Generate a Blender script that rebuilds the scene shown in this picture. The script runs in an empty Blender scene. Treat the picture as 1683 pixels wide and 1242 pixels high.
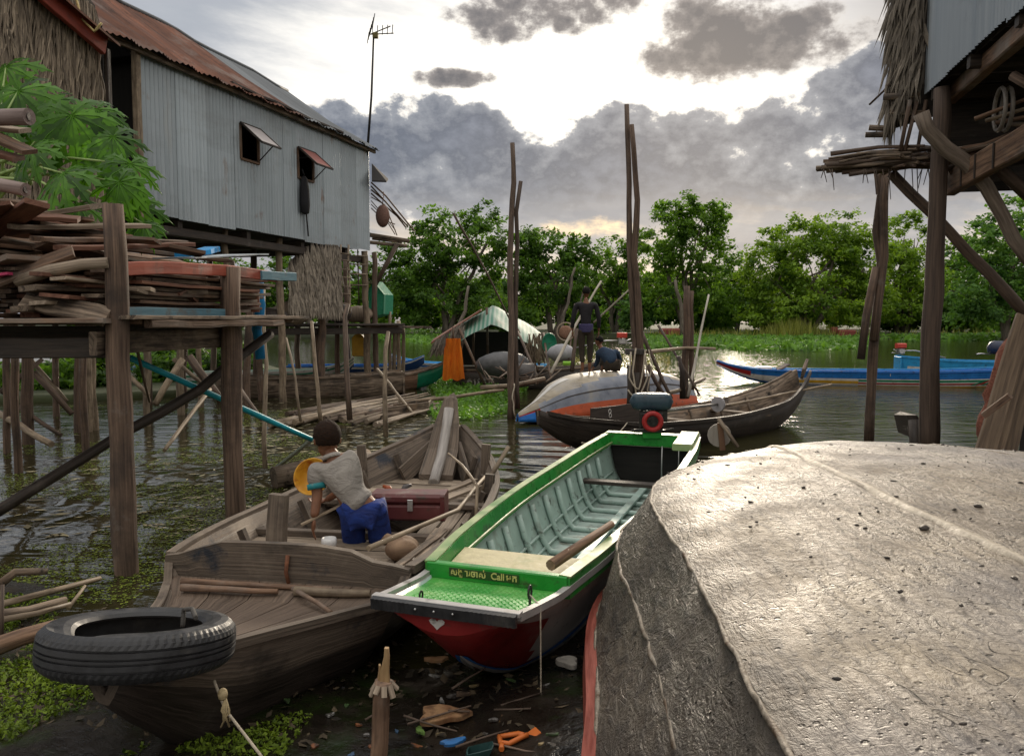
import bpy, bmesh, math, random
import numpy as np
from mathutils import Vector, Matrix, Euler, noise as mnoise
RND = random.Random(7)
PI = math.pi
sc = bpy.context.scene
COL = sc.collection

# ---------------------------------------------------------------- camera geometry (metres; camera 1.85 m above the water)
FPX, CX, CY, HOR, CAMH = 1300.0, 841.5, 621.0, 524.0, 1.85
TH = math.atan((CY - HOR) / FPX)
def ray(px, py):
    u, v = (px - CX) / FPX, (CY - py) / FPX
    return Vector((u, math.cos(TH) + math.sin(TH) * v, -math.sin(TH) + math.cos(TH) * v))
def W(px, py, Y):
    d = ray(px, py); k = Y / d.y
    return Vector((d.x * k, Y, CAMH + d.z * k))
def WZ(px, py, z):
    d = ray(px, py); k = (z - CAMH) / d.z
    return Vector((d.x * k, d.y * k, z))
def V(*a): return Vector(a)

# ---------------------------------------------------------------- object bookkeeping
def tag(o, label=None, cat=None, group=None, kind=None):
    if label: o['label'] = label
    if cat: o['category'] = cat
    if group: o['group'] = group
    if kind: o['kind'] = kind
    return o
def thing(name, label, cat, loc=(0, 0, 0), group=None):
    o = bpy.data.objects.new(name, None); COL.objects.link(o)
    o.location = loc; o.empty_display_size = .2
    return tag(o, label, cat, group)
def wloc(o):
    p = Vector((0, 0, 0))
    while o is not None:
        p += o.location; o = o.parent
    return p

class MB:
    def __init__(s, M=None):
        s.v, s.f, s.uv, s.mi, s.tn, s.sm = [], [], [], [], [], []
        s.M = M
    def p(s, q):
        q = Vector(q)
        if s.M is not None: q = s.M @ q
        s.v.append((q.x, q.y, q.z)); return len(s.v) - 1
    def face(s, ids, uv=None, mi=0, tint=1.0, smooth=False):
        s.f.append(tuple(ids)); s.uv.append(uv or [(0, 0)] * len(ids)); s.mi.append(mi); s.tn.append(tint); s.sm.append(smooth)
    def poly(s, pts, mi=0, tint=1.0, uv=None, smooth=False):
        ids = [s.p(q) for q in pts]
        if uv is None:
            a = Vector(pts[1]) - Vector(pts[0]); L = a.length or 1; a = a / L
            nrm = a.cross(Vector(pts[-1]) - Vector(pts[0])); b = nrm.cross(a)
            b = b.normalized() if b.length > 1e-9 else Vector((0, 0, 1))
            uv = [((Vector(q) - Vector(pts[0])).dot(a), (Vector(q) - Vector(pts[0])).dot(b)) for q in pts]
        s.face(ids, uv, mi, tint, smooth)
    def loft(s, rings, closed=True, caps=True, mi=0, tint=1.0, smooth=True, us=None, vs=None):
        n = len(rings[0]); ids = [[s.p(q) for q in r] for r in rings]
        if us is None:
            us = [0.0]
            for a, b in zip(rings, rings[1:]):
                ca = sum((Vector(q) for q in a), Vector()) / n; cb = sum((Vector(q) for q in b), Vector()) / n
                us.append(us[-1] + (cb - ca).length)
        if vs is None:
            big = max(rings, key=lambda r: (Vector(r[0]) - Vector(r[n // 2])).length)
            vs = [0.0]
            for k in range(n): vs.append(vs[-1] + (Vector(big[(k + 1) % n]) - Vector(big[k])).length)
        m = n if closed else n - 1
        for i in range(len(rings) - 1):
            for k in range(m):
                k2 = (k + 1) % n
                mm = mi(i, k) if callable(mi) else mi
                tt = tint(i, k) if callable(tint) else tint
                s.face((ids[i][k], ids[i][k2], ids[i + 1][k2], ids[i + 1][k]),
                       [(us[i], vs[k]), (us[i], vs[k + 1]), (us[i + 1], vs[k + 1]), (us[i + 1], vs[k])], mm, tt, smooth)
        if caps and closed:
            for e, rev in ((0, True), (-1, False)):
                r = list(range(n)); r = r[::-1] if rev else r
                c = sum((Vector(q) for q in rings[e]), Vector()) / n
                mm = mi(e if e == 0 else len(rings) - 2, 0) if callable(mi) else mi
                tt = tint(0, 0) if callable(tint) else tint
                s.face([ids[e][k] for k in r], [(us[e] + .03 * k, vs[k]) for k in r], mm, tt, False)
    def tube(s, pts, r, n=8, mi=0, tint=1.0, caps=True, smooth=True, jit=0.0):
        pts = [Vector(q) for q in pts]
        if not hasattr(r, '__len__'): r = [r] * len(pts)
        t0 = (pts[1] - pts[0]).normalized()
        up = Vector((0, 0, 1)) if abs(t0.z) < .9 else Vector((1, 0, 0))
        a = t0.cross(up).normalized(); rings = []
        for i, q in enumerate(pts):
            t = (pts[min(i + 1, len(pts) - 1)] - pts[max(i - 1, 0)]).normalized()
            a = (a - t * a.dot(t)).normalized(); b = t.cross(a)
            rings.append([q + (a * math.cos(2 * PI * k / n) + b * math.sin(2 * PI * k / n)) * r[i] * (1 + (RND.uniform(-jit, jit) if jit else 0)) for k in range(n)])
        s.loft(rings, True, caps, mi, tint, smooth)
    def plank(s, p0, p1, w, t, up=(0, 0, 1), segs=1, wob=0.0, mi=0, tint=1.0, taper=1.0, ch=None, sag=0.0):
        p0, p1 = Vector(p0), Vector(p1); d = (p1 - p0).normalized(); up = Vector(up)
        if abs(d.dot(up.normalized())) > .98: up = Vector((1, 0, 0))
        sd = d.cross(up).normalized(); u = sd.cross(d).normalized()
        ch = min(w, t) * .12 if ch is None else ch
        rings = []
        for i in range(segs + 1):
            k = i / segs; c = p0.lerp(p1, k) + u * (-sag * 4 * k * (1 - k))
            if wob: c += sd * RND.uniform(-wob, wob) + u * RND.uniform(-wob, wob) * .6
            ww = w / 2 * (1 + (taper - 1) * k) * (1 + (RND.uniform(-.05, .05) if wob else 0)); tt = t / 2
            q = [(-ww, -tt + ch), (-ww, tt - ch), (-ww + ch, tt), (ww - ch, tt), (ww, tt - ch), (ww, -tt + ch), (ww - ch, -tt), (-ww + ch, -tt)]
            rings.append([c + sd * a + u * b for a, b in q])
        s.loft(rings, True, True, mi, tint, False)
    def box(s, c, size, R=None, mi=0, tint=1.0, ch=None):
        c = Vector(c); R = R or Matrix.Identity(3)
        ax = R @ Vector((size[0] / 2, 0, 0)); up = R @ Vector((0, 0, 1))
        s.plank(c - ax, c + ax, size[1], size[2], up, 1, 0, mi, tint, 1.0, ch)
    def ell(s, c, rad, R=None, nu=14, nv=9, mi=0, tint=1.0, fn=None, half=False):
        c = Vector(c); R = R or Matrix.Identity(3); rings = []
        for j in range(nv + 1):
            ph = -PI / 2 + PI * j / nv * (.5 if half else 1)
            rr = max(math.cos(ph), .02); ring = []
            for k in range(nu):
                q = Vector((rr * math.cos(2 * PI * k / nu), rr * math.sin(2 * PI * k / nu), math.sin(ph)))
                m = fn(q) if fn else 1.0
                ring.append(c + R @ Vector((q.x * rad[0] * m, q.y * rad[1] * m, q.z * rad[2] * m)))
            rings.append(ring)
        s.loft(rings, True, True, mi, tint, True)
    def build(s, name, mats, parent=None, base=None, smooth=None):
        if not isinstance(mats, (list, tuple)): mats = [mats]
        A = np.array(s.v, dtype=np.float64).reshape(-1, 3)
        if parent is not None: org = wloc(parent)
        elif base is not None: org = Vector(base)
        else:
            mn, mx = A.min(0), A.max(0); org = Vector(((mn[0] + mx[0]) / 2, (mn[1] + mx[1]) / 2, mn[2]))
        A = A - np.array(org)
        me = bpy.data.meshes.new(name)
        me.from_pydata(A.tolist(), [], s.f)
        uvl = me.uv_layers.new(name='UVMap')
        flat = [c for fu in s.uv for q in fu for c in q]
        uvl.data.foreach_set('uv', flat)
        at = me.attributes.new('tint', 'FLOAT', 'FACE'); at.data.foreach_set('value', s.tn)
        me.polygons.foreach_set('material_index', s.mi)
        me.polygons.foreach_set('use_smooth', s.sm if smooth is None else [smooth] * len(s.f))
        for m in mats: me.materials.append(m)
        me.update()
        o = bpy.data.objects.new(name, me); COL.objects.link(o)
        if parent is not None: o.parent = parent; o.location = (0, 0, 0)
        else: o.location = org
        return o

def wander(pts, step=.3, amp=.02, rnd=RND):
    """a hand-cut pole's centre line: subdivided and slightly crooked"""
    pts = [Vector(q) for q in pts]; out = [pts[0]]; off = Vector()
    for a, b in zip(pts, pts[1:]):
        n = max(1, int((b - a).length / step))
        for i in range(1, n + 1):
            off = off * .7 + Vector((rnd.gauss(0, amp), rnd.gauss(0, amp), rnd.gauss(0, amp * .4)))
            out.append(a.lerp(b, i / n) + (off if i < n or b is not pts[-1] else Vector()))
    return out
def pole(name, label, cat, pts, r0, r1, mat, group=None, amp=None, n=9, parent=None, step=.3):
    q = wander(pts, step, amp if amp is not None else r0 * .18)
    m = MB(); L = len(q)
    m.tube(q, [(r0 + (r1 - r0) * i / (L - 1)) * RND.uniform(.93, 1.07) for i in range(L)], n, jit=.04)
    o = m.build(name, mat, parent)
    if parent is None: tag(o, label, cat, group)
    return o
def polepx(name, label, cat, pts, r0, r1, mat, group=None, amp=None, n=9, parent=None, step=.3):
    return pole(name, label, cat, [W(*q) for q in pts], r0, r1, mat, group, amp, n, parent, step)
def rope(name, label, pts, r, mat, sag=0.0, seg=10, cat='rope', parent=None, group=None):
    pts = [Vector(q) for q in pts]; out = [pts[0]]
    for a, b in zip(pts, pts[1:]):
        for i in range(1, seg + 1):
            k = i / seg; out.append(a.lerp(b, k) - Vector((0, 0, sag * 4 * k * (1 - k))))
    m = MB(); m.tube(out, r, 6)
    o = m.build(name, mat, parent)
    return o if parent is not None else tag(o, label, cat, group)

# ---------------------------------------------------------------- materials
def nd(nt, typ, ins=None, **props):
    n = nt.nodes.new(typ)
    for k, v in props.items(): setattr(n, k, v)
    for k, v in (ins or {}).items():
        if isinstance(v, bpy.types.NodeSocket): nt.links.new(v, n.inputs[k])
        else: n.inputs[k].default_value = v
    return n
def ramp(nt, fac, stops):
    n = nt.nodes.new('ShaderNodeValToRGB'); nt.links.new(fac, n.inputs[0]); e = n.color_ramp.elements
    while len(e) < len(stops): e.new(.5)
    for i, (pos, c) in enumerate(stops): e[i].position = pos; e[i].color = (c[0], c[1], c[2], 1)
    return n.outputs[0]
def mixc(nt, fac, a, b, blend='MIX'):
    n = nt.nodes.new('ShaderNodeMix'); n.data_type = 'RGBA'; n.blend_type = blend
    for k, v in ((0, fac), (6, a), (7, b)):
        if isinstance(v, bpy.types.NodeSocket): nt.links.new(v, n.inputs[k])
        elif k == 0: n.inputs[0].default_value = v
        else: n.inputs[k].default_value = (v[0], v[1], v[2], 1)
    return n.outputs[2]
def math_(nt, op, a, b=None, c=None, clamp=False):
    n = nt.nodes.new('ShaderNodeMath'); n.operation = op; n.use_clamp = clamp
    for i, v in enumerate((a, b, c)):
        if v is None: continue
        if isinstance(v, bpy.types.NodeSocket): nt.links.new(v, n.inputs[i])
        else: n.inputs[i].default_value = v
    return n.outputs[0]
MATS = {}
def mat(name, lo, hi, scale=(3, 36, 1), coord='UV', rough=.75, bump=.4, bd=.01, rnd=.25, stains=(), metallic=0.0, detail=7, cut=(.3, .72), spec=.35, rv=.15, bscale=None, nrough=.6, dist=.0, coat=0.0, transl=0.0, emis=None):
    if name in MATS: return MATS[name]
    m = bpy.data.materials.new(name); m.use_nodes = True; nt = m.node_tree; nt.nodes.clear()
    tc = nd(nt, 'ShaderNodeTexCoord'); oi = nd(nt, 'ShaderNodeObjectInfo')
    offs = nd(nt, 'ShaderNodeCombineXYZ', {0: math_(nt, 'MULTIPLY', oi.outputs['Random'], 37.0), 1: math_(nt, 'MULTIPLY', oi.outputs['Random'], 91.0), 2: math_(nt, 'MULTIPLY', oi.outputs['Random'], 13.0)})
    mp = nd(nt, 'ShaderNodeMapping', {'Vector': tc.outputs[coord], 'Location': offs.outputs[0], 'Scale': scale})
    nz = nd(nt, 'ShaderNodeTexNoise', {'Vector': mp.outputs[0], 'Scale': 1.0, 'Detail': detail, 'Roughness': nrough, 'Distortion': dist})
    col = ramp(nt, nz.outputs['Fac'], [(cut[0], lo), (cut[1], hi)])
    for st in stains:                                   # (colour, scale, from, to, coord)
        sc_ = st[1] if hasattr(st[1], '__len__') else (st[1],) * 3
        smp = nd(nt, 'ShaderNodeMapping', {'Vector': tc.outputs[st[4] if len(st) > 4 else 'Object'], 'Location': offs.outputs[0], 'Scale': sc_})
        sn = nd(nt, 'ShaderNodeTexNoise', {'Vector': smp.outputs[0], 'Scale': 1.0, 'Detail': 6.0, 'Roughness': .65})
        mr = nd(nt, 'ShaderNodeMapRange', {'Value': sn.outputs['Fac'], 'From Min': st[2], 'From Max': st[3]})
        col = mixc(nt, mr.outputs[0], col, st[0])
    at = nd(nt, 'ShaderNodeAttribute', attribute_name='tint')
    val = math_(nt, 'MULTIPLY', at.outputs['Fac'], math_(nt, 'MULTIPLY_ADD', oi.outputs['Random'], rnd, 1 - rnd / 2))
    gray = nd(nt, 'ShaderNodeCombineColor', {0: val, 1: val, 2: val})
    col = mixc(nt, 1.0, col, gray.outputs[0], 'MULTIPLY')
    rg = nd(nt, 'ShaderNodeMapRange', {'Value': nz.outputs['Fac'], 'From Min': .3, 'From Max': .7, 'To Min': max(rough - rv, .02), 'To Max': min(rough + rv, 1)})
    bs = nd(nt, 'ShaderNodeBsdfPrincipled', {'Base Color': col, 'Roughness': rg.outputs[0], 'Metallic': metallic, 'Specular IOR Level': spec})
    if coat: bs.inputs['Coat Weight'].default_value = coat; bs.inputs['Coat Roughness'].default_value = .15
    if bump:
        h = nz.outputs['Fac']
        if bscale:
            bm_ = nd(nt, 'ShaderNodeMapping', {'Vector': tc.outputs['Object'], 'Scale': (bscale,) * 3})
            b2 = nd(nt, 'ShaderNodeTexNoise', {'Vector': bm_.outputs[0], 'Scale': 1.0, 'Detail': 5.0})
            h = math_(nt, 'ADD', h, b2.outputs['Fac'])
        bp = nd(nt, 'ShaderNodeBump', {'Height': h, 'Strength': bump, 'Distance': bd})
        nt.links.new(bp.outputs[0], bs.inputs['Normal'])
    sh = bs.outputs[0]
    if transl:
        tr = nd(nt, 'ShaderNodeBsdfTranslucent', {'Color': col})
        sh = nd(nt, 'ShaderNodeMixShader', {0: transl, 1: sh, 2: tr.outputs[0]}).outputs[0]
    out = nd(nt, 'ShaderNodeOutputMaterial'); nt.links.new(sh, out.inputs[0])
    MATS[name] = m
    return m
def leafmat(name, dark, light, transl=.4, rough=.55, sheen=0.0):
    m = bpy.data.materials.new(name); m.use_nodes = True; nt = m.node_tree; nt.nodes.clear()
    at = nd(nt, 'ShaderNodeAttribute', attribute_name='tint')
    col = ramp(nt, at.outputs['Fac'], [(0.0, dark), (1.0, light)])
    bs = nd(nt, 'ShaderNodeBsdfPrincipled', {'Base Color': col, 'Roughness': rough, 'Specular IOR Level': .3})
    tr = nd(nt, 'ShaderNodeBsdfTranslucent', {'Color': mixc(nt, 1.0, col, (1.5, 1.45, .6), 'MULTIPLY')})
    mx = nd(nt, 'ShaderNodeMixShader', {0: transl, 1: bs.outputs[0], 2: tr.outputs[0]})
    out = nd(nt, 'ShaderNodeOutputMaterial'); nt.links.new(mx.outputs[0], out.inputs[0])
    return m

GREYW = mat('grey_weathered_wood', (.045, .031, .022), (.33, .255, .19), rough=.8, bump=.9, cut=(.36, .70), stains=(((.035, .028, .023), (2.2, 2.2, 4), .5, .68), ((.20, .125, .07), 1.3, .55, .75), ((.016, .013, .011), 5.0, .60, .68)))
BOATW = mat('boat_wood', (.05, .038, .029), (.215, .168, .13), scale=(1.6, 85, 1), rough=.75, bump=.6, cut=(.28, .74), stains=(((.03, .024, .02), (2, 2, 4), .52, .7), ((.028, .032, .042), 2.6, .60, .70), ((.26, .21, .16), 1.6, .56, .76)))
PALEW = mat('pale_dry_wood', (.14, .105, .075), (.42, .34, .26), scale=(2, 60, 1), cut=(.3, .72), rough=.8, bump=.8, stains=(((.10, .08, .06), 2.0, .56, .75),))
BROWNW = mat('brown_timber', (.040, .022, .014), (.27, .168, .11), rough=.78, bump=.6, rnd=.7, stains=(((.20, .17, .145), 1.5, .5, .7), ((.03, .02, .016), 2.7, .55, .75)))
REDW = mat('reddish_timber', (.09, .032, .02), (.26, .135, .09), rough=.75, bump=.5, rnd=.5, stains=(((.16, .13, .11), 2.0, .55, .75),))
DARKW = mat('dark_wet_wood', (.014, .011, .009), (.075, .058, .048), rough=.6, bump=.5, stains=(((.13, .115, .10), 2.4, .58, .8),))
POSTW = mat('post_wood', (.045, .028, .02), (.22, .15, .108), cut=(.32, .72), scale=(2.0, 48, 1), rough=.8, bump=.9, bd=.015, stains=(((.04, .03, .026), 1.7, .5, .7), ((.21, .19, .17), 2.6, .6, .8)))
POLEW = mat('bamboo_pole', (.10, .07, .045), (.36, .285, .20), scale=(4, 20, 1), rough=.65, bump=.3, rnd=.5, stains=(((.07, .05, .035), 3, .52, .75),))
DPOLE = mat('dark_pole', (.035, .024, .018), (.17, .12, .09), scale=(3, 26, 1), rough=.75, bump=.7, rnd=.5)
BARKM = mat('tree_bark', (.05, .042, .034), (.24, .205, .165), scale=(2, 14, 1), rough=.9, bump=.7, bd=.03)
ZINC = mat('zinc_sheet', (.33, .385, .42), (.45, .505, .55), scale=(.5, 9, 1), rough=.42, bump=.05, metallic=.2, rnd=.05, stains=(((.30, .33, .35), (.6, .6, 1.6), .52, .75), ((.24, .15, .10), (2.0, 2.0, 1.1), .62, .78), ((.42, .45, .46), (3, 3, .5), .60, .75)))
ZINC2 = mat('blue_grey_sheet', (.26, .30, .335), (.36, .40, .44), scale=(.7, 14, 1), rough=.5, bump=.05, metallic=.25, rnd=.05, stains=(((.17, .18, .19), 1.2, .55, .8),))
RUST = mat('rusty_sheet', (.075, .032, .022), (.25, .115, .075), scale=(1.2, 7, 1), rough=.8, bump=.2, metallic=.1, rnd=.1, stains=(((.24, .195, .175), (1, .8, .8), .52, .72), ((.05, .028, .022), 1.6, .56, .75)))
ROOFG = mat('grey_roof_sheet', (.10, .11, .12), (.20, .215, .23), scale=(1, 8, 1), rough=.6, bump=.1, metallic=.2, rnd=.1)
REDEAVE = mat('red_painted_board', (.15, .026, .018), (.32, .065, .04), scale=(2, 18, 1), rough=.6, bump=.3, stains=(((.08, .03, .022), 3, .55, .75),))
THATCH = mat('palm_thatch', (.10, .075, .055), (.46, .38, .285), scale=(6, 60, 1), rough=.85, bump=.6, rnd=.3)
THATCHG = mat('grey_palm_thatch', (.10, .085, .07), (.40, .345, .28), scale=(6, 50, 1), rough=.85, bump=.6, rnd=.3)
DARK = mat('dark_interior', (.012, .011, .011), (.03, .027, .025), rough=.95, bump=0)
RUBBER = mat('black_rubber', (.014, .014, .015), (.04, .041, .045), coord='Object', scale=(14, 14, 14), rough=.48, bump=.15, rv=.2, stains=(((.10, .092, .08), (3, 3, 5), .56, .8),))
ROPEM = mat('pale_rope', (.28, .24, .18), (.55, .48, .38), scale=(80, 20, 1), rough=.85, bump=.6)
ROPED = mat('dark_rope', (.04, .038, .036), (.11, .10, .09), scale=(80, 20, 1), rough=.85, bump=.5)
IRON = mat('dark_iron', (.02, .02, .02), (.075, .07, .065), coord='Object', scale=(9, 9, 9), rough=.5, metallic=.6, bump=.1)
STEEL = mat('bare_steel', (.35, .35, .35), (.6, .6, .6), coord='Object', scale=(9, 9, 9), rough=.35, metallic=.8, bump=.05)
def paint(name, c, rough=.4, wear=(.22, .19, .16), w=(.62, .75), sc_=3.0, rnd=.06):
    return mat(name, tuple(x * .75 for x in c), tuple(min(1, x * 1.12) for x in c), coord='Object', scale=(5, 5, 5), rough=rough, bump=.12, rnd=rnd, stains=((wear, sc_, w[0], w[1]), ((.045, .035, .026), (7, 7, 11), .585, .72)))
WHITEP = paint('white_paint', (.62, .60, .57))
BLUEP = paint('blue_paint', (.02, .15, .50), .35, w=(.66, .8))
LBLUEP = paint('light_blue_paint', (.03, .30, .62), .35, w=(.68, .8))
NAVYP = paint('navy_paint', (.012, .04, .13), .4)
REDP = paint('red_paint', (.36, .022, .022), .4, w=(.66, .8))
DREDP = paint('dark_red_paint', (.20, .014, .016), .38, w=(.7, .85))
ORANGEP = paint('orange_red_paint', (.50, .095, .035), .5)
GREENP = paint('green_paint', (.02, .27, .035), .32, wear=(.13, .36, .09), w=(.5, .8), sc_=2.2)
DGREENP = paint('dark_green_paint', (.012, .20, .11), .4)
YELLOWP = paint('yellow_paint', (.58, .33, .03), .4)
TEALP = paint('pale_teal_paint', (.42, .55, .50), .45, wear=(.24, .27, .24), w=(.54, .72), sc_=5.0)
CYANP = paint('cyan_plastic', (.02, .33, .42), .35)
# ================================================================ camera, sky, sun
cam = bpy.data.cameras.new('camera'); co = bpy.data.objects.new('camera', cam); COL.objects.link(co)
cam.sensor_width = 36; cam.lens = 36 * FPX / 1683; cam.clip_end = 3000; cam.clip_start = .05
co.location = (0, 0, CAMH); co.rotation_euler = (PI / 2 - TH, 0, 0); sc.camera = co
SUN_EL, SUN_AZ = math.radians(16), math.radians(12.5)      # azimuth clockwise from +Y
su = bpy.data.lights.new('sun', 'SUN'); su.energy = 2.0; su.angle = math.radians(14); su.color = (1, .86, .68)
so = bpy.data.objects.new('sun', su); COL.objects.link(so)
sdir = Vector((math.sin(SUN_AZ) * math.cos(SUN_EL), math.cos(SUN_AZ) * math.cos(SUN_EL), math.sin(SUN_EL)))
so.rotation_euler = (-sdir).to_track_quat('-Z', 'Y').to_euler()

world = bpy.data.worlds.new('World'); sc.world = world; world.use_nodes = True
nt = world.node_tree; nt.nodes.clear()
class E:
    """small expression builder over Math nodes"""
    def __init__(s, k): s.k = k
    def _o(s, op, o=None, r=False, c=None, cl=False):
        a, b = s.k, (o.k if isinstance(o, E) else o)
        if r: a, b = b, a
        return E(math_(nt, op, a, b, c.k if isinstance(c, E) else c, cl))
    def __add__(s, o): return s._o('ADD', o)
    __radd__ = __add__
    def __sub__(s, o): return s._o('SUBTRACT', o)
    def __rsub__(s, o): return s._o('SUBTRACT', o, True)
    def __mul__(s, o): return s._o('MULTIPLY', o)
    __rmul__ = __mul__
    def __truediv__(s, o): return s._o('DIVIDE', o)
    def mx(s, o): return s._o('MAXIMUM', o)
    def mn(s, o): return s._o('MINIMUM', o)
    def sqrt(s): return s._o('SQRT')
def sstep(a, b, x):
    n = nd(nt, 'ShaderNodeMapRange', {'Value': x.k, 'From Min': a, 'From Max': b}, interpolation_type='SMOOTHSTEP'); return E(n.outputs[0])
def fbm(vec, scale, detail=7, rough=.55, lac=2.1):
    return E(nd(nt, 'ShaderNodeTexNoise', {'Vector': vec, 'Scale': scale, 'Detail': detail, 'Roughness': rough, 'Lacunarity': lac}).outputs['Fac'])
tc = nd(nt, 'ShaderNodeTexCoord'); sx = nd(nt, 'ShaderNodeSeparateXYZ', {0: tc.outputs['Generated']})
x, y, z = (E(sx.outputs[i]) for i in range(3))
u = E(math_(nt, 'ARCTAN2', x.k, y.k)) * 13.0            # hundreds of "pixels" of azimuth
v = E(math_(nt, 'ARCSINE', z.k)) * 13.0                 # and of elevation
def sk(px, py):
    a = math.atan((px - CX) / FPX); e = math.atan((HOR - py) / FPX * math.cos(a)); return a * 13, e * 13
cv = nd(nt, 'ShaderNodeCombineXYZ', {0: u.k, 1: (v * 1.35).k, 2: 3.7}).outputs[0]
cs = nd(nt, 'ShaderNodeCombineXYZ', {0: (u * .42).k, 1: (v * 1.9 + u * .22).k, 2: 1.2}).outputs[0]
n1 = fbm(cv, 1.15, 9, .56); n2 = fbm(cv, .42, 3, .5); n3 = fbm(cs, .75, 8, .6); n4 = fbm(cv, 2.6, 6, .6)
def blob(px, py, rx, ry, w=1.0):
    a, b = sk(px, py)
    du, dv = (u - a) / (rx / 100), (v - b) / (ry / 100)
    return (1.0 - (du * du + dv * dv)) * (w * .55)
def union(bs):
    r = bs[0]
    for b in bs[1:]: r = E(math_(nt, 'SMOOTH_MAX', r.k, b.k, .22))
    return r
cum = union([blob(700, 232, 95, 75), blob(775, 240, 80, 66), blob(640, 262, 90, 62), blob(560, 215, 60, 40), blob(850, 300, 150, 52), blob(1010, 238, 105, 58), blob(1130, 246, 120, 58),
             blob(1260, 236, 120, 66), blob(1375, 190, 90, 72), blob(1418, 138, 48, 52), blob(1500, 200, 120, 80), blob(1000, 325, 640, 100, 1.1), blob(1500, 320, 420, 140, 1.1), blob(250, 330, 600, 110), blob(900, 470, 2500, 130, 1.6)])
dc = cum + (n1 - .5) * 1.05 + (n4 - .5) * .28
mc = sstep(.01, .17, dc)
dark = union([blob(1175, 80, 120, 72, 1.0), blob(1265, 82, 110, 48, .9), blob(1110, 110, 60, 34, .7), blob(1340, 85, 80, 36, .7), blob(900, 18, 150, 48, .8), blob(830, 45, 90, 36, .7), blob(742, 140, 74, 17, 1.0), blob(545, 200, 40, 26, .8)])
dd = dark + (n1 - .5) * 1.3 + (n4 - .5) * .7 + (n3 - .5) * .6 + .02
md = sstep(-.04, .34, dd)
# high veil: white round the hidden sun, grey-blue to the upper left, tan to the upper right
du, dv = sk(890, 175); rr = (((u - du) / 3.9) * ((u - du) / 3.9) + ((v - dv) / 1.9) * ((v - dv) / 1.9)).sqrt()
glow = 1.0 - sstep(.45, 1.55, rr + (n3 - .5) * 1.5)
veil = ramp(nt, (n3 * .75 + n2 * .35).k, [(.38, (.36, .385, .43)), (.60, (.66, .67, .69)), (.74, (.92, .91, .89))])
veil = mixc(nt, sstep(3.2, 7.0, u).k, veil, (.46, .42, .385))
veil = mixc(nt, (sstep(2.9, 4.3, v + (n3 - .5) * 2.2) * sstep(1.5, -1.2, u) * .85).k, veil, (.33, .355, .40))
col = mixc(nt, glow.k, veil, (1.25, 1.19, 1.08))
dcol = ramp(nt, (dd + (n4 - .5) * .3).k, [(.04, (.66, .60, .53)), (.22, (.27, .245, .235)), (.50, (.115, .112, .122))])
col = mixc(nt, md.k, col, dcol)
ccol = ramp(nt, (dc * .75 + (n2 - .5) * .5 + (n4 - .5) * .7 + .06).k, [(.08, (.95, .90, .82)), (.19, (.27, .285, .32)), (.46, (.105, .123, .165)), (.72, (.18, .20, .25)), (1.0, (.10, .115, .155))])
low = 1.0 - sstep(1.25, 2.35, v + (n3 - .5) * 1.5)       # underside of the bank, lit warm along the horizon
ccol = mixc(nt, (low * .85).k, ccol, ramp(nt, n3.k, [(.40, (.27, .285, .33)), (.54, (.43, .42, .43)), (.66, (.82, .70, .58))]))
col = mixc(nt, mc.k, col, ccol)
sb = blob(965, 372, 95, 24, 1.0); col = mixc(nt, sstep(.1, .9, sb + (n3 - .5) * 2.4 + (n4 - .5) * 1.0).k, col, (1.7, 1.2, .62))
back = 1.0 - sstep(-.15, .35, y)                        # the open sky behind the viewer
bcol = ramp(nt, fbm(tc.outputs['Generated'], 2.2, 5).k, [(.3, (.50, .48, .46)), (.7, (.82, .76, .68))])
over = sstep(.60, .9, z)
col = mixc(nt, back.k, col, bcol)
col = mixc(nt, over.k, col, ramp(nt, fbm(tc.outputs['Generated'], 3.0, 5).k, [(.3, (1.1, 1.08, 1.06)), (.7, (1.9, 1.8, 1.65))]))
col = mixc(nt, sstep(-.02, .0, z).k, (.10, .10, .09), col)
sky = nd(nt, 'ShaderNodeTexSky', sky_type='NISHITA', sun_disc=False, sun_elevation=SUN_EL, sun_rotation=SUN_AZ)
b1 = nd(nt, 'ShaderNodeBackground', {'Color': sky.outputs[0], 'Strength': .06})
b2 = nd(nt, 'ShaderNodeBackground', {'Color': col, 'Strength': .85})
ms = nd(nt, 'ShaderNodeMixShader', {0: .93, 1: b1.outputs[0], 2: b2.outputs[0]})
nt.links.new(ms.outputs[0], nd(nt, 'ShaderNodeOutputWorld').inputs[0])
world.cycles.sampling_method = 'MANUAL'; world.cycles.sample_map_resolution = 512
vs = sc.view_settings; vs.view_transform = 'Standard'; vs.look = 'None'; vs.gamma = 1; vs.exposure = .5
sc.cycles.use_denoising = True
try: sc.cycles.denoiser = 'OPENIMAGEDENOISE'
except Exception: pass
sc.cycles.max_bounces = 6; sc.cycles.diffuse_bounces = 3; sc.cycles.glossy_bounces = 3; sc.cycles.transmission_bounces = 3; sc.cycles.transparent_max_bounces = 6
sc.cycles.caustics_reflective = False; sc.cycles.caustics_refractive = False; sc.cycles.sample_clamp_indirect = 4

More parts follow.
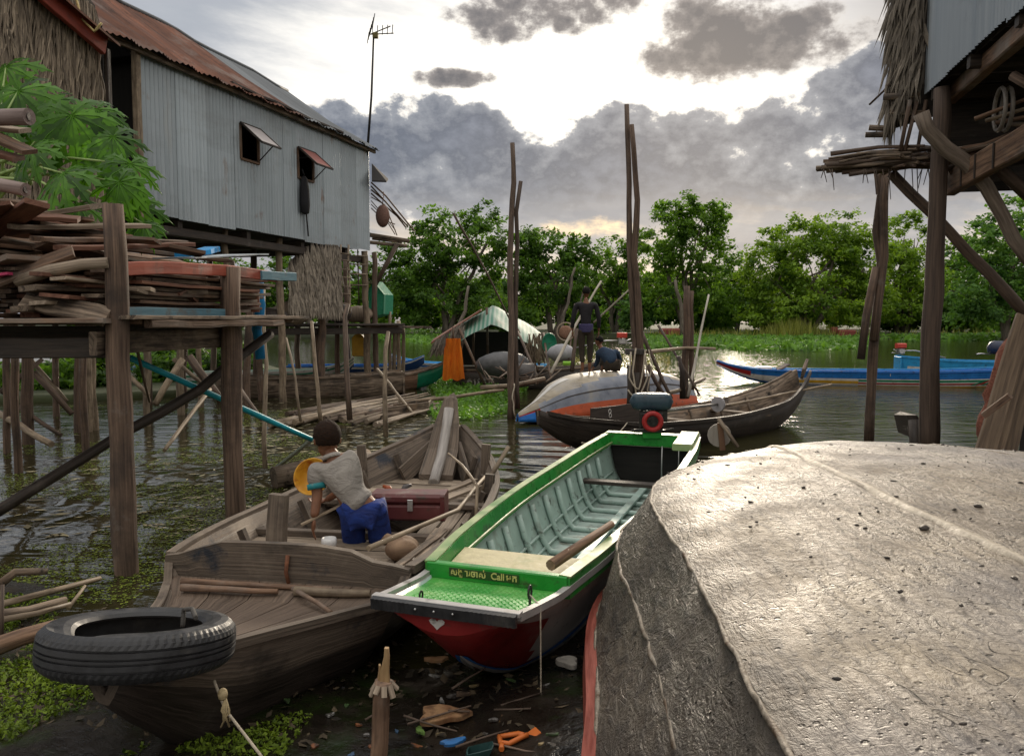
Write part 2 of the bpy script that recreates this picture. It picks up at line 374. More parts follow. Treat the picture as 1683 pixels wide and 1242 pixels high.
# ================================================================ water, mud, banks
def water_mat():
    m = bpy.data.materials.new('river_water'); m.use_nodes = True; t = m.node_tree; t.nodes.clear()
    tc = nd(t, 'ShaderNodeTexCoord')
    mp = nd(t, 'ShaderNodeMapping', {'Vector': tc.outputs['Object'], 'Scale': (1.1, 2.6, 1)})
    a = nd(t, 'ShaderNodeTexNoise', {'Vector': mp.outputs[0], 'Scale': 2.0, 'Detail': 4.0, 'Roughness': .5, 'Distortion': .6})
    mp2 = nd(t, 'ShaderNodeMapping', {'Vector': tc.outputs['Object'], 'Scale': (.35, .9, 1), 'Rotation': (0, 0, .25)})
    b = nd(t, 'ShaderNodeTexNoise', {'Vector': mp2.outputs[0], 'Scale': 1.0, 'Detail': 2.0})
    # broad ring ripples spreading from the boats at the landing
    vd = nd(t, 'ShaderNodeVectorMath', {0: tc.outputs['Object'], 1: (-.8, 7.2, 0)}, operation='DISTANCE')
    rp = math_(t, 'SINE', math_(t, 'ADD', math_(t, 'MULTIPLY', vd.outputs['Value'], 12.0), math_(t, 'MULTIPLY', b.outputs['Fac'], 10.0)))
    fall = nd(t, 'ShaderNodeMapRange', {'Value': vd.outputs['Value'], 'From Min': 1.5, 'From Max': 6.0, 'To Min': .85, 'To Max': .0})
    h = math_(t, 'ADD', math_(t, 'ADD', math_(t, 'MULTIPLY', a.outputs['Fac'], .8), b.outputs['Fac']), math_(t, 'MULTIPLY', rp, fall.outputs[0]))
    bp = nd(t, 'ShaderNodeBump', {'Height': h, 'Strength': .42, 'Distance': .045})
    col = ramp(t, nd(t, 'ShaderNodeTexNoise', {'Vector': tc.outputs['Object'], 'Scale': .35, 'Detail': 5.0}).outputs['Fac'], [(.35, (.018, .015, .007)), (.65, (.04, .038, .014))])
    bs = nd(t, 'ShaderNodeBsdfPrincipled', {'Base Color': col, 'Roughness': .06, 'IOR': 1.33, 'Specular IOR Level': .5, 'Normal': bp.outputs[0]})
    t.links.new(bs.outputs[0], nd(t, 'ShaderNodeOutputMaterial').inputs[0]); return m
m = MB(); g = [-900, -200, -60, -20, 0, 20, 60, 200, 900]; h = [-60, 0, 20, 60, 150, 400, 1500]
ids = [[m.p((a, b, 0)) for a in g] for b in h]
for j in range(len(h) - 1):
    for i in range(len(g) - 1): m.face((ids[j][i], ids[j][i + 1], ids[j + 1][i + 1], ids[j + 1][i]), None, 0, 1, True)
tag(m.build('water', water_mat(), base=(0, 0, 0)), kind='structure')

MUD = mat('wet_mud', (.006, .005, .004), (.026, .020, .014), coord='Object', scale=(5, 5, 5), rough=.26, bump=.8, bd=.03, rv=.18, stains=(((.012, .022, .004), 2.5, .5, .65), ((.04, .032, .02), 8, .62, .74)))
m = MB(); nx, ny = 70, 46; ids = []
def mudz(a, b):
    edge = 4.25 + (.75 if a < -1.6 else 0) + .35 * math.sin(a * 1.3 + .6) + .25 * math.sin(a * 3.1) - 0 + max(0, a - .3) * .55
    k = (edge - b)
    return max(-.25, min(.55, k * .11)) + mnoise.noise(Vector((a * 1.6, b * 1.6, 0))) * .05 + mnoise.noise(Vector((a * 6, b * 6, 3))) * .015
for j in range(ny + 1):
    r = []
    for i in range(nx + 1):
        a, b = -7 + 14 * i / nx, -3 + 9.2 * j / ny; r.append(m.p((a, b, mudz(a, b))))
    ids.append(r)
for j in range(ny):
    for i in range(nx): m.face((ids[j][i], ids[j][i + 1], ids[j + 1][i + 1], ids[j + 1][i]), None, 0, 1, True)
tag(m.build('mud_bank', MUD, base=(0, 0, 0)), kind='structure')

def bank(name, pts, h, mt):
    """a low vegetated shore: outline polygon at the water, raised top"""
    m = MB(); n = len(pts); c = sum((Vector((a, b, 0)) for a, b in pts), Vector()) / n
    rings = []
    for k, zz in ((1.0, -.2), (.985, .08), (.96, h)):
        rings.append([Vector((c.x + (a - c.x) * k, c.y + (b - c.y) * k, zz)) for a, b in pts])
    m.loft(rings, True, True, 0, 1, True); return tag(m.build(name, mt, base=(0, 0, 0)), kind='structure')
SOIL = mat('bank_soil', (.018, .026, .008), (.05, .06, .02), coord='Object', scale=(.9, .9, .9), rough=.9, bump=.5, bd=.1)
bank('far_bank', [(-160, 80), (-60, 76), (-30, 74), (-10, 76), (2, 80), (16, 78), (30, 74), (38, 73), (50, 76), (70, 74), (200, 76), (260, 300), (-260, 300)], .4, SOIL)
# ================================================================ boats
def mono(ts, ys, t):
    n = len(ts)
    if t <= ts[0]: return ys[0]
    if t >= ts[-1]: return ys[-1]
    d = [(ys[i + 1] - ys[i]) / (ts[i + 1] - ts[i]) for i in range(n - 1)]
    m = [d[0]] + [0 if d[i - 1] * d[i] <= 0 else 2 * d[i - 1] * d[i] / (d[i - 1] + d[i]) for i in range(1, n - 1)] + [d[-1]]
    i = max(k for k in range(n - 1) if ts[k] <= t); h = ts[i + 1] - ts[i]; s = (t - ts[i]) / h
    return ((1 + 2 * s) * (1 - s) ** 2) * ys[i] + s * (1 - s) ** 2 * h * m[i] + s * s * (3 - 2 * s) * ys[i + 1] + s * s * (s - 1) * h * m[i + 1]
class Hull:
    """stations: (t, half beam, sheer z, chine half width, keel z); t runs along local X"""
    def __init__(s, M, st, th=.03, w=2.2, n=7, N=30):
        s.M, s.st, s.th, s.w, s.n, s.N = M, st, th, w, n, N
        s.ts = [a[0] for a in st]
    def par(s, t): return [mono(s.ts, [a[k] for a in s.st], t) for k in (1, 2, 3, 4)]
    def pt(s, t, q, side, inn=0.0):
        hb, zs, hc, zb = s.par(t); w = s.w
        hb = max(hb - inn, .004); hc = max(hc - inn * .9, .003); zb = zb + inn
        if zb > zs - .02: zb = zs - .02
        a, b, c = (1 - q) ** 2, 2 * w * q * (1 - q), q * q; D = a + b + c
        return Vector((t, side * (a * hb + b * hc) / D, (a * zs + b * zb + c * zb) / D))
    lin = False
    def q(s, g):
        lo, hi, w = 0.0, 1.0, s.w
        for _ in range(30):
            q = (lo + hi) / 2; a, b, c = (1 - q) ** 2, 2 * w * q * (1 - q), q * q
            if 1 - a / (a + b + c) < g: lo = q
            else: hi = q
        return lo
    def world(s, t, q, side, off=0.0): return s.M @ s.pt(t, q, side, -off)
    def tlist(s):
        T = [s.ts[0] + (s.ts[-1] - s.ts[0]) * i / s.N for i in range(s.N + 1)]
        for a in s.ts:
            if min(abs(a - b) for b in T) > 1e-3: T.append(a)
        return sorted(T)
    def build(s, name, mats, parent, mi=0, tint=1.0, jit=0.0):
        m = MB(s.M); n = s.n; rings = []; T = s.tlist()
        Q = [s.q(k / n) if s.lin else k / n for k in range(n + 1)]; Q[0], Q[n] = 0.0, 1.0
        for t in T:
            o = [s.pt(t, Q[k], 1) for k in range(n + 1)] + [s.pt(t, Q[n - k], -1) for k in range(1, n + 1)]
            i = [s.pt(t, Q[k], -1, s.th) for k in range(n + 1)] + [s.pt(t, Q[n - k], 1, s.th) for k in range(1, n + 1)]
            r = o + i
            if jit: r = [q + Vector((0, RND.gauss(0, jit), RND.gauss(0, jit))) for q in r]
            rings.append(r)
        f = mi
        if callable(mi):                                # mi(t, q, inside)
            def f(i, k):
                L = 2 * n + 1; inside = k >= L
                kk = k if k < L else k - L
                q = kk / n if kk <= n else (2 * n - kk) / n
                if kk > n - 1: q = (2 * n - kk - .5) / n
                else: q = (kk + .5) / n
                if k == L - 1 or k == 2 * L - 1: return mi(T[i], 0, 2)
                return mi(T[i], max(0, q), 1 if inside else 0)
        m.loft(rings, True, True, f, tint, True)
        o = m.build(name, mats, parent)
        return o
    def rail(s, m, side, a, b, w, h, dz=0.0, N=22, mi=0):
        T = [a + (b - a) * i / N for i in range(N + 1)]; rings = []
        for t in T:
            c = s.pt(t, 0, side) + Vector((0, 0, dz))
            rings.append([c + Vector((0, side * y, z)) for y, z in ((-w / 2, -h / 2), (-w / 2, h / 2), (w / 2, h / 2), (w / 2, -h / 2))])
        m2 = MB(s.M); m.loft(rings, True, True, mi, 1, False)
    def strip(s, m, side, a, b, q0, q1, off, N=24, mi=0, inn=False):
        T = [a + (b - a) * i / N for i in range(N + 1)]
        rings = [[s.pt(t, q0, side, -off), s.pt(t, (q0 + q1) / 2, side, -off * 1.15), s.pt(t, q1, side, -off)] for t in T]
        m.loft(rings, False, False, mi, 1, True)
    def decal(s, m, poly, t0, q0, st, sq, side, off=.004, mi=0):
        ids = []
        for a, b in poly: ids.append(s.pt(t0 + a * st, q0 + b * sq, side, -off))
        c = sum(ids, Vector()) / len(ids)
        for i in range(len(ids)): m.poly([c, ids[i], ids[(i + 1) % len(ids)]], mi)
def frame(x, y, z, deg): return Matrix.Translation((x, y, z)) @ Matrix.Rotation(math.radians(deg), 4, 'Z')

def text_mesh(s, size, M, name, mt, parent=None, extrude=.0015, condense=1.0):
    cu = bpy.data.curves.new('t', 'FONT'); cu.body = s; cu.size = size; cu.extrude = extrude; cu.align_x = 'CENTER'; cu.align_y = 'CENTER'; cu.offset = size * .018
    o = bpy.data.objects.new('t', cu); COL.objects.link(o)
    bpy.context.view_layer.update()
    me = bpy.data.meshes.new_from_object(o.evaluated_get(bpy.context.evaluated_depsgraph_get()))
    bpy.data.objects.remove(o)
    me.transform(M @ Matrix.Scale(condense, 4, (1, 0, 0)))
    m2 = MB(); 
    for q in me.vertices: m2.p(q.co)
    for f in me.polygons: m2.face(list(f.vertices))
    return m2.build(name, mt, parent)

# ---------------------------------------------------------------- A: the old wooden boat with the boy
MA = frame(-1.22, 4.2, 0, 80)
stA = [(-1.46, .09, .60, .03, .46), (-1.2, .18, .55, .06, .22), (-.85, .29, .49, .12, -.04), (-.45, .46, .435, .26, -.08), (-.08, .66, .405, .44, -.09), (-.01, .69, .53, .47, -.05), (.6, .77, .52, .56, -.08),
       (1.3, .80, .50, .58, -.1), (2.1, .74, .52, .50, -.1), (2.8, .56, .60, .33, -.05), (3.25, .33, .70, .16, .08), (3.55, .10, .82, .04, .3)]
A = Hull(MA, stA, th=.035, w=2.0, N=36)
bA = thing('wooden_boat', 'old grey wooden rowing boat carrying a black tyre on its bow and a boy', 'boat', MA @ V(0, 0, -.1))
A.build('hull', [DARKW, BOATW], bA, mi=lambda t, q, ins: 1 if ins or q < .12 else 0, jit=.002)
for sd in (1, -1):
    m = MB(MA); A.rail(m, sd, .0, 3.5, .055, .045, .005); m.build('gunwale', BOATW, bA)
    m = MB(MA); A.rail(m, sd, -1.46, -.03, .05, .04, .0); m.build('gunwale', BOATW, bA)
# bulkhead plank with a hump in the middle
m = MB(MA); prof = [(-.70, .545), (-.62, .56), (-.5, .575), (-.38, .625), (-.2, .645), (0, .648), (.2, .645), (.36, .64), (.5, .60), (.62, .56), (.70, .55)]
rings = []
for y, zt in prof: rings.append([V(-.035, y, .36), V(-.04, y, zt), V(.005, y, zt), V(.01, y, .36)])
m.loft(rings, True, True, 0, lambda i, k: 1, False); bk = m.build('bulkhead', BOATW, bA)
m = MB(MA); m.tube([V(-.05, -.03, .59), V(-.055, -.02, .5), V(-.05, -.04, .41)], .012, 6); m.build('iron_strap', mat('rusty_iron', (.08, .03, .015), (.2, .08, .04), coord='Object', scale=(30, 30, 30)), bk)
def deck_planks(H, M, a, b, z, n, mt, parent, inset=.05, gap=.006, t=.022, name='deck_plank', cross=False, lo=None, hi=None):
    if cross:
        k = a; i = 0
        while k < b:
            w = RND.uniform(.09, .15); hb = H.par(k + w / 2)[0] - inset
            m = MB(M); zz = z + RND.uniform(-.008, .008)
            m.plank(V(k + w / 2, (lo if lo is not None else -hb) + RND.uniform(0, .03), zz), V(k + w / 2 + RND.uniform(-.02, .02), (hi if hi is not None else hb) - RND.uniform(0, .03), zz + RND.uniform(-.01, .01)), w - gap, t, segs=3, wob=.003, tint=RND.uniform(.75, 1.3)); m.build(name, mt, parent); k += w + gap
    else:
        for i in range(n):
            c = -1 + 2 * (i + .5) / n
            pts = []
            for e in range(9):
                tt = a + (b - a) * e / 8; hb = H.par(tt)[0] - inset; pts.append((tt, c * hb, hb / n - gap / 2, (z(tt) if callable(z) else z)))
            m = MB(M); m.loft([[V(x_, y_ - w_, z_ - t), V(x_, y_ - w_, z_), V(x_, y_ + w_, z_), V(x_, y_ + w_, z_ - t)] for x_, y_, w_, z_ in pts], True, True, 0, RND.uniform(.8, 1.2), False)
            m.build(name, mt, parent)
deck_planks(A, MA, -1.44, -.05, lambda t: A.par(t)[1] - .012, 5, mat('brown_deck_wood', (.055, .037, .027), (.175, .128, .094), scale=(1.6, 85, 1), rough=.7, bump=.5, rnd=.3), bA, inset=.02)
deck_planks(A, MA, .62, 1.02, .345, 0, PALEW, bA, cross=True, name='floor_plank')
for yy, xx in ((-.35, .1), (-.12, .12), (.1, .08), (.33, .1), (.5, .15)):                 # loose fore-and-aft boards by the bulkhead
    m = MB(MA); m.plank(V(xx, yy, .33), V(.66, yy + RND.uniform(-.05, .05), .36), RND.uniform(.13, .2), .022, segs=3, wob=.003, tint=RND.uniform(.8, 1.2)); m.build('floor_plank', PALEW, bA)
deck_planks(A, MA, 2.0, 2.95, .36, 0, PALEW, bA, cross=True, name='floor_plank')
for yy in (-.62, -.5, -.38):
    m = MB(MA); m.plank(V(1.02, yy, .335), V(2.1, yy + .04, .35), .10, .022, segs=3, wob=.004, tint=RND.uniform(.7, 1.2)); m.build('floor_plank', PALEW, bA)
m = MB(MA); m.plank(V(1.06, -.72, .40), V(1.04, .74, .40), .07, .045, segs=4, wob=.004); m.build('thwart', BOATW, bA)
m = MB(MA); m.plank(V(1.98, -.68, .40), V(1.97, .68, .40), .09, .04, segs=4, wob=.004); m.build('thwart', BOATW, bA)
for t in (.28, .75, 1.2, 1.65, 2.1, 2.55, 3.0):
    for sd in (1, -1):
        pts = [A.pt(t, q, sd, .06) for q in (0.02, .15, .3, .5, .8)]
        m = MB(MA); m.loft([[q + V(-.022, 0, 0), q + V(-.022, -sd * .04, .02), q + V(.022, -sd * .04, .02), q + V(.022, 0, 0)] for q in pts], True, True, 0, .8, False); m.build('rib', BOATW, bA)
for t, y, h_, w_ in ((.42, .30, .72, .10),):
    m = MB(MA); m.plank(V(t, y, .2), V(t + .03, y - .04, .80), .115, .06, up=(1, 0, 0), segs=3, wob=.004); m.build('upright_board', BOATW, bA)
for t, sd in ((2.62, 1), (2.75, -1), (2.2, 1), (2.15, -1)):
    c = A.pt(t, 0, sd); m = MB(MA); m.plank(c + V(0, -sd * .07, -.2), c + V(.01, -sd * .05, .17 if t > 2.3 else .1), .075, .05, up=(1, 0, 0), segs=2, wob=.003); m.build('thole_post', BOATW, bA)
# tall stem with its pale inner post
m = MB(MA); m.loft([[V(x_, -w_, z_), V(x_, -w_, z_ + h_), V(x_ + .05, 0, z_ + h_ + .02), V(x_, w_, z_ + h_), V(x_, w_, z_)] for x_, w_, z_, h_ in ((3.0, .16, .38, .05), (3.25, .15, .5, .12), (3.42, .12, .66, .2), (3.56, .07, .86, .2), (3.64, .03, 1.02, .08))], True, True, 0, 1.2, False); m.build('stem', BOATW, bA)
m = MB(MA); m.tube(wander([V(2.86, -.02, .38), V(3.2, 0, .56), V(3.42, .0, .80), V(3.5, .0, .98)], .12, .003), .05, 10); m.build('stem_post', mat('pale_grey_wood', (.22, .20, .19), (.48, .45, .42), rough=.7), bA)
m = MB(MA); m.plank(V(2.95, -.30, .42), V(3.35, -.12, .62), .16, .03, up=(0, 1, .4)); m.build('bow_board', BOATW, bA)
m = MB(MA); m.plank(V(2.95, .30, .42), V(3.35, .12, .62), .16, .03, up=(0, -1, .4)); m.build('bow_board', BOATW, bA)

# things lying in or on boat A
def tyre(name, label, c, R, hgt, mt, tilt=(0, 0, 0)):
    M = Matrix.Translation(c) @ Euler(tilt).to_matrix().to_4x4(); m = MB(M); h = hgt / 2; half = []
    for z_, d in ((0, 0), (.05, 0), (.06, .012), (.14, .012), (.15, 0), (.36, .001), (.37, .013), (.46, .013), (.47, .002), (.66, .006), (.67, .010), (.80, .018)): half.append((R - d, h * z_, z_ > .6))
    half += [(R - .034, h * .94, 0), (R - .06, h * 1.0, 0), (R - .09, h * .98, 0), (R - .115, h * .88, 0), (R - .128, h * .72, 0), (R - .122, h * .62, 0), (R - .10, h * .78, 0), (R - .05, h * .82, 0), (R - .03, h * .4, 0)]
    prof = half + [(a, -b, e) for a, b, e in half[::-1]]
    N = 150; rings = []
    for i in range(N + 1):
        th = 2 * PI * i / N; sag = -.035 * math.exp(-((th - 4.1) / .45) ** 2)
        rings.append([V((rr - (.0045 if e and i % 2 else 0)) * math.cos(th), (rr - (.0045 if e and i % 2 else 0)) * math.sin(th), zz + (sag if zz > h * .6 and rr < R - .05 else 0)) for rr, zz, e in prof])
    m.loft(rings, True, False, 0, 1, False)
    o = m.build(name, mt); return tag(o, label, 'tyre')
tyA = tyre('tyre', 'worn black car tyre lying flat on the bow of the old wooden boat', W(229, 1055, 2.94), .350, .17, RUBBER, (-.20, .03, 0))
rope('rope', 'dark twisted rope looped over the rim of the tyre', [W(300, 1030, 3.02), W(302, 1001, 3.05), W(316, 1000, 3.0), W(322, 1015, 2.9)], .009, ROPED, seg=4)
c = W(674, 829, 5.42)
case = thing('tool_case', 'dark red metal case lying on the boards behind the boy', 'case', c - V(0, 0, .09)); Mc = Matrix.Translation(c) @ Matrix.Rotation(math.radians(-3), 4, 'Z')
CASEP = paint('maroon_paint', (.115, .03, .03), .42, w=(.54, .7))
m = MB(Mc); m.box((0, 0, -.035), (.50, .2, .11), ch=.014); m.build('case_body', CASEP, case)
m = MB(Mc); m.box((0, 0, .058), (.505, .205, .07), ch=.02); m.build('lid', CASEP, case)
m = MB(Mc); m.box((.02, -.108, .02), (.035, .012, .08), ch=.003); m.build('latch', STEEL, case)
for xx in (-.24, .24): m = MB(Mc); m.box((xx, 0, .0), (.03, .212, .185), ch=.012); m.build('end_band', CASEP, case)
m = MB(MA @ frame(.80, .10, .40, 0)); m.loft([[V(r * math.cos(a), r * math.sin(a), z_) for a in [2 * PI * k / 16 for k in range(16)]] for z_, r in ((-.03, .03), (-.028, .042), (.02, .05), (.045, .046), (.046, .038), (0, .034))], True, True)
tag(m.build('cup', mat('white_plastic', (.6, .6, .6), (.75, .75, .75), coord='Object', rough=.35)), 'white plastic cup standing on the boards near the bulkhead', 'cup')
m = MB(MA @ frame(.66, -.44, .44, 30)); m.ell((0, 0, 0), (.12, .10, .075), nu=18, nv=10, fn=lambda q: 1 + .08 * math.sin(q.x * 7) + .06 * mnoise.noise(q * 3)); m.tube([V(.08, .03, .02), V(.17, .06, .03), V(.2, .07, .0)], .03, 8)
tag(m.build('wood_knot', mat('knot_wood', (.09, .05, .03), (.32, .21, .13), coord='Object', scale=(4, 4, 14), rough=.7)), 'round brown knot of wood lying on the boards behind the bulkhead', 'log')
pole('punt_pole', 'long thin pole lying aslant along the right side of the old wooden boat', 'pole', [MA @ V(.12, -.42, .60), MA @ V(1.2, -.66, .56), MA @ V(2.35, -.60, .56)], .016, .014, POLEW)
pole('bent_branch', 'bent stick leaning on the right gunwale near the stem of the old boat', 'stick', [MA @ V(1.55, -.70, .38), MA @ V(1.7, -.68, .62), MA @ V(2.3, -.42, .66), MA @ V(2.7, -.2, .68)], .014, .009, POLEW)
pole('thin_stick', 'thin upright stick standing against the right gunwale of the old boat', 'stick', [MA @ V(2.3, -.55, .4), MA @ V(2.55, -.76, .78)], .022, .018, POLEW)
for i, (a, b, r, lab) in enumerate((((-.12, .55, .44), (-.1, -.30, .44), .018, 'split brown stick lying along the foot of the bulkhead'), ((-.2, .50, .435), (-.17, -.03, .435), .02, 'shorter bare stick lying second from the bulkhead on the foredeck'),
                                    ((-.14, -.10, .445), (-.40, -.42, .435), .014, 'thin forked stick slanting across the foredeck boards'), ((-.16, -.12, .44), (-.13, -.52, .44), .028, 'short pale bamboo piece lying at the right end of the foredeck'))):
    pole('stick' if i < 3 else 'bamboo_piece', lab, 'stick' if i < 3 else 'bamboo', [MA @ V(*a), MA @ V(*b)], r, r * .7, BROWNW if i < 3 else POLEW, amp=.004, step=.12)
for t0, y0, t1, y1, lab in ((1.9, -.30, 2.5, -.52, 'narrow loose board lying across the aft boards beside the maroon case'), (2.05, -.2, 2.75, -.42, 'weathered slat lying aslant on the aft boards near the stem')):
    m = MB(MA); m.plank(V(t0, y0, .43), V(t1, y1, .45), .075, .022, segs=3, wob=.003); tag(m.build('loose_board', PALEW), lab, 'board')
m = MB(MA); m.plank(V(.15, -.62, .455), V(1.0, -.6, .47), .1, .03, segs=5, wob=.008); m.plank(V(.2, -.55, .475), V(.95, -.63, .49), .05, .02, segs=5, wob=.008)
tag(m.build('old_oar', GREYW), 'flat grey oar lying along the right gunwale behind the bulkhead', 'oar')
m = MB(); a = W(505, 862, 4.95)
m.plank(W(495, 862, 4.98), W(560, 830, 5.1), .03, .012, up=(0, 0, 1), segs=3); tag(m.build('lever_stick', POLEW), 'thin pale stick by the hand of the boy', 'stick')
for i, (px, py) in enumerate(((640, 792), (665, 790))):
    q = W(px, py + 14, 5.95); m = MB(); m.tube([q - V(0, 0, .12), q, q + V(.0, 0, .02), q + V(.05 * (1 if i else -1), .02, .03)], [.03, .03, .02, .012], 8)
    tag(m.build('bottle', paint('bottle_paint%d' % i, (.30, .07, .02) if i == 0 else (.09, .08, .08))), ('small orange bottle' if i == 0 else 'small dark bottle') + ' standing behind the maroon case', 'bottle')

# ---------------------------------------------------------------- B: green boat
MBm = frame(-.30, 3.40, 0, 70.5)
stB = [(0, .335, .575, .10, .46), (.3, .36, .53, .10, .20), (.62, .385, .495, .17, .03), (1.2, .46, .50, .30, -.06), (3.0, .56, .49, .42, -.1), (4.6, .55, .50, .44, -.1), (5.55, .50, .52, .42, -.06)]
Bh = Hull(MBm, stB, th=.025, w=2.0, N=40, n=12)
bB = thing('green_boat', 'narrow green boat with red bow and pale teal inside moored beside the old wooden boat', 'boat', MBm @ V(0, 0, -.1))
WHITEB = paint('dull_white_paint', (.40, .385, .375), .4)
def miB(t, q, ins):
    if ins == 2: return 3
    if ins: return 2
    if q < .09: return 3
    if t < .30: return 0
    if t < .5 + q * .15: return 0 if q < .42 else 4
    if q < .3: return 3
    if q < .37: return 1
    return 3 if q < .5 else 4
BOWRED = paint('dull_red_paint_bow', (.215, .016, .016), .42, w=(.58, .74))
Bh.build('hull', [BOWRED, BLUEP, TEALP, WHITEB, DREDP], bB, mi=miB)
# swept white and blue flashes from the keel up to the gunwale
for sd in (-1, 1):
    for nm, mt, q0, q1, off in (('blue_flash', BLUEP, .0, .07, .005), ('white_flash', WHITEB, .07, .26, .0045)):
        m = MB(MBm); rings = []
        for e in range(21):
            k = e / 20; t = .18 + 1.5 * k; qq = .92 - .72 * (1 - (1 - k) ** 2.2)
            rings.append([Bh.pt(t, min(qq + q0, 1), sd, -off), Bh.pt(t, min(qq + (q0 + q1) / 2, 1), sd, -off), Bh.pt(t, min(qq + q1 * (1 - .4 * k), 1), sd, -off)])
        m.loft(rings, False, False, 0, 1, True); m.build(nm, mt, bB)
# front plate of the bow
m = MB(MBm); rows = []
for k in range(7):
    t = .0 + .34 * (k / 6) - .012; rows.append([Bh.pt(t + .012, q, sd, -.004) + V(-.01, 0, 0) for sd, q in [(1, 0), (1, .3), (1, .6), (1, .85), (1, 1), (-1, .85), (-1, .6), (-1, .3), (-1, 0)]])
ring0 = [Bh.pt(0, q, sd) + V(-.004, 0, 0) for sd, q in [(1, 0), (1, .25), (1, .5), (1, .75), (1, 1), (-1, .75), (-1, .5), (-1, .25), (-1, 0)]]
m.poly(ring0); m.build('bow_plate', BOWRED, bB)
heart = [(0, -.9), (.35, -.35), (.75, .1), (.8, .5), (.5, .8), (.15, .65), (0, .35), (-.2, .7), (-.6, .75), (-.85, .4), (-.7, 0), (-.35, -.4)]
m = MB(MBm); hp = [V(-.0085, .03 - a * .046 * 1.0, .508 + b * .030) for a, b in heart]
for i in range(len(hp)): m.poly([V(-.0085, .03, .512), hp[(i + 1) % len(hp)], hp[i]])
m.build('white_heart', WHITEP, bB)
# bumper bar
m = MB(MBm); rings = []
for e in range(64):
    y = .345 - .69 * e / 63; gr = .004 if (e % 2 and (e < 20 or e > 42)) else 0
    rings.append([V(-.035 + gr, y, .545), V(-.04 + gr, y, .595), V(-.01, y, .60), V(-.01, y, .54)])
m.loft(rings, True, True, 0, 1, False); bar = m.build('rubber_bumper', RUBBER, bB)
for y in (.12, .03, -.06): m = MB(MBm); m.ell(V(-.042, y, .575), (.006, .006, .006), nu=6, nv=4); m.build('bolt', STEEL, bar)
m = MB(MBm); m.plank(V(.012, .355, .592), V(.012, -.355, .592), .045, .02, ch=.003); m.build('bow_edge', WHITEB, bB)
for sd in (1, -1):
    m = MB(MBm); Bh.rail(m, sd, .02, 1.9, .035, .035, .004); m.build('white_gunwale', WHITEB, bB)
# chequered fore-deck
def treadplate(m, H, a, b, zf, inset, step=.034):
    N = int((b - a) / .02)
    m.loft([[V(t, H.par(t)[0] - inset, zf(t) - .02), V(t, H.par(t)[0] - inset, zf(t)), V(t, -H.par(t)[0] + inset, zf(t)), V(t, -H.par(t)[0] + inset, zf(t) - .02)] for t in [a + (b - a) * e / N for e in range(N + 1)]], True, True, 0, 1, False)
    t = a + .05; r = 0
    while t < b - .04:
        hb = H.par(t)[0] - inset - .05; y = -hb + (step / 2 if r % 2 else 0)
        while y < hb:
            c = V(t, y, zf(t) + .0005); d = V(.012, .0 + .012 * (1 if r % 2 else -1), 0); e = V(-d.y, d.x, 0) * .28
            m.poly([c - d, c + e, c + d, c - e]); ids = [c - d, c + e, c + d, c - e]; top = c + V(0, 0, .0035)
            for k in range(4): m.poly([ids[k], ids[(k + 1) % 4], top])
            y += step
        t += step * .6; r += 1
m = MB(MBm); treadplate(m, Bh, .03, .64, lambda t: Bh.par(t)[1] - .012, .03); m.build('foredeck', mat('green_deck_paint', (.03, .24, .035), (.09, .36, .07), coord='Object', scale=(6, 6, 6), rough=.34, bump=.1, stains=(((.22, .40, .13), 3, .5, .75),)), bB)
# raised green coaming: step face with writing and long gunwale boxes
m = MB(MBm); m.plank(V(.655, .385, .522), V(.655, -.385, .522), .05, .085, ch=.006); stepo = m.build('step_board', GREENP, bB)
for sd in (1, -1):
    T = [.64 + (5.5 - .64) * e / 26 for e in range(27)]
    m = MB(MBm); m.loft([[V(t, sd * (Bh.par(t)[0] + .012), Bh.par(t)[1] - .045), V(t, sd * (Bh.par(t)[0] + .012), Bh.par(t)[1] + .06), V(t, sd * (Bh.par(t)[0] - .05), Bh.par(t)[1] + .065), V(t, sd * (Bh.par(t)[0] - .075), Bh.par(t)[1] - .05)] for t in T], True, True, 0, 1, False); gw = m.build('side_coaming', GREENP, bB)
    m = MB(MBm); m.loft([[V(t, sd * (Bh.par(t)[0] + .016), Bh.par(t)[1] + .062), V(t, sd * (Bh.par(t)[0] + .016), Bh.par(t)[1] + .072), V(t, sd * (Bh.par(t)[0] - .045), Bh.par(t)[1] + .076), V(t, sd * (Bh.par(t)[0] - .045), Bh.par(t)[1] + .066)] for t in T], True, True, 0, 1, False); m.build('worn_cap', mat('worn_green_cap', (.12, .26, .075), (.42, .45, .24), coord='Object', scale=(5, 5, 5), rough=.45, bump=.2, rnd=.05), gw)
    m = MB(MBm); m.loft([[V(t, sd * (Bh.par(t)[0] - .079), Bh.par(t)[1] - .035), V(t, sd * (Bh.par(t)[0] - .079), Bh.par(t)[1] - .022), V(t, sd * (Bh.par(t)[0] - .072), Bh.par(t)[1] - .018), V(t, sd * (Bh.par(t)[0] - .07), Bh.par(t)[1] - .04)] for t in T], True, True, 0, 1, False); m.build('inner_bead', MATS['worn_green_cap'], gw)
PLY = mat('sandy_board', (.36, .31, .16), (.60, .54, .33), coord='Object', scale=(18, 18, 18), rough=.6, bump=.3, stains=(((.24, .26, .10), 4, .55, .75),))
m = MB(MBm); m.loft([[V(t, Bh.par(t)[0] - .07, .475), V(t, Bh.par(t)[0] - .07, .50), V(t, -Bh.par(t)[0] + .07, .50), V(t, -Bh.par(t)[0] + .07, .475)] for t in (.68, .9, 1.15)], True, True, 0, 1, False); m.build('bow_seat', PLY, bB)
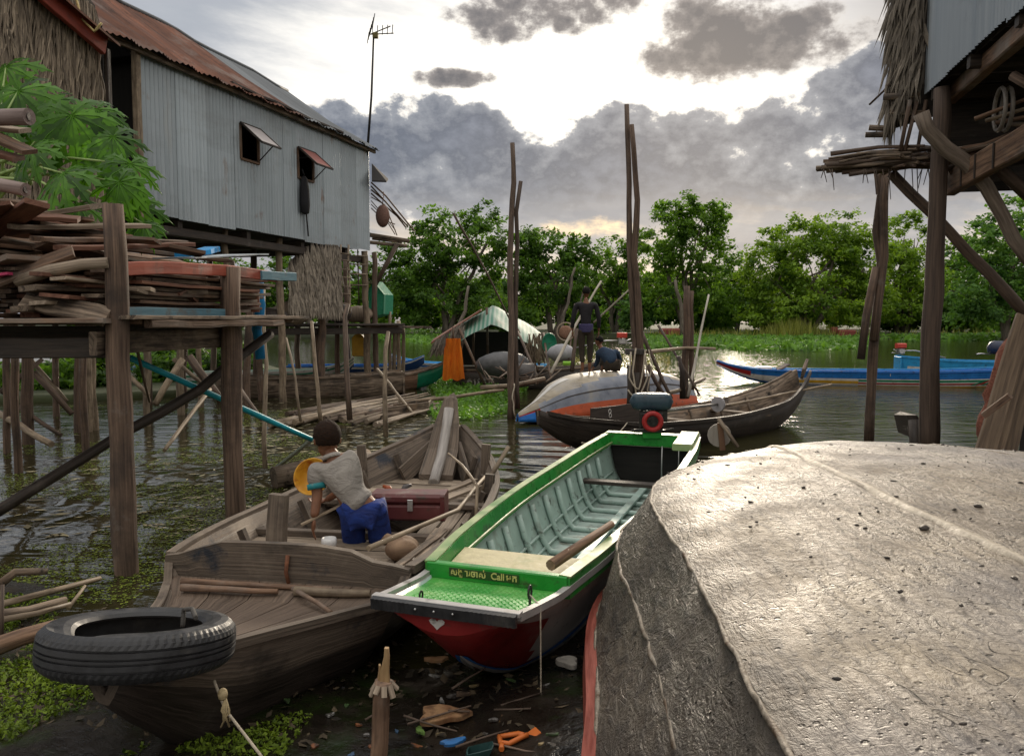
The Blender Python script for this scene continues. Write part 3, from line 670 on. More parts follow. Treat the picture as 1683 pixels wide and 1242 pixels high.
# inside: ribs, stringers, floor water
for i in range(11):
    t = 1.28 + .36 * i; m = MB(MBm)
    m.tube([V(q_.x, q_.y, max(q_.z, .036)) for q_ in [Bh.pt(t, q, 1, .05) for q in (.05, .18, .3, .42, .52, .62, .72, .85, 1)] + [Bh.pt(t, q, -1, .05) for q in (.85, .72, .62, .52, .42, .3, .18, .05)]], .024, 7); m.build('rib', TEALP, bB)
for sd in (1, -1):
    for q in (.26, .42):
        m = MB(MBm); m.tube([Bh.pt(1.2 + 4.2 * e / 14, q, sd, .035) for e in range(15)], .012, 6); m.build('stringer', TEALP, bB)
m = MB(MBm); m.plank(V(1.2, .02, .07), V(5.3, .02, .07), .07, .025); m.build('keelson', TEALP, bB)
m = MB(MBm); m.loft([[V(t, Bh.par(t)[2] * .86, .014), V(t, -Bh.par(t)[2] * .86, .014)] for t in (1.18, 2, 3, 4, 4.9, 5.4)], False, False); m.build('floor', mat('pale_floor', (.22, .29, .27), (.42, .50, .46), coord='Object', scale=(3, 9, 3), rough=.35, bump=.3, stains=(((.12, .11, .08), 5, .52, .66),)), bB)
m = MB(MBm); m.plank(V(1.17, .30, .31), V(1.17, -.30, .31), .34, .02, up=(1, 0, 0)); m.build('bow_bulkhead', TEALP, bB)
m = MB(MBm); m.plank(V(4.35, .50, .27), V(4.35, -.50, .27), .13, .035); m.build('thwart', DARKW, bB)
m = MB(MBm); m.plank(V(5.5, .5, .53), V(5.5, -.5, .53), .13, .13, ch=.008); tr_ = m.build('transom_box', GREENP, bB)
m = MB(MBm); m.plank(V(5.5, .505, .598), V(5.5, -.505, .598), .14, .008, ch=.001); m.build('worn_cap', MATS['worn_green_cap'], tr_)
m = MB(MBm); m.plank(V(5.53, .46, .2), V(5.53, -.46, .2), .50, .025, up=(1, 0, 0)); m.build('transom', DARK, bB)
m = MB(MBm); m.plank(V(4.75, -.42, .585), V(5.55, -.40, .60), .2, .07, ch=.01); m.build('stern_locker', mat('pale_green_cap', (.20, .36, .12), (.46, .50, .28), coord='Object', scale=(4, 4, 4), rough=.45, bump=.2), bB)
for yy in (-.12, -.3):
    m = MB(MBm); m.tube([V(5.42, yy, .48), V(5.40, yy, .05)], .008, 6); m.build('stern_rod', STEEL, bB)
m = MB(MBm); m.tube([V(.30 + .022 * math.cos(a), -.30 + .0 * a, .575 + .03 * math.sin(a) + .012) for a in [2 * PI * k / 14 for k in range(15)]], .006, 6, caps=False); m.tube([V(.3, -.3, .51), V(.3, -.3, .56)], .007, 6); m.build('ring_bolt', IRON, bB)
m = MB(MBm); m.tube([V(.10 + .016 * math.cos(a), .16, .585 + .02 * math.sin(a)) for a in [2 * PI * k / 12 for k in range(13)]], .005, 6, caps=False); m.build('ring_bolt', IRON, bB)
# the painted name on the step face (Khmer with "Call" in the middle)
PLATE = paint('dark_green_label', (.03, .075, .02), .5); GOLD = mat('gold_lettering', (.42, .36, .10), (.62, .56, .24), coord='Object', scale=(20, 20, 20), rough=.5, bump=0)
MT = MBm @ Matrix.Translation((.6275, 0.06, .526)) @ Matrix.Rotation(-PI / 2, 4, 'Z') @ Matrix.Rotation(PI / 2, 4, 'X')
m = MB(MT); m.box((-.0, -.001, .0), (.39, .046, .002), ch=.0005); lab = m.build('name_label', PLATE, stepo)
text_mesh('សង', .047, MT @ Matrix.Translation((-.152, 0.0, .002)), 'lettering', GOLD, lab, condense=.95)
text_mesh('ស', .024, MT @ Matrix.Translation((-.128, -.018, .002)), 'lettering', GOLD, lab)
text_mesh('ារចាស់', .047, MT @ Matrix.Translation((-.042, 0.0, .002)), 'lettering', GOLD, lab, condense=1.0)
text_mesh('Call', .048, MT @ Matrix.Translation((.078, 0.0, .002)), 'lettering', GOLD, lab, condense=1.0)
text_mesh('មក', .047, MT @ Matrix.Translation((.155, 0.0, .002)), 'lettering', GOLD, lab, condense=1.05)
pole('tiller_pole', 'round brown wooden tiller pole resting on the right gunwale of the green boat', 'pole', [MBm @ V(.80, -.25, .56), MBm @ V(1.5, -.42, .62)], .03, .022, BROWNW, amp=.003)
m = MB(MBm); m.box((1.75, -.12, .125), (.22, .30, .12), ch=.012); tag(m.build('foam_block', mat('cream_foam', (.5, .47, .36), (.66, .62, .50), coord='Object', scale=(20, 20, 20), rough=.8)), 'small cream block lying on the ribs inside the green boat', 'block')
rope('mooring_line', 'thin line hanging straight down from the ring of the green boat', [MBm @ V(.3, -.3, .575), MBm @ V(.24, -.37, .55), MBm @ V(.24, -.375, .02)], .004, ROPEM, seg=5)

# long-tail engine on the green transom
e0 = MBm @ V(5.52, .02, .62); Me = Matrix.Translation(e0) @ Matrix.Rotation(math.radians(-4), 4, 'Z')
en = thing('longtail_engine', 'outboard engine with blue-grey tank and red flywheel on the stern of the green boat', 'engine', e0)
m = MB(Me); rings = []
for e in range(13):
    xx = -.24 + .48 * e / 12; k = (1 - abs(2 * e / 12 - 1) ** 6) ** .5 * .96 + .04
    rings.append([V(xx, .11 * k * math.copysign(abs(math.cos(a)) ** .6, math.cos(a)), .33 + .095 * k * math.copysign(abs(math.sin(a)) ** .6, math.sin(a))) for a in [2 * PI * q / 18 for q in range(18)]])
m.loft(rings, True, True); m.build('fuel_tank', paint('slate_blue_paint', (.035, .065, .09), .3, w=(.7, .85)), en)
def wheel(m, c, R, r, ax, n=28, k=8):
    ax = Vector(ax).normalized(); a = ax.orthogonal().normalized(); b = ax.cross(a)
    m.loft([[c + (a * math.cos(t) + b * math.sin(t)) * (R + r * math.cos(p)) + ax * r * math.sin(p) for p in [2 * PI * q / k for q in range(k)]] for t in [2 * PI * q / n for q in range(n + 1)]], True, False)
m = MB(Me); wheel(m, V(.0, -.17, .13), .088, .028, (0, 1, 0)); m.build('flywheel_ring', REDP, en)
m = MB(Me); m.tube([V(0, -.17, .13), V(0, -.12, .13)], .07, 18); m.tube([V(0, -.2, .13), V(0, -.17, .13)], .03, 12); m.build('flywheel_hub', IRON, en)
m = MB(Me); m.box((0, .0, .13), (.24, .2, .2), ch=.03); m.box((.12, .02, .18), (.1, .16, .14), ch=.02); m.build('engine_block', IRON, en)
m = MB(Me); m.plank(V(-.19, -.1, .02), V(.18, -.1, .02), .06, .03); m.tube([V(-.22, -.12, .02), V(-.1, -.14, .04), V(-.06, -.15, .05)], .014, 6); m.tube([V(.1, -.14, .02), V(.22, -.18, .06)], .012, 6); m.build('engine_mount', IRON, en)
m = MB(Me); m.box((0, -.08, -.03), (.2, .1, .07), ch=.01); m.build('mount_block', GREENP, en)
m = MB(Me); sh1 = Me.inverted() @ W(1180, 664, 9.6); m.tube([V(.15, .05, .22), sh1], [.02, .016], 8); sh_ = m.build('drive_shaft', mat('grey_metal', (.2, .19, .18), (.4, .38, .36), coord='Object', rough=.5, metallic=.4), en)
m = MB(Me); m.tube([sh1 + V(-.012, -.012, 0), sh1 + V(.012, .012, 0)], .095, 18); m.build('end_disc', paint('pale_grey_paint', (.42, .40, .42)), sh_)
# a second propeller bracket, rusty, close behind the overturned hull
q = W(1188, 722, 7.4); rb = thing('paddle_bracket', 'rusty bracket with a grey disc and pale handle standing behind the overturned hull', 'tool', q)
m = MB(); m.plank(q - V(0, 0, .1), q + V(-.03, 0, .16), .05, .04, up=(0, 1, 0)); m.build('upright', mat('rusty_brown_iron', (.10, .05, .03), (.26, .15, .09), coord='Object', rough=.8), rb)
m = MB(); m.tube([q + V(-.02, .05, .03), q + V(-.01, .09, .03)], .11, 18); m.build('disc', mat('grey_disc', (.2, .18, .16), (.36, .33, .29), coord='Object'), rb)
m = MB(); m.tube([q + V(-.05, -.02, .2), q + V(.12, -.08, -.06)], .018, 8); m.build('handle', PALEW, rb)

# ---------------------------------------------------------------- C: the big overturned hull in front
XC = 2.42
def cw(Y, w, end):                                      # half width falls in a rounded corner towards the far end
    r = 2.35; k = max(0, Y - (end - r)) / r; return w * (1 + .035 * max(0, 3.0 - Y)) * (1 - .72 * min(k, 1) ** 2.7) if k < 1 else w * .28
def zfall(Y, end): k = max(0, Y - (end - 1.6)) / 1.6; return k ** 2.4
bC = thing('overturned_hull', 'huge overturned grey boat hull with dried mud specks filling the lower right', 'boat', (XC, 3.5, .3))
ENDB = 5.75
prof = [(1.0, .985, 'c'), (1.135, .72, 'l'), (1.30, .44, 'g')]
wb = 1.74
rows = []; Ys = [.35 + (ENDB - .35) * (e / 46) for e in range(47)]
def csec(Y):
    k = zfall(Y, ENDB); s = cw(Y, 1, ENDB)
    pts = []
    for i in range(13):                                 # bottom planking from keel to chine, gently crowned
        a = i / 12; pts.append((wb * s * a, 1.055 - .075 * a ** 2.4 - .06 * a ** 9 - .10 * k))
    c0 = pts[-1]
    for a in (.12, .3, .5): pts.append((wb * s + .17 * a * 2 * (.3 + .7 * s), c0[1] - .245 * (a * 2) ** .9 - .03 * k * a))
    c1 = pts[-1]
    for a in (.35, .7, 1.0): pts.append((c1[0] + (.20 - .16 * max(0, min(1, (Y - 2.6) / 2))) * a, c1[1] - .30 * a))
    return pts
def crow(Y): 
    p = csec(Y); return [V(XC - a, Y, b) for a, b in p[::-1]] + [V(XC + a, Y, b) for a, b in p[1:]]
rows = [crow(Y) for Y in Ys]
# rounded far end: roll down to the gunwale
last = csec(ENDB)
for dy, dz, sx_ in ((.07, .03, .97), (.13, .10, .93), (.18, .25, .9), (.22, .45, .87)):
    rows.append([V(XC + (q.x - XC) * sx_, ENDB + dy, max(q.z - dz, .42)) for q in crow(ENDB)])
rows = [[q + V(0, 0, .010 * mnoise.noise(V(q.x * 1.5, q.y * 1.2, 1)) + .004 * mnoise.noise(V(q.x * 6, q.y * 5, 4))) for q in r] for r in rows]
HULLC = bpy.data.materials.new('weathered_hull'); HULLC.use_nodes = True
def hullc():
    t = HULLC.node_tree; t.nodes.clear(); tc = nd(t, 'ShaderNodeTexCoord'); O = tc.outputs['Object']
    n1 = nd(t, 'ShaderNodeTexNoise', {'Vector': O, 'Scale': 1.1, 'Detail': 8.0, 'Roughness': .62})
    n2 = nd(t, 'ShaderNodeTexNoise', {'Vector': O, 'Scale': 42.0, 'Detail': 6.0, 'Roughness': .7})
    sw = nd(t, 'ShaderNodeTexNoise', {'Vector': O, 'Scale': 2.2, 'Detail': 3.0, 'Distortion': 2.6})       # trowel swirls
    wv = math_(t, 'SINE', math_(t, 'MULTIPLY', sw.outputs['Fac'], 38.0))
    mp = nd(t, 'ShaderNodeMapping', {'Vector': O, 'Scale': (26, 7, 9), 'Rotation': (0, 0, .5)})
    sc1 = nd(t, 'ShaderNodeTexNoise', {'Vector': mp.outputs[0], 'Scale': 1.0, 'Detail': 5.0, 'Roughness': .7, 'Distortion': .8})
    vo = nd(t, 'ShaderNodeTexVoronoi', {'Vector': O, 'Scale': 19.0, 'Randomness': 1.0}, feature='F1')
    vo2 = nd(t, 'ShaderNodeTexVoronoi', {'Vector': O, 'Scale': 47.0}, feature='F1')
    pat = nd(t, 'ShaderNodeTexNoise', {'Vector': O, 'Scale': 2.4, 'Detail': 4.0})
    sp = math_(t, 'MULTIPLY', nd(t, 'ShaderNodeMapRange', {'Value': vo.outputs['Distance'], 'From Min': .19, 'From Max': .10}).outputs[0], nd(t, 'ShaderNodeMapRange', {'Value': pat.outputs['Fac'], 'From Min': .46, 'From Max': .56}).outputs[0])
    sp2 = math_(t, 'MULTIPLY', nd(t, 'ShaderNodeMapRange', {'Value': vo2.outputs['Distance'], 'From Min': .26, 'From Max': .14}).outputs[0], nd(t, 'ShaderNodeMapRange', {'Value': sw.outputs['Fac'], 'From Min': .50, 'From Max': .60}).outputs[0])
    spk = math_(t, 'MAXIMUM', sp, sp2)
    cn = nd(t, 'ShaderNodeTexNoise', {'Vector': O, 'Scale': 1.7, 'Detail': 2.5, 'Distortion': 1.8})
    cl = nd(t, 'ShaderNodeMapRange', {'Value': math_(t, 'ABSOLUTE', math_(t, 'SUBTRACT', math_(t, 'FRACT', math_(t, 'MULTIPLY', cn.outputs['Fac'], 9.0)), .5)), 'From Min': .0, 'From Max': .035, 'To Min': 1.0, 'To Max': 0.0}).outputs[0]
    cl = math_(t, 'MULTIPLY', cl, nd(t, 'ShaderNodeMapRange', {'Value': n2.outputs['Fac'], 'From Min': .42, 'From Max': .56}).outputs[0])
    cl = math_(t, 'MULTIPLY', cl, nd(t, 'ShaderNodeMapRange', {'Value': n1.outputs['Fac'], 'From Min': .45, 'From Max': .6}).outputs[0])
    spk = math_(t, 'MAXIMUM', spk, cl)
    col = ramp(t, n1.outputs['Fac'], [(.32, (.055, .042, .031)), (.46, (.18, .143, .105)), (.64, (.34, .28, .205))])
    col = mixc(t, math_(t, 'MULTIPLY', nd(t, 'ShaderNodeMapRange', {'Value': sc1.outputs['Fac'], 'From Min': .46, 'From Max': .62}).outputs[0], .75), col, (.055, .045, .037))
    vp = nd(t, 'ShaderNodeTexNoise', {'Vector': O, 'Scale': .8, 'Detail': 4.0}); col = mixc(t, nd(t, 'ShaderNodeMapRange', {'Value': vp.outputs['Fac'], 'From Min': .5, 'From Max': .66, 'To Max': .7}).outputs[0], col, (.20, .19, .20))
    at = nd(t, 'ShaderNodeAttribute', attribute_name='tint'); gray = nd(t, 'ShaderNodeCombineColor', {0: at.outputs['Fac'], 1: at.outputs['Fac'], 2: at.outputs['Fac']})
    col = mixc(t, 1.0, col, gray.outputs[0], 'MULTIPLY')
    col = mixc(t, spk, col, (.022, .016, .012))
    wood = nd(t, 'ShaderNodeTexNoise', {'Vector': nd(t, 'ShaderNodeMapping', {'Vector': O, 'Scale': (3, 3, 3)}).outputs[0], 'Scale': 1.0, 'Detail': 7.0})
    rg = nd(t, 'ShaderNodeMapRange', {'Value': wood.outputs['Fac'], 'From Min': .35, 'From Max': .65, 'To Min': .30, 'To Max': .60})
    h = math_(t, 'ADD', math_(t, 'ADD', math_(t, 'MULTIPLY', n2.outputs['Fac'], .5), math_(t, 'MULTIPLY', wv, .035)), math_(t, 'ADD', math_(t, 'MULTIPLY', sc1.outputs['Fac'], .9), math_(t, 'MULTIPLY', spk, -.5)))
    bp = nd(t, 'ShaderNodeBump', {'Height': h, 'Strength': 1.0, 'Distance': .028})
    bs = nd(t, 'ShaderNodeBsdfPrincipled', {'Base Color': col, 'Roughness': rg.outputs[0], 'Specular IOR Level': .4, 'Normal': bp.outputs[0]})
    t.links.new(bs.outputs[0], nd(t, 'ShaderNodeOutputMaterial').inputs[0])
hullc()
m = MB(); nr = len(rows[0]); cpos = 3
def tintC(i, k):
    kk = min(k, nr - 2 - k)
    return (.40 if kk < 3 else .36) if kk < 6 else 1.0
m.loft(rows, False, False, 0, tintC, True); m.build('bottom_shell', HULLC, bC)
# raised strakes and caulked seams
SEAM = mat('pale_caulk', (.10, .08, .06), (.36, .31, .245), coord='Object', scale=(30, 30, 30), rough=.6, bump=1.0, stains=(((.075, .042, .02), 6, .48, .62),))
def seamc(j, r, name='seam', mt=SEAM, x=None, a=0, b=47):
    m = MB(); pts = []
    for e in range(a, b):
        q = rows[e][j] if x is None else V(XC + x * (1 if e < 30 else 1), Ys[e], 0)
        if x is not None:
            s = cw(Ys[e], 1, ENDB); xx = max(-wb * s, min(wb * s, x * (1 - .25 * (1 - s)))); aa = abs(xx) / (wb * s); q = V(XC + xx, Ys[e], 1.055 - .075 * aa ** 2.4 - .10 * zfall(Ys[e], ENDB))
        pts.append(q + V(RND.gauss(0, .004), 0, RND.gauss(0, .002)))
    m.tube([q - V(0, 0, r * .45) for q in wander(pts, .05, .003)], r, 7, jit=.35); return m.build(name, mt, bC)
seamc(6, .008); seamc(3, .009); seamc(nr - 7, .008); seamc(0, .010, 'gunwale_seam')

def band(x, w, mt=SEAM, up_=.010, nm_='caulk_band'):
    m = MB(); rr_ = random.Random(int(x * 100)); rings = []
    for e in range(0, 45):
        s = cw(Ys[e], 1, ENDB); xx = max(-wb * s, min(wb * s, x * (1 - .25 * (1 - s)))); pr = []
        for k in (-1, -.4, .4, 1):
            q = xx + k * w * rr_.uniform(.55, 1.3); aa = min(1, abs(q) / (wb * s)); pr.append(V(XC + q, Ys[e], 1.058 - .075 * aa ** 2.4 - .10 * zfall(Ys[e], ENDB) - .06 * aa ** 9 + up_ * (1 if abs(k) < .9 else -.5) + .010 * mnoise.noise(V((XC + q) * 1.5, Ys[e] * 1.2, 1))))
        rings.append(pr)
    m.loft(rings, False, False, 0, 1, True); m.build(nm_, mt, bC)
band(-.72, .030, mat('pale_caulk_band', (.20, .165, .125), (.50, .44, .35), coord='Object', scale=(30, 30, 30), rough=.6, bump=1.0))
for x_ in (.95,): band(x_, .0035, DARKW, .006, 'plank_seam'); seamc(0, .007, x=.55); seamc(0, .008, x=1.2)
for sd, j in ((-1, 0), (1, nr - 1)):
    m = MB(); m.loft([[q + V(0, 0, .0), q + V(sd * .05, 0, -.03), q + V(sd * .06, 0, -.16), q + V(0, 0, -.16)] for q in (rows[e][j] for e in range(0, 47))], True, True, 0, 1, False)
    m.build('rub_rail', mat('worn_red_wood', (.16, .03, .02), (.36, .10, .07), scale=(4, 30, 1), rough=.6, bump=.4), bC)
for i, Y in enumerate((1.6, 4.4)):
    pole('support_log', 'log laid under the big overturned hull', 'log', [V(.9, Y, .2), V(4.2, Y, .2)], .09, .08, DARKW, 'logs under the overturned hull')
m = MB(); rr = random.Random(3)
for i in range(260):                                    # dried clods and chips
    x_, y_ = rr.uniform(.75, 3.9), rr.uniform(1.5, 5.4); s = cw(y_, 1, ENDB)
    if abs(x_ - XC) > wb * s * .97: continue
    a = abs(x_ - XC) / (wb * s); zz = 1.055 - .075 * a ** 2.4 - .10 * zfall(y_, ENDB); k = rr.uniform(.003, .009) * (2.2 if rr.random() < .05 else 1)
    m.ell((x_, y_, zz + k * .3), (k * rr.uniform(1, 2.2), k, k * .6), Matrix.Rotation(rr.uniform(0, 3), 3, 'Z'), 6, 4)
tag(m.build('mud_crumbs', DARKW), 'dark dried mud crumbs scattered over the overturned hull', 'mud', kind='stuff')

# ---------------------------------------------------------------- D: dark open boat across the middle
MD = frame(.33, 10.05, 0, 41.5)
stD = [(0, .05, .68, .02, .50), (.35, .19, .58, .08, .28), (.9, .36, .50, .2, .06), (1.7, .5, .40, .34, -.08), (3.4, .62, .37, .46, -.12), (5.0, .56, .45, .40, -.1), (6.0, .36, .64, .22, .1), (6.7, .16, .92, .08, .5)]
D = Hull(MD, stD, th=.035, w=1.9, N=34)
bD = thing('dark_wooden_boat', 'dark brown open wooden boat with upturned ends moored behind the green boat', 'boat', MD @ V(3, 0, -.1))
D.build('hull', [DARKW, GREYW], bD, mi=lambda t, q, ins: 1 if ins else 0, jit=.002)
for sd in (1, -1): m = MB(MD); D.rail(m, sd, .1, 6.6, .05, .05, .0); m.build('gunwale', GREYW if sd > 0 else DARKW, bD)
m = MB(MD); m.plank(V(1.1, .1, .47), V(2.75, .32, .46), .02, .30, segs=5, ch=.003, sag=.01); pb = m.build('side_board', DARKW, bD)
m = MB(MD)
for cx_, cz in ((1.55, .54), (1.56, .48)): wheel(m, V(cx_, .145 + .005, cz), .03, .007, (-.13, 1, 0), 14, 5)
m.build('white_mark', WHITEP, pb)
m = MB(MD); m.plank(V(2.2, .27, .50), V(2.3, .285, .46), .03, .05); m.build('white_mark', WHITEP, pb)
for t in (1.6, 2.4, 3.2, 4.0, 4.8, 5.5):
    m = MB(MD); m.tube([D.pt(t, q, 1, .05) for q in (.02, .2, .4, .6, .9)] + [D.pt(t, q, -1, .05) for q in (.6, .4, .2, .02)], .025, 6); m.build('rib', GREYW, bD)
for t in (3.0, 4.6): m = MB(MD); m.plank(V(t, .55, .3), V(t, -.55, .3), .16, .03); m.build('thwart', GREYW, bD)
m = MB(MD); m.plank(V(6.45, -.12, .86), V(6.9, .05, 1.02), .2, .05, up=(0, 1, .3)); m.build('stern_post', GREYW, bD)
pole('oar_pole', 'thin pole lying along the right half of the dark wooden boat', 'pole', [MD @ V(3.4, -.3, .48), MD @ V(6.95, -.42, .66)], .022, .018, POLEW)
rope('mooring_rope', 'thin rope running from the dark wooden boat down to the green boat', [D.world(1.25, 0, -1) + V(0, 0, .02), MBm @ V(4.75, .6, .58)], .008, ROPEM, sag=.12)

# ---------------------------------------------------------------- E: overturned blue and white hull the two men are working on
ME = frame(.10, 13.75, .04, 41.5) @ Matrix.Rotation(PI, 4, 'X')
stE = [(0, .05, -.02, .02, -.16), (.4, .26, .0, .10, -.34), (1.0, .55, .02, .36, -.66), (1.7, .74, .03, .56, -.79), (3.0, .82, .03, .66, -.82), (3.9, .74, .03, .56, -.70), (4.6, .55, .02, .38, -.48)]
Eh = Hull(ME, stE, th=.03, w=1.9, N=34, n=12)
bE = thing('overturned_boat', 'overturned white and blue boat with an orange edge that two men stand on', 'boat', ME @ V(3, 0, 0))
TANP = mat('worn_tan_paint', (.24, .20, .145), (.52, .46, .36), coord='Object', scale=(2.5, 2.5, 5), rough=.42, bump=.2, stains=(((.07, .06, .05), (1.6, 5, 5), .55, .72), ((.36, .35, .35), 1.4, .5, .7)))
STEELB = mat('worn_blue_grey_paint', (.125, .145, .19), (.29, .31, .36), coord='Object', scale=(3, 3, 3), rough=.35, bump=.15, stains=(((.36, .33, .27), 2, .55, .75),))
# stations were written keel-down; the frame turns them over, so z is mirrored here
Eh.st = [(a, b, -c, d, -e) for a, b, c, d, e in stE]
def ptE(t, q, side, inn=0.0):
    hb, zs, hc, zb = Eh.par(t); w = Eh.w
    hb = max(hb - inn, .004); hc = max(hc - inn, .003); zb = zb - inn
    a, b, c = (1 - q) ** 2, 2 * w * q * (1 - q), q * q; Dn = a + b + c
    return Vector((t, side * (a * hb + b * hc) / Dn, -(a * zs + b * zb + c * zb) / Dn))
Eh.pt = ptE
Eh.build('hull', [TANP, STEELB, ORANGEP, BLUEP, REDP, DARKW], bE, mi=lambda t, q, ins: 5 if ins else ((3 if q < .22 else (4 if q < .3 else 0)) if t < .28 else ((2 if q < .13 else (1 if q < .62 - .1 * math.sin(t * 2) else 0)))))
for sd in (1, -1):
    m = MB(ME); Eh.strip(m, sd, .15, 4.6, .32, .345, .006); m.build('plank_seam', DARKW, bE)
m = MB(ME); Eh.strip(m, 1, .02, 1.2, .94, 1.0, .006); Eh.strip(m, -1, .02, 1.2, .94, 1.0, .006); m.build('bow_strip', WHITEP, bE)
# ================================================================ left bank: metal stilt house, thatched house, deck with lumber
def corrugated(m, P0, P1, z0, z1, pitch=.10, amp=.014, nrm=None, sheet=.82, holes=(), mi=0, tintv=.14):
    """vertical-ribbed sheeting from P0 to P1; z0, z1 functions of s or numbers; holes (s0, s1, zlo, zhi)"""
    P0, P1 = Vector(P0), Vector(P1); L = (P1 - P0).length; d = (P1 - P0) / L; nrm = nrm or Vector((d.y, -d.x, 0))
    f0 = z0 if callable(z0) else (lambda s: z0); f1 = z1 if callable(z1) else (lambda s: z1)
    n = int(L / pitch * 4); S = [L * i / n for i in range(n + 1)]
    for h in holes:
        for e in (h[0], h[1]):
            k = min(range(len(S)), key=lambda i: abs(S[i] - e)); S[k] = e
    tints = {}; drop = {}
    def col(s, k):
        q = P0 + d * s + nrm * (amp * math.sin(2 * PI * s / pitch) + .008 * (k % 2)); return q
    for i in range(n):
        k = int(((S[i] + S[i + 1]) / 2) / sheet)
        if i and k != int(((S[i] + S[i - 1]) / 2) / sheet) and not any(h[0] - .02 < S[i] < h[1] + .02 for h in holes):
            m.poly([Vector((*col(S[i], k - 1)[:2], f0(S[i]))), Vector((*col(S[i], k)[:2], f0(S[i]))), Vector((*col(S[i], k)[:2], f1(S[i]))), Vector((*col(S[i], k - 1)[:2], f1(S[i])))], mi, .55)  # step between sheets, the overlap's shadow put into its darker tint
        if k not in tints: tints[k] = 1 + RND.uniform(-tintv, tintv); drop[k] = RND.uniform(-.03, .03)
        sm = (S[i] + S[i + 1]) / 2
        cuts = [f0(sm) + drop[k], f1(sm)]
        for h in holes:
            if h[0] - 1e-6 < sm < h[1] + 1e-6: cuts = [cuts[0], h[2], h[3], cuts[-1]]
        for a in range(0, len(cuts), 2):
            zs = [cuts[a]] + ([cuts[a] + (cuts[a + 1] - cuts[a]) * (.18 + .5 * ((k * 37) % 11) / 11)] if cuts[a + 1] - cuts[a] > 1 else []) + [cuts[a + 1]]
            for lv, (za, zb) in enumerate(zip(zs, zs[1:])):
                pts = [Vector((*col(S[i], k)[:2], za)), Vector((*col(S[i + 1], k)[:2], za)), Vector((*col(S[i + 1], k)[:2], zb)), Vector((*col(S[i], k)[:2], zb))]
                m.poly(pts, mi, tints[k] * (1 if lv == 0 else 1 + tintv * .6 * math.sin(k * 2.3)), [(za, S[i]), (za, S[i + 1]), (zb, S[i + 1]), (zb, S[i])], True)
def thatch_face(m, P0, P1, z0, z1, nrm, n, ll=.7, w=.018, lean=0.0, tint=(.6, 1.25), out=.10, mi=0, rnd=None):
    """palm-leaf strips hung in overlapping rows"""
    rnd = rnd or random.Random(5); P0, P1 = Vector(P0), Vector(P1)
    for i in range(n):
        s = rnd.random(); f0 = z0(s) if callable(z0) else z0; f1 = z1(s) if callable(z1) else z1
        zt = rnd.uniform(f0 + ll * .35, f1 + ll * .1); zt = min(zt, f1)
        b = P0.lerp(P1, s); l = ll * rnd.uniform(.6, 1.2)
        dd = (P1 - P0).normalized() * (lean + rnd.gauss(0, .16)) * l; o = nrm * rnd.uniform(.0, out)
        a = Vector((b.x, b.y, zt)) + o * .5; e = Vector((b.x, b.y, max(zt - l, f0 - .12))) + o + dd
        sd = (P1 - P0).normalized() * w * rnd.uniform(.5, 1.4); t = rnd.uniform(*tint)
        q = a.lerp(e, .5) + nrm * .02
        m.poly([a - sd * .4, q - sd, q + nrm * .012, a + nrm * .008], mi, t, [(0, 0), (l / 2, 0), (l / 2, .02), (0, .02)])
        m.poly([a + nrm * .008, q + nrm * .012, q + sd, a + sd * .4], mi, t * .85, [(0, .02), (l / 2, .02), (l / 2, .04), (0, .04)])
        m.poly([q - sd, e, q + nrm * .012], mi, t, [(l / 2, 0), (l, .02), (l / 2, .02)])
        m.poly([q + nrm * .012, e, q + sd], mi, t * .85, [(l / 2, .02), (l, .02), (l / 2, .04)])

B0 = V(-6.17, 13.4, 0); B1 = V(-3.75, 21.1, 0); WD = (B1 - B0).normalized(); WN = V(WD.y, -WD.x, 0)     # WN points to the viewer's side
HL = (B1 - B0).length
Hs = thing('stilt_house', 'grey corrugated metal house on tall wooden stilts with a rusty roof and two propped shutters', 'house', B0.lerp(B1, .5))
def wallp(px, py):
    """where the line of sight meets the house wall: (s along the wall, z)"""
    r = ray(px, py); k = ((B0 - V(0, 0, CAMH)).dot(WN)) / r.dot(WN); q = V(0, 0, CAMH) + r * k
    return (q - B0).dot(WD), q.z
w1a, w1b = wallp(393, 203), wallp(418, 268); w2a, w2b = wallp(488, 243), wallp(508, 298)
holes = [(w1a[0], w1b[0] + .12, w1b[1], w1a[1]), (w2a[0], w2b[0] + .15, w2b[1], w2a[1])]
m = MB(); corrugated(m, B0, B1, 3.62, lambda s: 6.26, nrm=WN, holes=holes); m.build('wall', ZINC, Hs)
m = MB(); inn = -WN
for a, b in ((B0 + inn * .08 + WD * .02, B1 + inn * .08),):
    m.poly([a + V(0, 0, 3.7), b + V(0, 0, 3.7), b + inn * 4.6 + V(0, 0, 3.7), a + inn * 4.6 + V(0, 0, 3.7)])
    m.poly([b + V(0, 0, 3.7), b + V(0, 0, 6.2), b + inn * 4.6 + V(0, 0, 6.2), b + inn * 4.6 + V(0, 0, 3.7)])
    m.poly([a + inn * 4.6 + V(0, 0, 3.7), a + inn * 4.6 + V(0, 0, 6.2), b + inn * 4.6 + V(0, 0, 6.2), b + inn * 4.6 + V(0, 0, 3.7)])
m.poly([a + V(0, 0, 6.2), b + V(0, 0, 6.2), b + inn * 4.6 + V(0, 0, 6.2), a + inn * 4.6 + V(0, 0, 6.2)]); m.build('interior_boards', DARK, Hs)
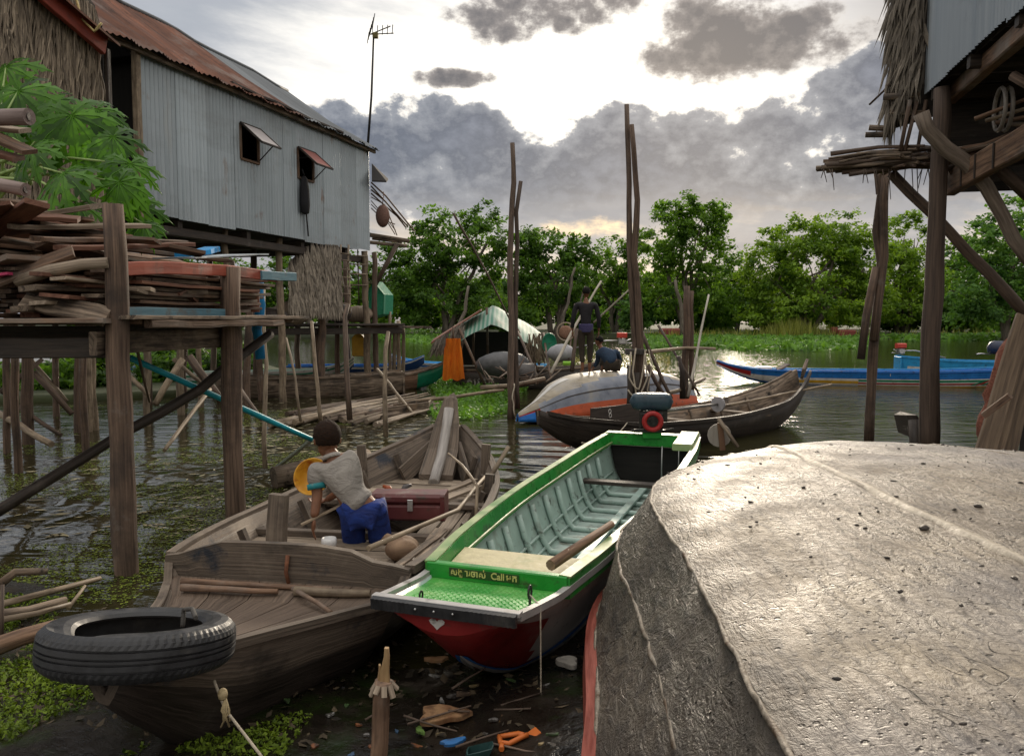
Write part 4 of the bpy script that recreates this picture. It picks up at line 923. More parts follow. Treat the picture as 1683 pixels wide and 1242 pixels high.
for i, (h, mt) in enumerate(zip(holes, (mat('pale_shutter', (.36, .33, .33), (.52, .49, .49), coord='Object', rough=.6), mat('faded_red_shutter', (.24, .075, .065), (.36, .15, .13), scale=(3, 25, 1), rough=.6)))):
    wn = thing('w', None, None); bpy.data.objects.remove(wn)
    s0, s1, za, zb = h; fr = MB()
    for sa, z_a, sb_, z_b in ((s0, za, s0, zb), (s1, za, s1, zb), (s0, zb, s1, zb), (s0, za, s1, za)):
        fr.plank(B0 + WD * sa + WN * .02 + V(0, 0, z_a), B0 + WD * sb_ + WN * .02 + V(0, 0, z_b), .05, .05, up=WN)
    fo = fr.build('window', BROWNW, Hs)
    dn = (WN * .72 + V(0, 0, -.62)).normalized(); l = (zb - za) * .92; top = V(0, 0, zb)
    m = MB(); c0 = B0 + WD * (s0 - .02) + WN * .05 + top; c1 = B0 + WD * (s1 + .04) + WN * .05 + top
    m.loft([[c0, c1, c1 + V(0, 0, .02), c0 + V(0, 0, .02)], [q + dn * l for q in (c0, c1, c1 + V(0, 0, .02), c0 + V(0, 0, .02))]], True, True, 0, 1, False); sh_ = m.build('shutter', mt, fo)
    m = MB()
    for q0, q1 in ((c0, c1), (c1, c1 + dn * l), (c1 + dn * l, c0 + dn * l), (c0 + dn * l, c0)): m.plank(q0 + V(0, 0, .012), q1 + V(0, 0, .012), .035, .04)
    m.build('shutter_frame', DARKW, sh_)
    m = MB(); m.tube([B0 + WD * s1 + WN * .04 + V(0, 0, za + .06), c1 + dn * l * .72], .012, 6); m.build('prop', DARKW, sh_)
# corner post, eave board, battens
m = MB(); m.plank(B0 - WD * .05 + V(0, 0, 3.4), B0 - WD * .05 + V(0, 0, 6.3), .10, .12, up=WN, segs=6, wob=.006); m.build('corner_post', POLEW, Hs)
m = MB(); m.plank(B0 - WD * 1.2 + WN * .12 + V(0, 0, 6.23), B1 + WD * .12 + WN * .12 + V(0, 0, 6.23), .06, .10, segs=14, wob=.012); m.build('eave_board', GREYW, Hs)
m = MB(); m.plank(B0 + WD * 2.2 + WN * .16 + V(0, 0, 6.33), B0 + WD * 6.3 + WN * .2 + V(0, 0, 6.30), .09, .05, segs=12, wob=.02); m.build('eave_batten', DARKW, Hs)
# roof: slopes up away from the viewer; ridge follows the photo's falling line
RW = 2.5
def ridge_z(s):
    q = B0 + WD * s - WN * RW
    return q
sil = [(150, -30), (186, 0), (280, 44), (324, 73), (416, 118), (450, 140), (478, 160), (520, 192), (560, 219), (582, 229)]
def sily(px):
    for (a, b), (c_, d_) in zip(sil, sil[1:]):
        if a <= px <= c_: return b + (d_ - b) * (px - a) / (c_ - a)
    return sil[0][1] + (px - sil[0][0]) * .47 if px < sil[0][0] else sil[-1][1]
def rz(s):
    q = B0 + WD * s - WN * RW; z = 7.6
    px = CX + q.x / q.y * FPX
    for _ in range(6):                                  # pitch makes the column depend slightly on height
        d = q - V(0, 0, CAMH); yy = math.cos(TH) * q.y - math.sin(TH) * (z - CAMH); px = CX + FPX * q.x / yy
        z = W(px, sily(px), q.y).z
    return z
def roof(sa, sb, mt, name, wav=.10):
    m = MB(); n = int((sb - sa) / wav * 4); prev = None; tv = {}
    for i in range(n + 1):
        s = sa + (sb - sa) * i / n; o = .016 * math.sin(2 * PI * s / wav); k = int(s / .8)
        e = B0 + WD * s + WN * (.28 + .05 * math.sin(s * 9)) + V(0, 0, 6.24 + o); zt = rz(max(-2.5, min(s, 7.6)))
        r = B0 + WD * s - WN * RW + V(0, 0, zt + o); mid = e.lerp(r, .5) + V(0, 0, -.05 + .03 * math.sin(s * 2.1))
        cur = (e, mid, r)
        if prev:
            tv.setdefault(k, RND.uniform(.72, 1.2))
            for a in range(2): m.poly([prev[a], cur[a], cur[a + 1], prev[a + 1]], 0, tv[k], [(a * 1.5, s - .02), (a * 1.5, s), (a * 1.5 + 1.5, s), (a * 1.5 + 1.5, s - .02)], True)
        prev = cur
    return m.build(name, mt, Hs)
roof(-2.4, 4.6, RUST, 'rusty_roof'); roof(4.6, 8.25, ROOFG, 'grey_roof')
m = MB(); q = [B0 + WD * s - WN * RW + V(0, 0, rz(min(s, 7.6)) + .02) for s in [-2.4 + 10.6 * e / 20 for e in range(21)]]; m.tube(q, .05, 8); m.build('ridge_cap', ROOFG, Hs)
m = MB()                                                # far slope of the roof and the gable boards
for e in range(12):
    sa, sb_ = -2.4 + 10.6 * e / 12, -2.4 + 10.6 * (e + 1) / 12
    a, b = [B0 + WD * s - WN * RW + V(0, 0, rz(min(s, 7.6))) for s in (sa, sb_)]
    m.poly([a, b, b - WN * 2.6 + V(0, 0, -1.3), a - WN * 2.6 + V(0, 0, -1.3)])
m.build('far_roof', ROOFG, Hs)
m = MB()
m.poly([B1 + V(0, 0, 6.2), B1 - WN * RW + V(0, 0, rz(7.6)), B1 - WN * 5 + V(0, 0, 6.1)]); m.build('gable', ZINC2, Hs)
m = MB()
for s in (1.0, 3.0, 5.0, 7.0): m.plank(B0 + WD * s - WN * .1 + V(0, 0, 3.55), B0 + WD * s - WN * 4.7 + V(0, 0, 3.55), .12, .16)
m.build('floor_joist', DARKW, Hs); m = MB(); m.plank(B0 - WN * .15 + V(0, 0, 3.4), B1 - WN * .15 + V(0, 0, 3.4), .12, .16, segs=8, wob=.01); m.build('floor_beam', DARKW, Hs)
# stilts
stl = [(375, 13.8 + 2.0, .065, POLEW), (463, 17.6, .085, POLEW), (526, 19.0, .10, POSTW), (602, 20.9, .095, POLEW), (616, 21.3, .08, DPOLE), (551, 21.5, .075, POSTW)]
for i, (px, Y, r, mt) in enumerate(stl):
    q = W(px, 560, Y); q.z = 0
    pole('stilt', None, None, [V(q.x, Y, -.3), V(q.x + RND.uniform(-.05, .05), Y, 3.62)], r, r * .85, mt, parent=Hs)
for px, Y in ((490, 23), (420, 19.5), (300, 18), (350, 22), (240, 17), (570, 24), (385, 24)):
    q = W(px, 560, Y); pole('stilt', None, None, [V(q.x, Y, -.3), V(q.x, Y, 3.6)], .085, .075, DPOLE, parent=Hs)
# far end: little awning, hanging rack of sticks, bracing
eaw = thing('lean_to', 'small dark awning over drooping sticks on the far end of the metal house', 'awning', B1 + V(0, .3, 5))
m = MB(); qq = [W(611, 271, 21.3), W(638, 296, 21.8), W(635, 300, 20.9), W(611, 299, 20.4)]; m.loft([qq, [q + V(0, 0, .04) for q in qq]], True, True, 0, 1, False); m.build('sheet', DARK, eaw)
for i in range(8):
    k = i / 7; m = MB(); m.tube([W(610, 300 + 42 * k, 21.2 + k * .5), W(632 - 5 * k + RND.uniform(-5, 5), 318 + 40 * k + RND.uniform(-6, 6), 21.5 + k * .4), W(676 - 30 * k + RND.uniform(-7, 7), 380 + RND.uniform(-12, 10), 21.8 + k * .3)], RND.uniform(.012, .024), 5); m.build('rack_stick', DPOLE if i % 2 else BROWNW, eaw)
for i, (a, b, r) in enumerate((((608, 386, 21.2), (672, 396, 21.8), .06), ((606, 398, 21.2), (668, 404, 22.0), .05), ((612, 392, 21.8), (660, 398, 22.2), .04))):
    m = MB(); m.tube([W(*a), W(*b)], r, 7); m.build('ledge_pole', GREYW, eaw)
m = MB(); m.tube([W(652, 402, 21.6), W(616, 470, 21.4)], .06, 8); m.build('brace', DPOLE, eaw)
m = MB(); c = W(629, 354, 21.3); m.ell(c, (.19, .19, .32), nu=16, nv=10, fn=lambda q: 1 - .12 * max(0, q.z)); m.tube([c + V(0, 0, .28), c + V(.03, 0, .62)], .012, 5)
tag(m.build('basket', mat('dark_basket', (.09, .045, .035), (.26, .15, .12), coord='Object', scale=(30, 30, 60), rough=.8, bump=.6)), 'round brown basket hanging from the stick rack behind the metal house', 'basket')
# bag hanging from the second window
q = B0 + WD * (w2a[0] + .12) + WN * .10; zt = w2b[1] + .05
m = MB(); rings = []
for z_, a, b in ((.0, .04, .02), (-.05, .11, .05), (-.3, .16, .07), (-.62, .17, .08), (-.80, .15, .06), (-.84, .06, .03)):
    rings.append([q + WD * (a * math.cos(t)) + WN * (b * math.sin(t)) + V(0, 0, zt + z_) for t in [2 * PI * k / 12 for k in range(12)]])
m.loft(rings, True, True); m.plank(q + WD * .05 + V(0, 0, zt - .8), q + WD * .12 + V(0, 0, zt - 1.32), .07, .02); m.tube([q + V(0, 0, zt + .02), q - WN * .06 + V(0, 0, zt + .16)], .02, 6)
tag(m.build('cloth_bag', mat('black_cloth', (.006, .006, .008), (.022, .022, .028), coord='Object', scale=(9, 9, 9), rough=.9, bump=.3)), 'black cloth bag hanging out of the red shuttered window', 'bag')
# aerial on the far roof corner
ab = B1 - WD * .1 + V(0, 0, 6.1); tvx = thing('tv_antenna', 'tall thin television aerial on a mast at the far corner of the metal house', 'antenna', ab)
tp = W(614, 62, 21.0); m = MB(); m.tube([ab, ab.lerp(tp, .5) + V(.03, 0, 0), tp], [.035, .03, .025], 7); m.build('mast', IRON, tvx)
m = MB(); m.tube([tp + V(-.12, .2, .15), tp + V(.55, -.25, .02)], .014, 6); m.tube([tp + V(-.12, .2, .15), tp + V(.5, -.45, .12)], .014, 6); m.build('boom', IRON, tvx)
for i in range(5):
    c = (tp + V(-.05, .15, .14)).lerp(tp + V(.52, -.25, .02), i / 4); m = MB(); m.tube([c + V(-.02, .12, .02), c + V(.05, -.24, .12)], .011, 5); m.build('element', IRON, tvx)
for i in range(6):
    m = MB(); zz = -.25 + .1 * i; m.tube([tp + V(-.22 + .03 * i, .3, .18 + zz * .9), tp + V(-.06 + .03 * i, -.3, .26 + zz * .9)], .011, 5); m.build('reflector_bar', IRON, tvx)
m = MB(); m.box(tp + V(.05, 0, .05), (.14, .12, .14), ch=.02); m.build('junction_box', mat('yellowed_plastic', (.14, .12, .04), (.22, .19, .07), coord='Object'), tvx)

# ---------------------------------------------------------------- thatched house nearest on the left
T0 = W(-120, 100, 8.2); T1 = W(160, 100, 10.6); T0.z = T1.z = 0; TD = (T1 - T0).normalized(); TN = V(TD.y, -TD.x, 0)
Th = thing('thatched_house', 'house with a palm leaf wall and red roof edge at the upper left', 'house', T1)
m = MB(); m.poly([T0 + V(0, 0, 2.2), T1 + V(0, 0, 2.2), T1 + V(0, 0, 5.9), T0 + V(0, 0, 7.2)]); m.build('wall_backing', DARKW, Th)
m = MB(); thatch_face(m, T0, T1, 2.4, lambda s: 7.1 - 1.3 * s, TN, 6200, .8, .022, -.12, (.55, 1.3), .12); m.build('palm_leaf_wall', THATCH, Th)
e0, e1 = W(40, -40, 9.2), W(172, 74, 10.4)
m = MB(); m.plank(e0, e1, .07, .26, up=V(0, 0, 1), segs=6, wob=.01); m.build('red_eave_board', REDEAVE, Th)
m = MB(); u0 = V(-.2, .25, 1.0); m.loft([[e0 + TN * .15, e1 + TN * .15 + TD * .1, e1 - TN * 1.5 + V(0, 0, 1.1), e0 - TN * 1.5 + V(0, 0, 1.1)], [q + V(0, 0, .03) for q in (e0 + TN * .15, e1 + TN * .15 + TD * .1, e1 - TN * 1.5 + V(0, 0, 1.1), e0 - TN * 1.5 + V(0, 0, 1.1))]], True, True, 0, 1, False); m.build('roof', RUST, Th)
m = MB(); m.plank(e1 + V(-.02, .1, -.02), e1 + V(-.02, .1, -2.4), .07, .05, up=TN); m.build('corner_batten', DARKW, Th)
for k, s in enumerate((.15, .5, .95)):
    q = T0.lerp(T1, s) - TN * .3; pole('stilt', None, None, [q + V(0, 0, -.3), q + V(0, 0, 2.6)], .05, .045, POSTW, parent=Th)
m = MB(); m.plank(T0 + V(0, 0, 2.3) - TN * .2, T1 + V(0, 0, 2.3) - TN * .2, .1, .16); m.build('floor_beam', DARKW, Th)
m = MB(); m.plank(T1 + V(.02, .05, 2.3), T1 + V(.02, .05, 5.7), .02, .07, up=TN); m.build('edge_strip', DARK, Th)
rope('string_of_lights', 'yellowish string hanging in a loop under the red eave', [W(124, -8, 10.0), W(133, 30, 10.0), W(155, 52, 10.0), W(167, 38, 10.0)], .014, mat('yellow_string', (.36, .27, .10), (.6, .5, .25), coord='Object', scale=(40, 40, 40)), seg=3, cat='string')
# dark back house part between the two: open front under the rusty roof
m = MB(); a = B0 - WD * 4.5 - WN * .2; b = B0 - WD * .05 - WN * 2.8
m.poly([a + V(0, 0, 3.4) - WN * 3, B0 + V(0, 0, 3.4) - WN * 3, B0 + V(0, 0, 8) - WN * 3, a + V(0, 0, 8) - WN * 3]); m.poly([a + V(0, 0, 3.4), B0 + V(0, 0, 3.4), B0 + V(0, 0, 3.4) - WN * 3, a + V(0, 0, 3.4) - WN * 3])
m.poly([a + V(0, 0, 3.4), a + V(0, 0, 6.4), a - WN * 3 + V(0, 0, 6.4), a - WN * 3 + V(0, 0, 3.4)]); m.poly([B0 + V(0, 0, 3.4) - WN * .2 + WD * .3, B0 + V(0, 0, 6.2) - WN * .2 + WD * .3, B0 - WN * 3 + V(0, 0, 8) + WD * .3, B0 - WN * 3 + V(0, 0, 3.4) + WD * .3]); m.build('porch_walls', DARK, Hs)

# ---------------------------------------------------------------- deck on posts with the timber pile
DZ = 1.845
N1 = V(*W(199, 700, 5.68)[:2], 0); N2 = V(*W(383, 650, 7.27)[:2], 0)
Dk = thing('deck', 'rough plank deck on stilts carrying the timber pile', 'deck', V(-4, 6.6, 0))
pole('deck_post', 'thick weathered post nearest at the left rising above the deck', 'post', [V(N1.x + .02, 5.66, -.35), V(N1.x - .01, 5.68, 1.2), V(N1.x - .005, 5.69, 2.66)], .088, .073, POSTW, amp=.006, n=14)
pole('deck_post', 'second thick post behind the first with its top just above the pile', 'post', [V(N2.x, 7.27, -.35), V(N2.x - .0, 7.28, 2.32)], .095, .088, POSTW, amp=.006, n=14)
RD = (N2 - N1).normalized(); RDn = V(RD.y, -RD.x, 0)
for i in range(12):
    Yk = 5.62 + i * .25; x1 = N1.x + (Yk - 5.68) * RD.x / RD.y + RND.uniform(-.02, .09)
    m = MB(); m.plank(V(-6.5, Yk + RND.uniform(-.03, .03), DZ - .02), V(x1, Yk, DZ - .02 + RND.uniform(-.012, .012)), .23, .035, segs=6, wob=.006, tint=RND.uniform(.7, 1.2)); m.build('deck_plank', BROWNW, Dk)
for i, (dx, dz, w_, t_) in enumerate(((.06, -.21, .07, .13),)):
    m = MB(); m.plank(N1 - RDn * .13 + RD * -.1 + V(0, 0, DZ - .17), N1 - RDn * .13 + RD * 1.75 + V(0, 0, DZ - .17), .06, .17, segs=8, wob=.006); m.build('edge_beam', GREYW, Dk)
m = MB(); m.plank(V(-6.5, 5.72, DZ - .22), V(N1.x + .02, 5.72, DZ - .20), .07, .15, segs=5, wob=.006); m.build('front_beam', DARKW, Dk)
m = MB(); m.plank(V(-6.5, 7.3, DZ - .16), V(N2.x + .02, 7.3, DZ - .16), .07, .2, segs=5, wob=.006); m.build('cross_beam', DARKW, Dk)
m = MB(); m.plank(N1 + RDn * .1 + RD * -.05 + V(0, 0, DZ + .015), N1 + RDn * .12 + RD * 2.9 + V(0, 0, DZ + .02), .16, .03, segs=8, wob=.008); m.build('edge_board', GREYW, Dk)
m = MB(); m.plank(N1 + RDn * .14 + RD * .15 + V(0, 0, DZ - .04), N1 + RDn * .16 + RD * 2.3 + V(0, 0, DZ - .03), .07, .06, segs=8, wob=.014, tint=1.1); m.build('edge_slab', POSTW, Dk)
rr = random.Random(11)
DLAB = 'weathered brown plank lying in the timber pile on the deck'; DG = 'planks in the timber pile on the deck'
def pile_top(u):                                        # height of the stack as it goes away from the viewer and to the left
    return u
npl = 0
for layer in range(15):                                 # right-hand stack: long boards lying along the deck edge
    z = DZ + .03 + layer * .036
    for j in range(6):
        back = .16 + j * .20 + rr.uniform(-.05, .05)
        if layer > 10 and j < 1 + (layer - 10) // 2: continue
        if layer > 5 and rr.random() < .25: continue
        s0 = rr.uniform(-.05, .45) - (.2 if j > 2 else 0); s1 = rr.uniform(2.2, 2.95)
        a = N1 - RDn * back + RD * s0; b = N1 - RDn * (back + rr.uniform(-.12, .12)) + RD * s1
        if j == 0 and layer in (1, 2, 10): continue
        m = MB(); tl = rr.uniform(-.01, .02); m.plank(a + V(0, 0, z), b + V(0, 0, z + tl), rr.uniform(.13, .22), rr.uniform(.022, .034), segs=6, wob=.006, tint=rr.uniform(.75, 1.3), sag=rr.uniform(-.01, .015))
        o = m.build('plank', (BROWNW, BROWNW, REDW, GREYW)[rr.randrange(4)]); tag(o, DLAB, 'plank', DG); npl += 1
for i in range(62):                                     # left heap: shorter pieces at all angles
    x_ = rr.uniform(-4.6, -2.95); lev = rr.uniform(0, 1) ; zmax = .42 + .44 * min(1, (-2.9 - x_) / .9)
    z = DZ + .04 + lev * zmax; an = rr.gauss(.12, .28) + (PI / 2 if rr.random() < .45 else 0); L = rr.uniform(.8, 2.3)
    y_ = rr.uniform(5.75, 7.6); c = V(x_, y_, z); d = V(math.sin(an), math.cos(an), rr.gauss(0, .05))
    a, b = c - d * L / 2, c + d * L / 2
    if max(a.x, b.x) > -2.72 or min(a.y, b.y) < 5.45:
        sh2 = V(min(0, -2.75 - max(a.x, b.x)), max(0, 5.5 - min(a.y, b.y)), 0); a += sh2; b += sh2
    m = MB(); m.plank(a, b, rr.uniform(.09, .24), rr.uniform(.02, .045), up=V(rr.gauss(0, .25), rr.gauss(0, .25), 1), segs=5, wob=.006, tint=rr.uniform(.7, 1.35))
    tag(m.build('plank', (BROWNW, GREYW, REDW, BROWNW, PALEW)[rr.randrange(5)]), DLAB, 'plank', DG)
def px_plank(name, lab, a, b, w, t, mt, up=(0, 0, 1), cat='board', segs=6, wob=.008, sag=0.0):
    m = MB(); m.plank(W(*a), W(*b), w, t, up=up, segs=segs, wob=wob, sag=sag); return tag(m.build(name, mt), lab, cat)
EDG = RDn
m = MB(); m.plank(N1 - RDn * .02 + RD * .08 + V(0, 0, W(0, 441, 5.75).z), N1 - RDn * .02 + RD * 2.55 + V(0, 0, W(0, 452, 7.9).z), .05, .10, up=V(0, 0, 1), segs=10, wob=.008, sag=-.03)
tag(m.build('red_board', mat('faded_orange_red', (.24, .045, .025), (.46, .115, .07), scale=(2, 20, 1), rough=.6, stains=(((.11, .06, .045), 3, .54, .7),))), 'long faded red board along the top edge of the stack between the two deck posts', 'board')
m = MB(); m.plank(N1 - RDn * .0 + RD * 2.2 + V(0, 0, W(0, 450, 7.6).z), N1 + RDn * .02 + RD * 2.95 + V(0, 0, W(0, 452, 8.2).z), .05, .09, segs=4, wob=.004)
tag(m.build('blue_board', mat('faded_blue_wood', (.05, .15, .21), (.14, .28, .34), scale=(2, 20, 1), rough=.6, stains=(((.12, .10, .085), 3, .55, .7),))), 'short faded blue board sticking out past the second deck post', 'board')
m = MB(); m.plank(N1 - RDn * .03 + RD * .12 + V(0, 0, W(0, 512, 5.8).z), N1 - RDn * .03 + RD * 1.65 + V(0, 0, W(0, 514, 7.2).z), .04, .07, segs=6, wob=.005)
tag(m.build('blue_board', MATS['faded_blue_wood']), 'faded blue board at the bottom of the stack between the two deck posts', 'board')
px_plank('sheet_scrap', 'pale blue-white metal sheet on top of the timber pile', (285, 424, 7.0), (412, 418, 8.3), .4, .015, mat('pale_sheet', (.34, .40, .45), (.52, .57, .60), coord='Object', scale=(3, 9, 3), rough=.45))
px_plank('blue_tarp_roll', 'small bright blue sheet folded on top of the timber pile', (300, 420, 7.3), (348, 410, 7.8), .16, .05, paint('bright_blue_plastic', (.02, .28, .62), .4), cat='sheet')
pole('log', 'pale crooked log lying along the front of the timber pile left of the nearest post', 'log', [W(28, 462, 5.62), W(80, 444, 5.6), W(130, 436, 5.6), W(178, 432, 5.62)], .045, .04, PALEW, amp=.01)
px_plank('slab', 'broad split slab leaning on the front edge of the deck', (40, 490, 5.6), (178, 521, 5.6), .16, .03, GREYW, up=(0, -.75, .65))
px_plank('slab', 'long brown board sloping up at the left end of the timber heap', (-20, 468, 5.58), (120, 412, 5.75), .15, .03, BROWNW, up=(0, -.6, .8))
px_plank('pink_scrap', 'small bright pink rag in the timber heap', (-5, 453, 5.55), (16, 450, 5.55), .06, .02, paint('pink_cloth', (.55, .06, .16), .8), cat='rag', segs=2)
for i, (a, b, r, lab) in enumerate((((-30, 194, 6.2), (48, 192, 6.1), .062, 'thick grey pipe end sticking out at the upper left above the papaya leaves'), ((-30, 298, 6.0), (42, 312, 5.9), .05, 'round pale log end sticking out at the left below the papaya leaves'))):
    m = MB(); m.tube([W(*a), W(*b)], r, 14); m.tube([W(*b) - V(.01, 0, 0), W(*b) + V(.004, 0, 0)], r * .5, 10, tint=.2); tag(m.build('log_end', mat('pinkish_grey_wood', (.16, .115, .105), (.34, .27, .25), rough=.7)), lab, 'log')
for i, (a, b) in enumerate((((-30, 215, 6.3), (50, 250, 6.2)), ((-30, 245, 6.2), (30, 262, 6.2)), ((-40, 205, 6.4), (40, 215, 6.35)), ((-30, 330, 6.0), (78, 336, 6.2)), ((-20, 348, 5.9), (130, 362, 6.1)), ((20, 372, 5.9), (240, 372, 6.9)), ((60, 392, 5.8), (300, 398, 7.2)), ((100, 408, 5.8), (310, 401, 7.2)))):
    m = MB(); m.plank(W(*a), W(*b), .14, .035, up=(0, -.3, 1), segs=5, wob=.008, tint=RND.uniform(.8, 1.2)); tag(m.build('plank', (BROWNW, REDW, PALEW)[i % 3]), DLAB, 'plank', DG)
# bundle hung at the end of the deck and blue drum
m = MB(); c = W(410, 478, 8.3); m.tube([c + V(0, 0, -.22), c + V(0, 0, .2)], .10, 12); tag(m.build('bucket', mat('reddish_bucket', (.22, .09, .06), (.36, .17, .12), coord='Object', rough=.6)), 'reddish bucket hanging at the far end of the deck', 'bucket')
m = MB(); m.tube(wander([W(425, 455, 8.6), W(428, 500, 8.6), W(424, 560, 8.6), W(428, 590, 8.6)], .12, .02), .055, 8); tag(m.build('blue_cloth', paint('blue_cloth_paint', (.02, .25, .55), .8)), 'blue cloth hanging at the far end of the deck', 'cloth')

# posts and bracing under the deck and the thatched house
PG = 'thin stilts under the deck at the left'; PL = 'bare stilt standing in the water under the deck at the left'
for px, Y, r in ((40, 11.6, .085), (128, 12.8, .085), (140, 12.9, .065), (153, 13.1, .07), (5, 10.8, .05), (242, 13.6, .06), (296, 15.2, .075), (404, 15.4, .075), (330, 16.5, .06), (90, 15.0, .06)):
    q = W(px, 640, Y); pole('stilt', PL, 'post', [V(q.x, Y, -.3), V(q.x + RND.uniform(-.08, .08), Y + .1, 2.2)], r, r * .9, POLEW if RND.random() < .6 else POSTW, PG)
BG = 'braces under the deck at the left'; BL = 'slanting brace pole under the deck at the left'
for a, b, r in (((0, 680, 11.0), (85, 730, 10.0), .045), ((10, 655, 12.0), (100, 715, 11.4), .035), ((55, 612, 12.4), (118, 680, 12.4), .05), ((0, 645, 12), (70, 590, 12.4), .04), ((215, 620, 13.4), (245, 650, 13.2), .04), ((300, 590, 13.5), (255, 665, 13), .06), ((310, 585, 13), (365, 660, 13), .07), ((285, 590, 14), (345, 640, 14), .04), ((345, 640, 12), (270, 740, 10), .03), ((20, 560, 15), (110, 660, 15), .045), ((395, 640, 11.5), (430, 690, 10.5), .03)):
    polepx('brace', BL, 'pole', [a, b], r, r * .85, POLEW if RND.random() < .5 else DPOLE, BG)
polepx('dark_branch', 'long dark branch slanting from the water at lower left up past the second deck post', 'branch', [(-20, 850, 6.2), (200, 715, 7.0), (330, 640, 7.4), (445, 548, 8.2)], .05, .045, DARKW, amp=.012)
pole('blue_pipe', 'light blue plastic pipe slanting down from the deck into the water', 'pipe', [W(214, 588, 7.0), W(512, 722, 8.4)], .028, .028, CYANP, amp=.0, n=12)
polepx('thin_pole', 'thin stick tied beside the nearest deck post', 'stick', [(218, 548, 6.2), (246, 660, 7.4)], .014, .012, DPOLE)
# ---------------------------------------------------------------- under the metal house
tp = thing('thatch_panel', 'grey palm leaf panel hanging under the metal house', 'panel', W(520, 520, 18.3))
P0, P1 = W(474, 440, 18.0), W(556, 440, 19.0); P0.z = P1.z = 0; d = (P1 - P0).normalized(); nn = V(d.y, -d.x, 0)
m = MB(); m.poly([P0 + V(0, 0, 2.1), P1 + V(0, 0, 1.95), P1 + V(0, 0, 3.6), P0 + d * .4 + V(0, 0, 3.5), P0 + V(0, 0, 3.1)]); m.build('backing', DARKW, tp)
m = MB(); thatch_face(m, P0, P1, lambda s: 2.0 - .1 * s, lambda s: 3.15 + .45 * min(1, s * 2.2), nn, 900, .55, .032, .05, (.55, 1.25), .1); m.build('palm_leaves', THATCHG, tp)
ld = thing('ladder', 'wooden ladder hanging beside the palm leaf panel', 'ladder', W(576, 500, 19.4))
for px in (560, 573): m = MB(); m.tube(wander([W(px, 402, 19.4), W(px + 2, 515, 19.4)], .3, .008), .025, 6); m.build('rail', PALEW, ld)
for py in (416, 427, 442, 455, 470, 482, 498): m = MB(); m.tube([W(558, py, 19.38), W(577, py + 2, 19.38)], .02, 6); m.build('rung', PALEW, ld)
l2 = thing('pole_rack', 'rack of thin horizontal poles between the ladder and the far stilt', 'rack', W(592, 500, 21))
for py in (420, 434, 450, 468): m = MB(); m.tube([W(574, py, 20.6), W(604, py + 1, 20.8)], .018, 5); m.build('rail', PALEW, l2)
m = MB(); m.tube([W(588, 410, 20.8), W(590, 500, 20.8)], .018, 5); m.build('upright', DPOLE, l2)
NET = mat('green_net', (.03, .30, .17), (.09, .44, .28), coord='Object', scale=(20, 20, 20), rough=.7, bump=.3, transl=.35)
m = MB(); a, b, c_, d_, e_ = W(614, 462, 21.6), W(632, 484, 21.6), W(631, 516, 21.6), W(608, 522, 21.6), W(606, 478, 21.6); off = V(.15, .6, .0)
m.loft([[a, b, c_, d_, e_], [q + V(0, -.08, 0) for q in (a, b, c_, d_, e_)], [q + V(.02, .1, 0) for q in (a, b, c_, d_, e_)], [q + off for q in (a, b, c_, d_, e_)]], True, True, 0, 1, False)
tag(m.build('net_tent', NET), 'bright green netting hung behind the far stilt of the metal house', 'net')
# platform behind the stilts with clutter
pf = thing('landing_stage', 'low dark plank stage under the metal house', 'platform', W(550, 545, 22))
for i in range(6): m = MB(); m.plank(W(430, 533 + i * .6, 18 + i * .8), W(655, 533 + i * .4, 21 + i * .8), .5, .05, segs=5, wob=.01); m.build('plank', DARKW, pf)
m = MB(); m.plank(W(420, 545, 17.8), W(660, 543, 21), .08, .16, segs=4); m.build('beam', DARKW, pf)
m = MB(); m.plank(W(600, 536, 21), W(702, 538, 23), .35, .06, segs=4, wob=.01); m.build('jutting_board', GREYW, pf)
for px, Y, r in ((648, 22.2, .06), (655, 22.4, .07), (662, 22.6, .06), (641, 22.0, .05), (425, 17.9, .08), (520, 20.5, .11)):
    q = W(px, 560, Y); pole('pile', None, None, [V(q.x, Y, -.2), V(q.x, Y, 1.75 + RND.uniform(-.1, .5) if px > 600 else 1.6)], r, r * .8, POLEW if px > 600 else POSTW, parent=pf)
CL = (('sack', (480, 515, 18.5), (.5, .35, .28), 'tan sack lying on the stage behind the palm leaf panel', PALEW), ('sack', (588, 516, 21.3), (.45, .3, .22), 'pale sack lying on the stage beside the far stilt', PALEW), ('basket', (560, 515, 20.5), (.3, .3, .25), 'dark basket standing on the stage below the ladder', DARKW), ('bundle', (445, 520, 17.8), (.4, .3, .2), 'dark bundle lying at the near end of the stage', DARKW))
for nm, p_, r_, lab, mt in CL:
    m = MB(); m.ell(W(*p_), r_, nu=12, nv=8, fn=lambda q: 1 + .15 * mnoise.noise(q * 2)); tag(m.build(nm, mt), lab, nm)
m = MB(); c = W(590, 567, 21.5); m.loft([[c + V(a * w_, b * w_, z_) for a, b in ((-1, -1), (1, -1), (1, 1), (-1, 1))] for z_, w_ in ((-.3, .13), (-.28, .16), (.2, .16), (.28, .1), (.30, .05), (.38, .05))], True, True, 0, 1, False); tag(m.build('jerrycan', YELLOWP), 'yellow jerrycan standing beside the far stilt of the metal house', 'can')

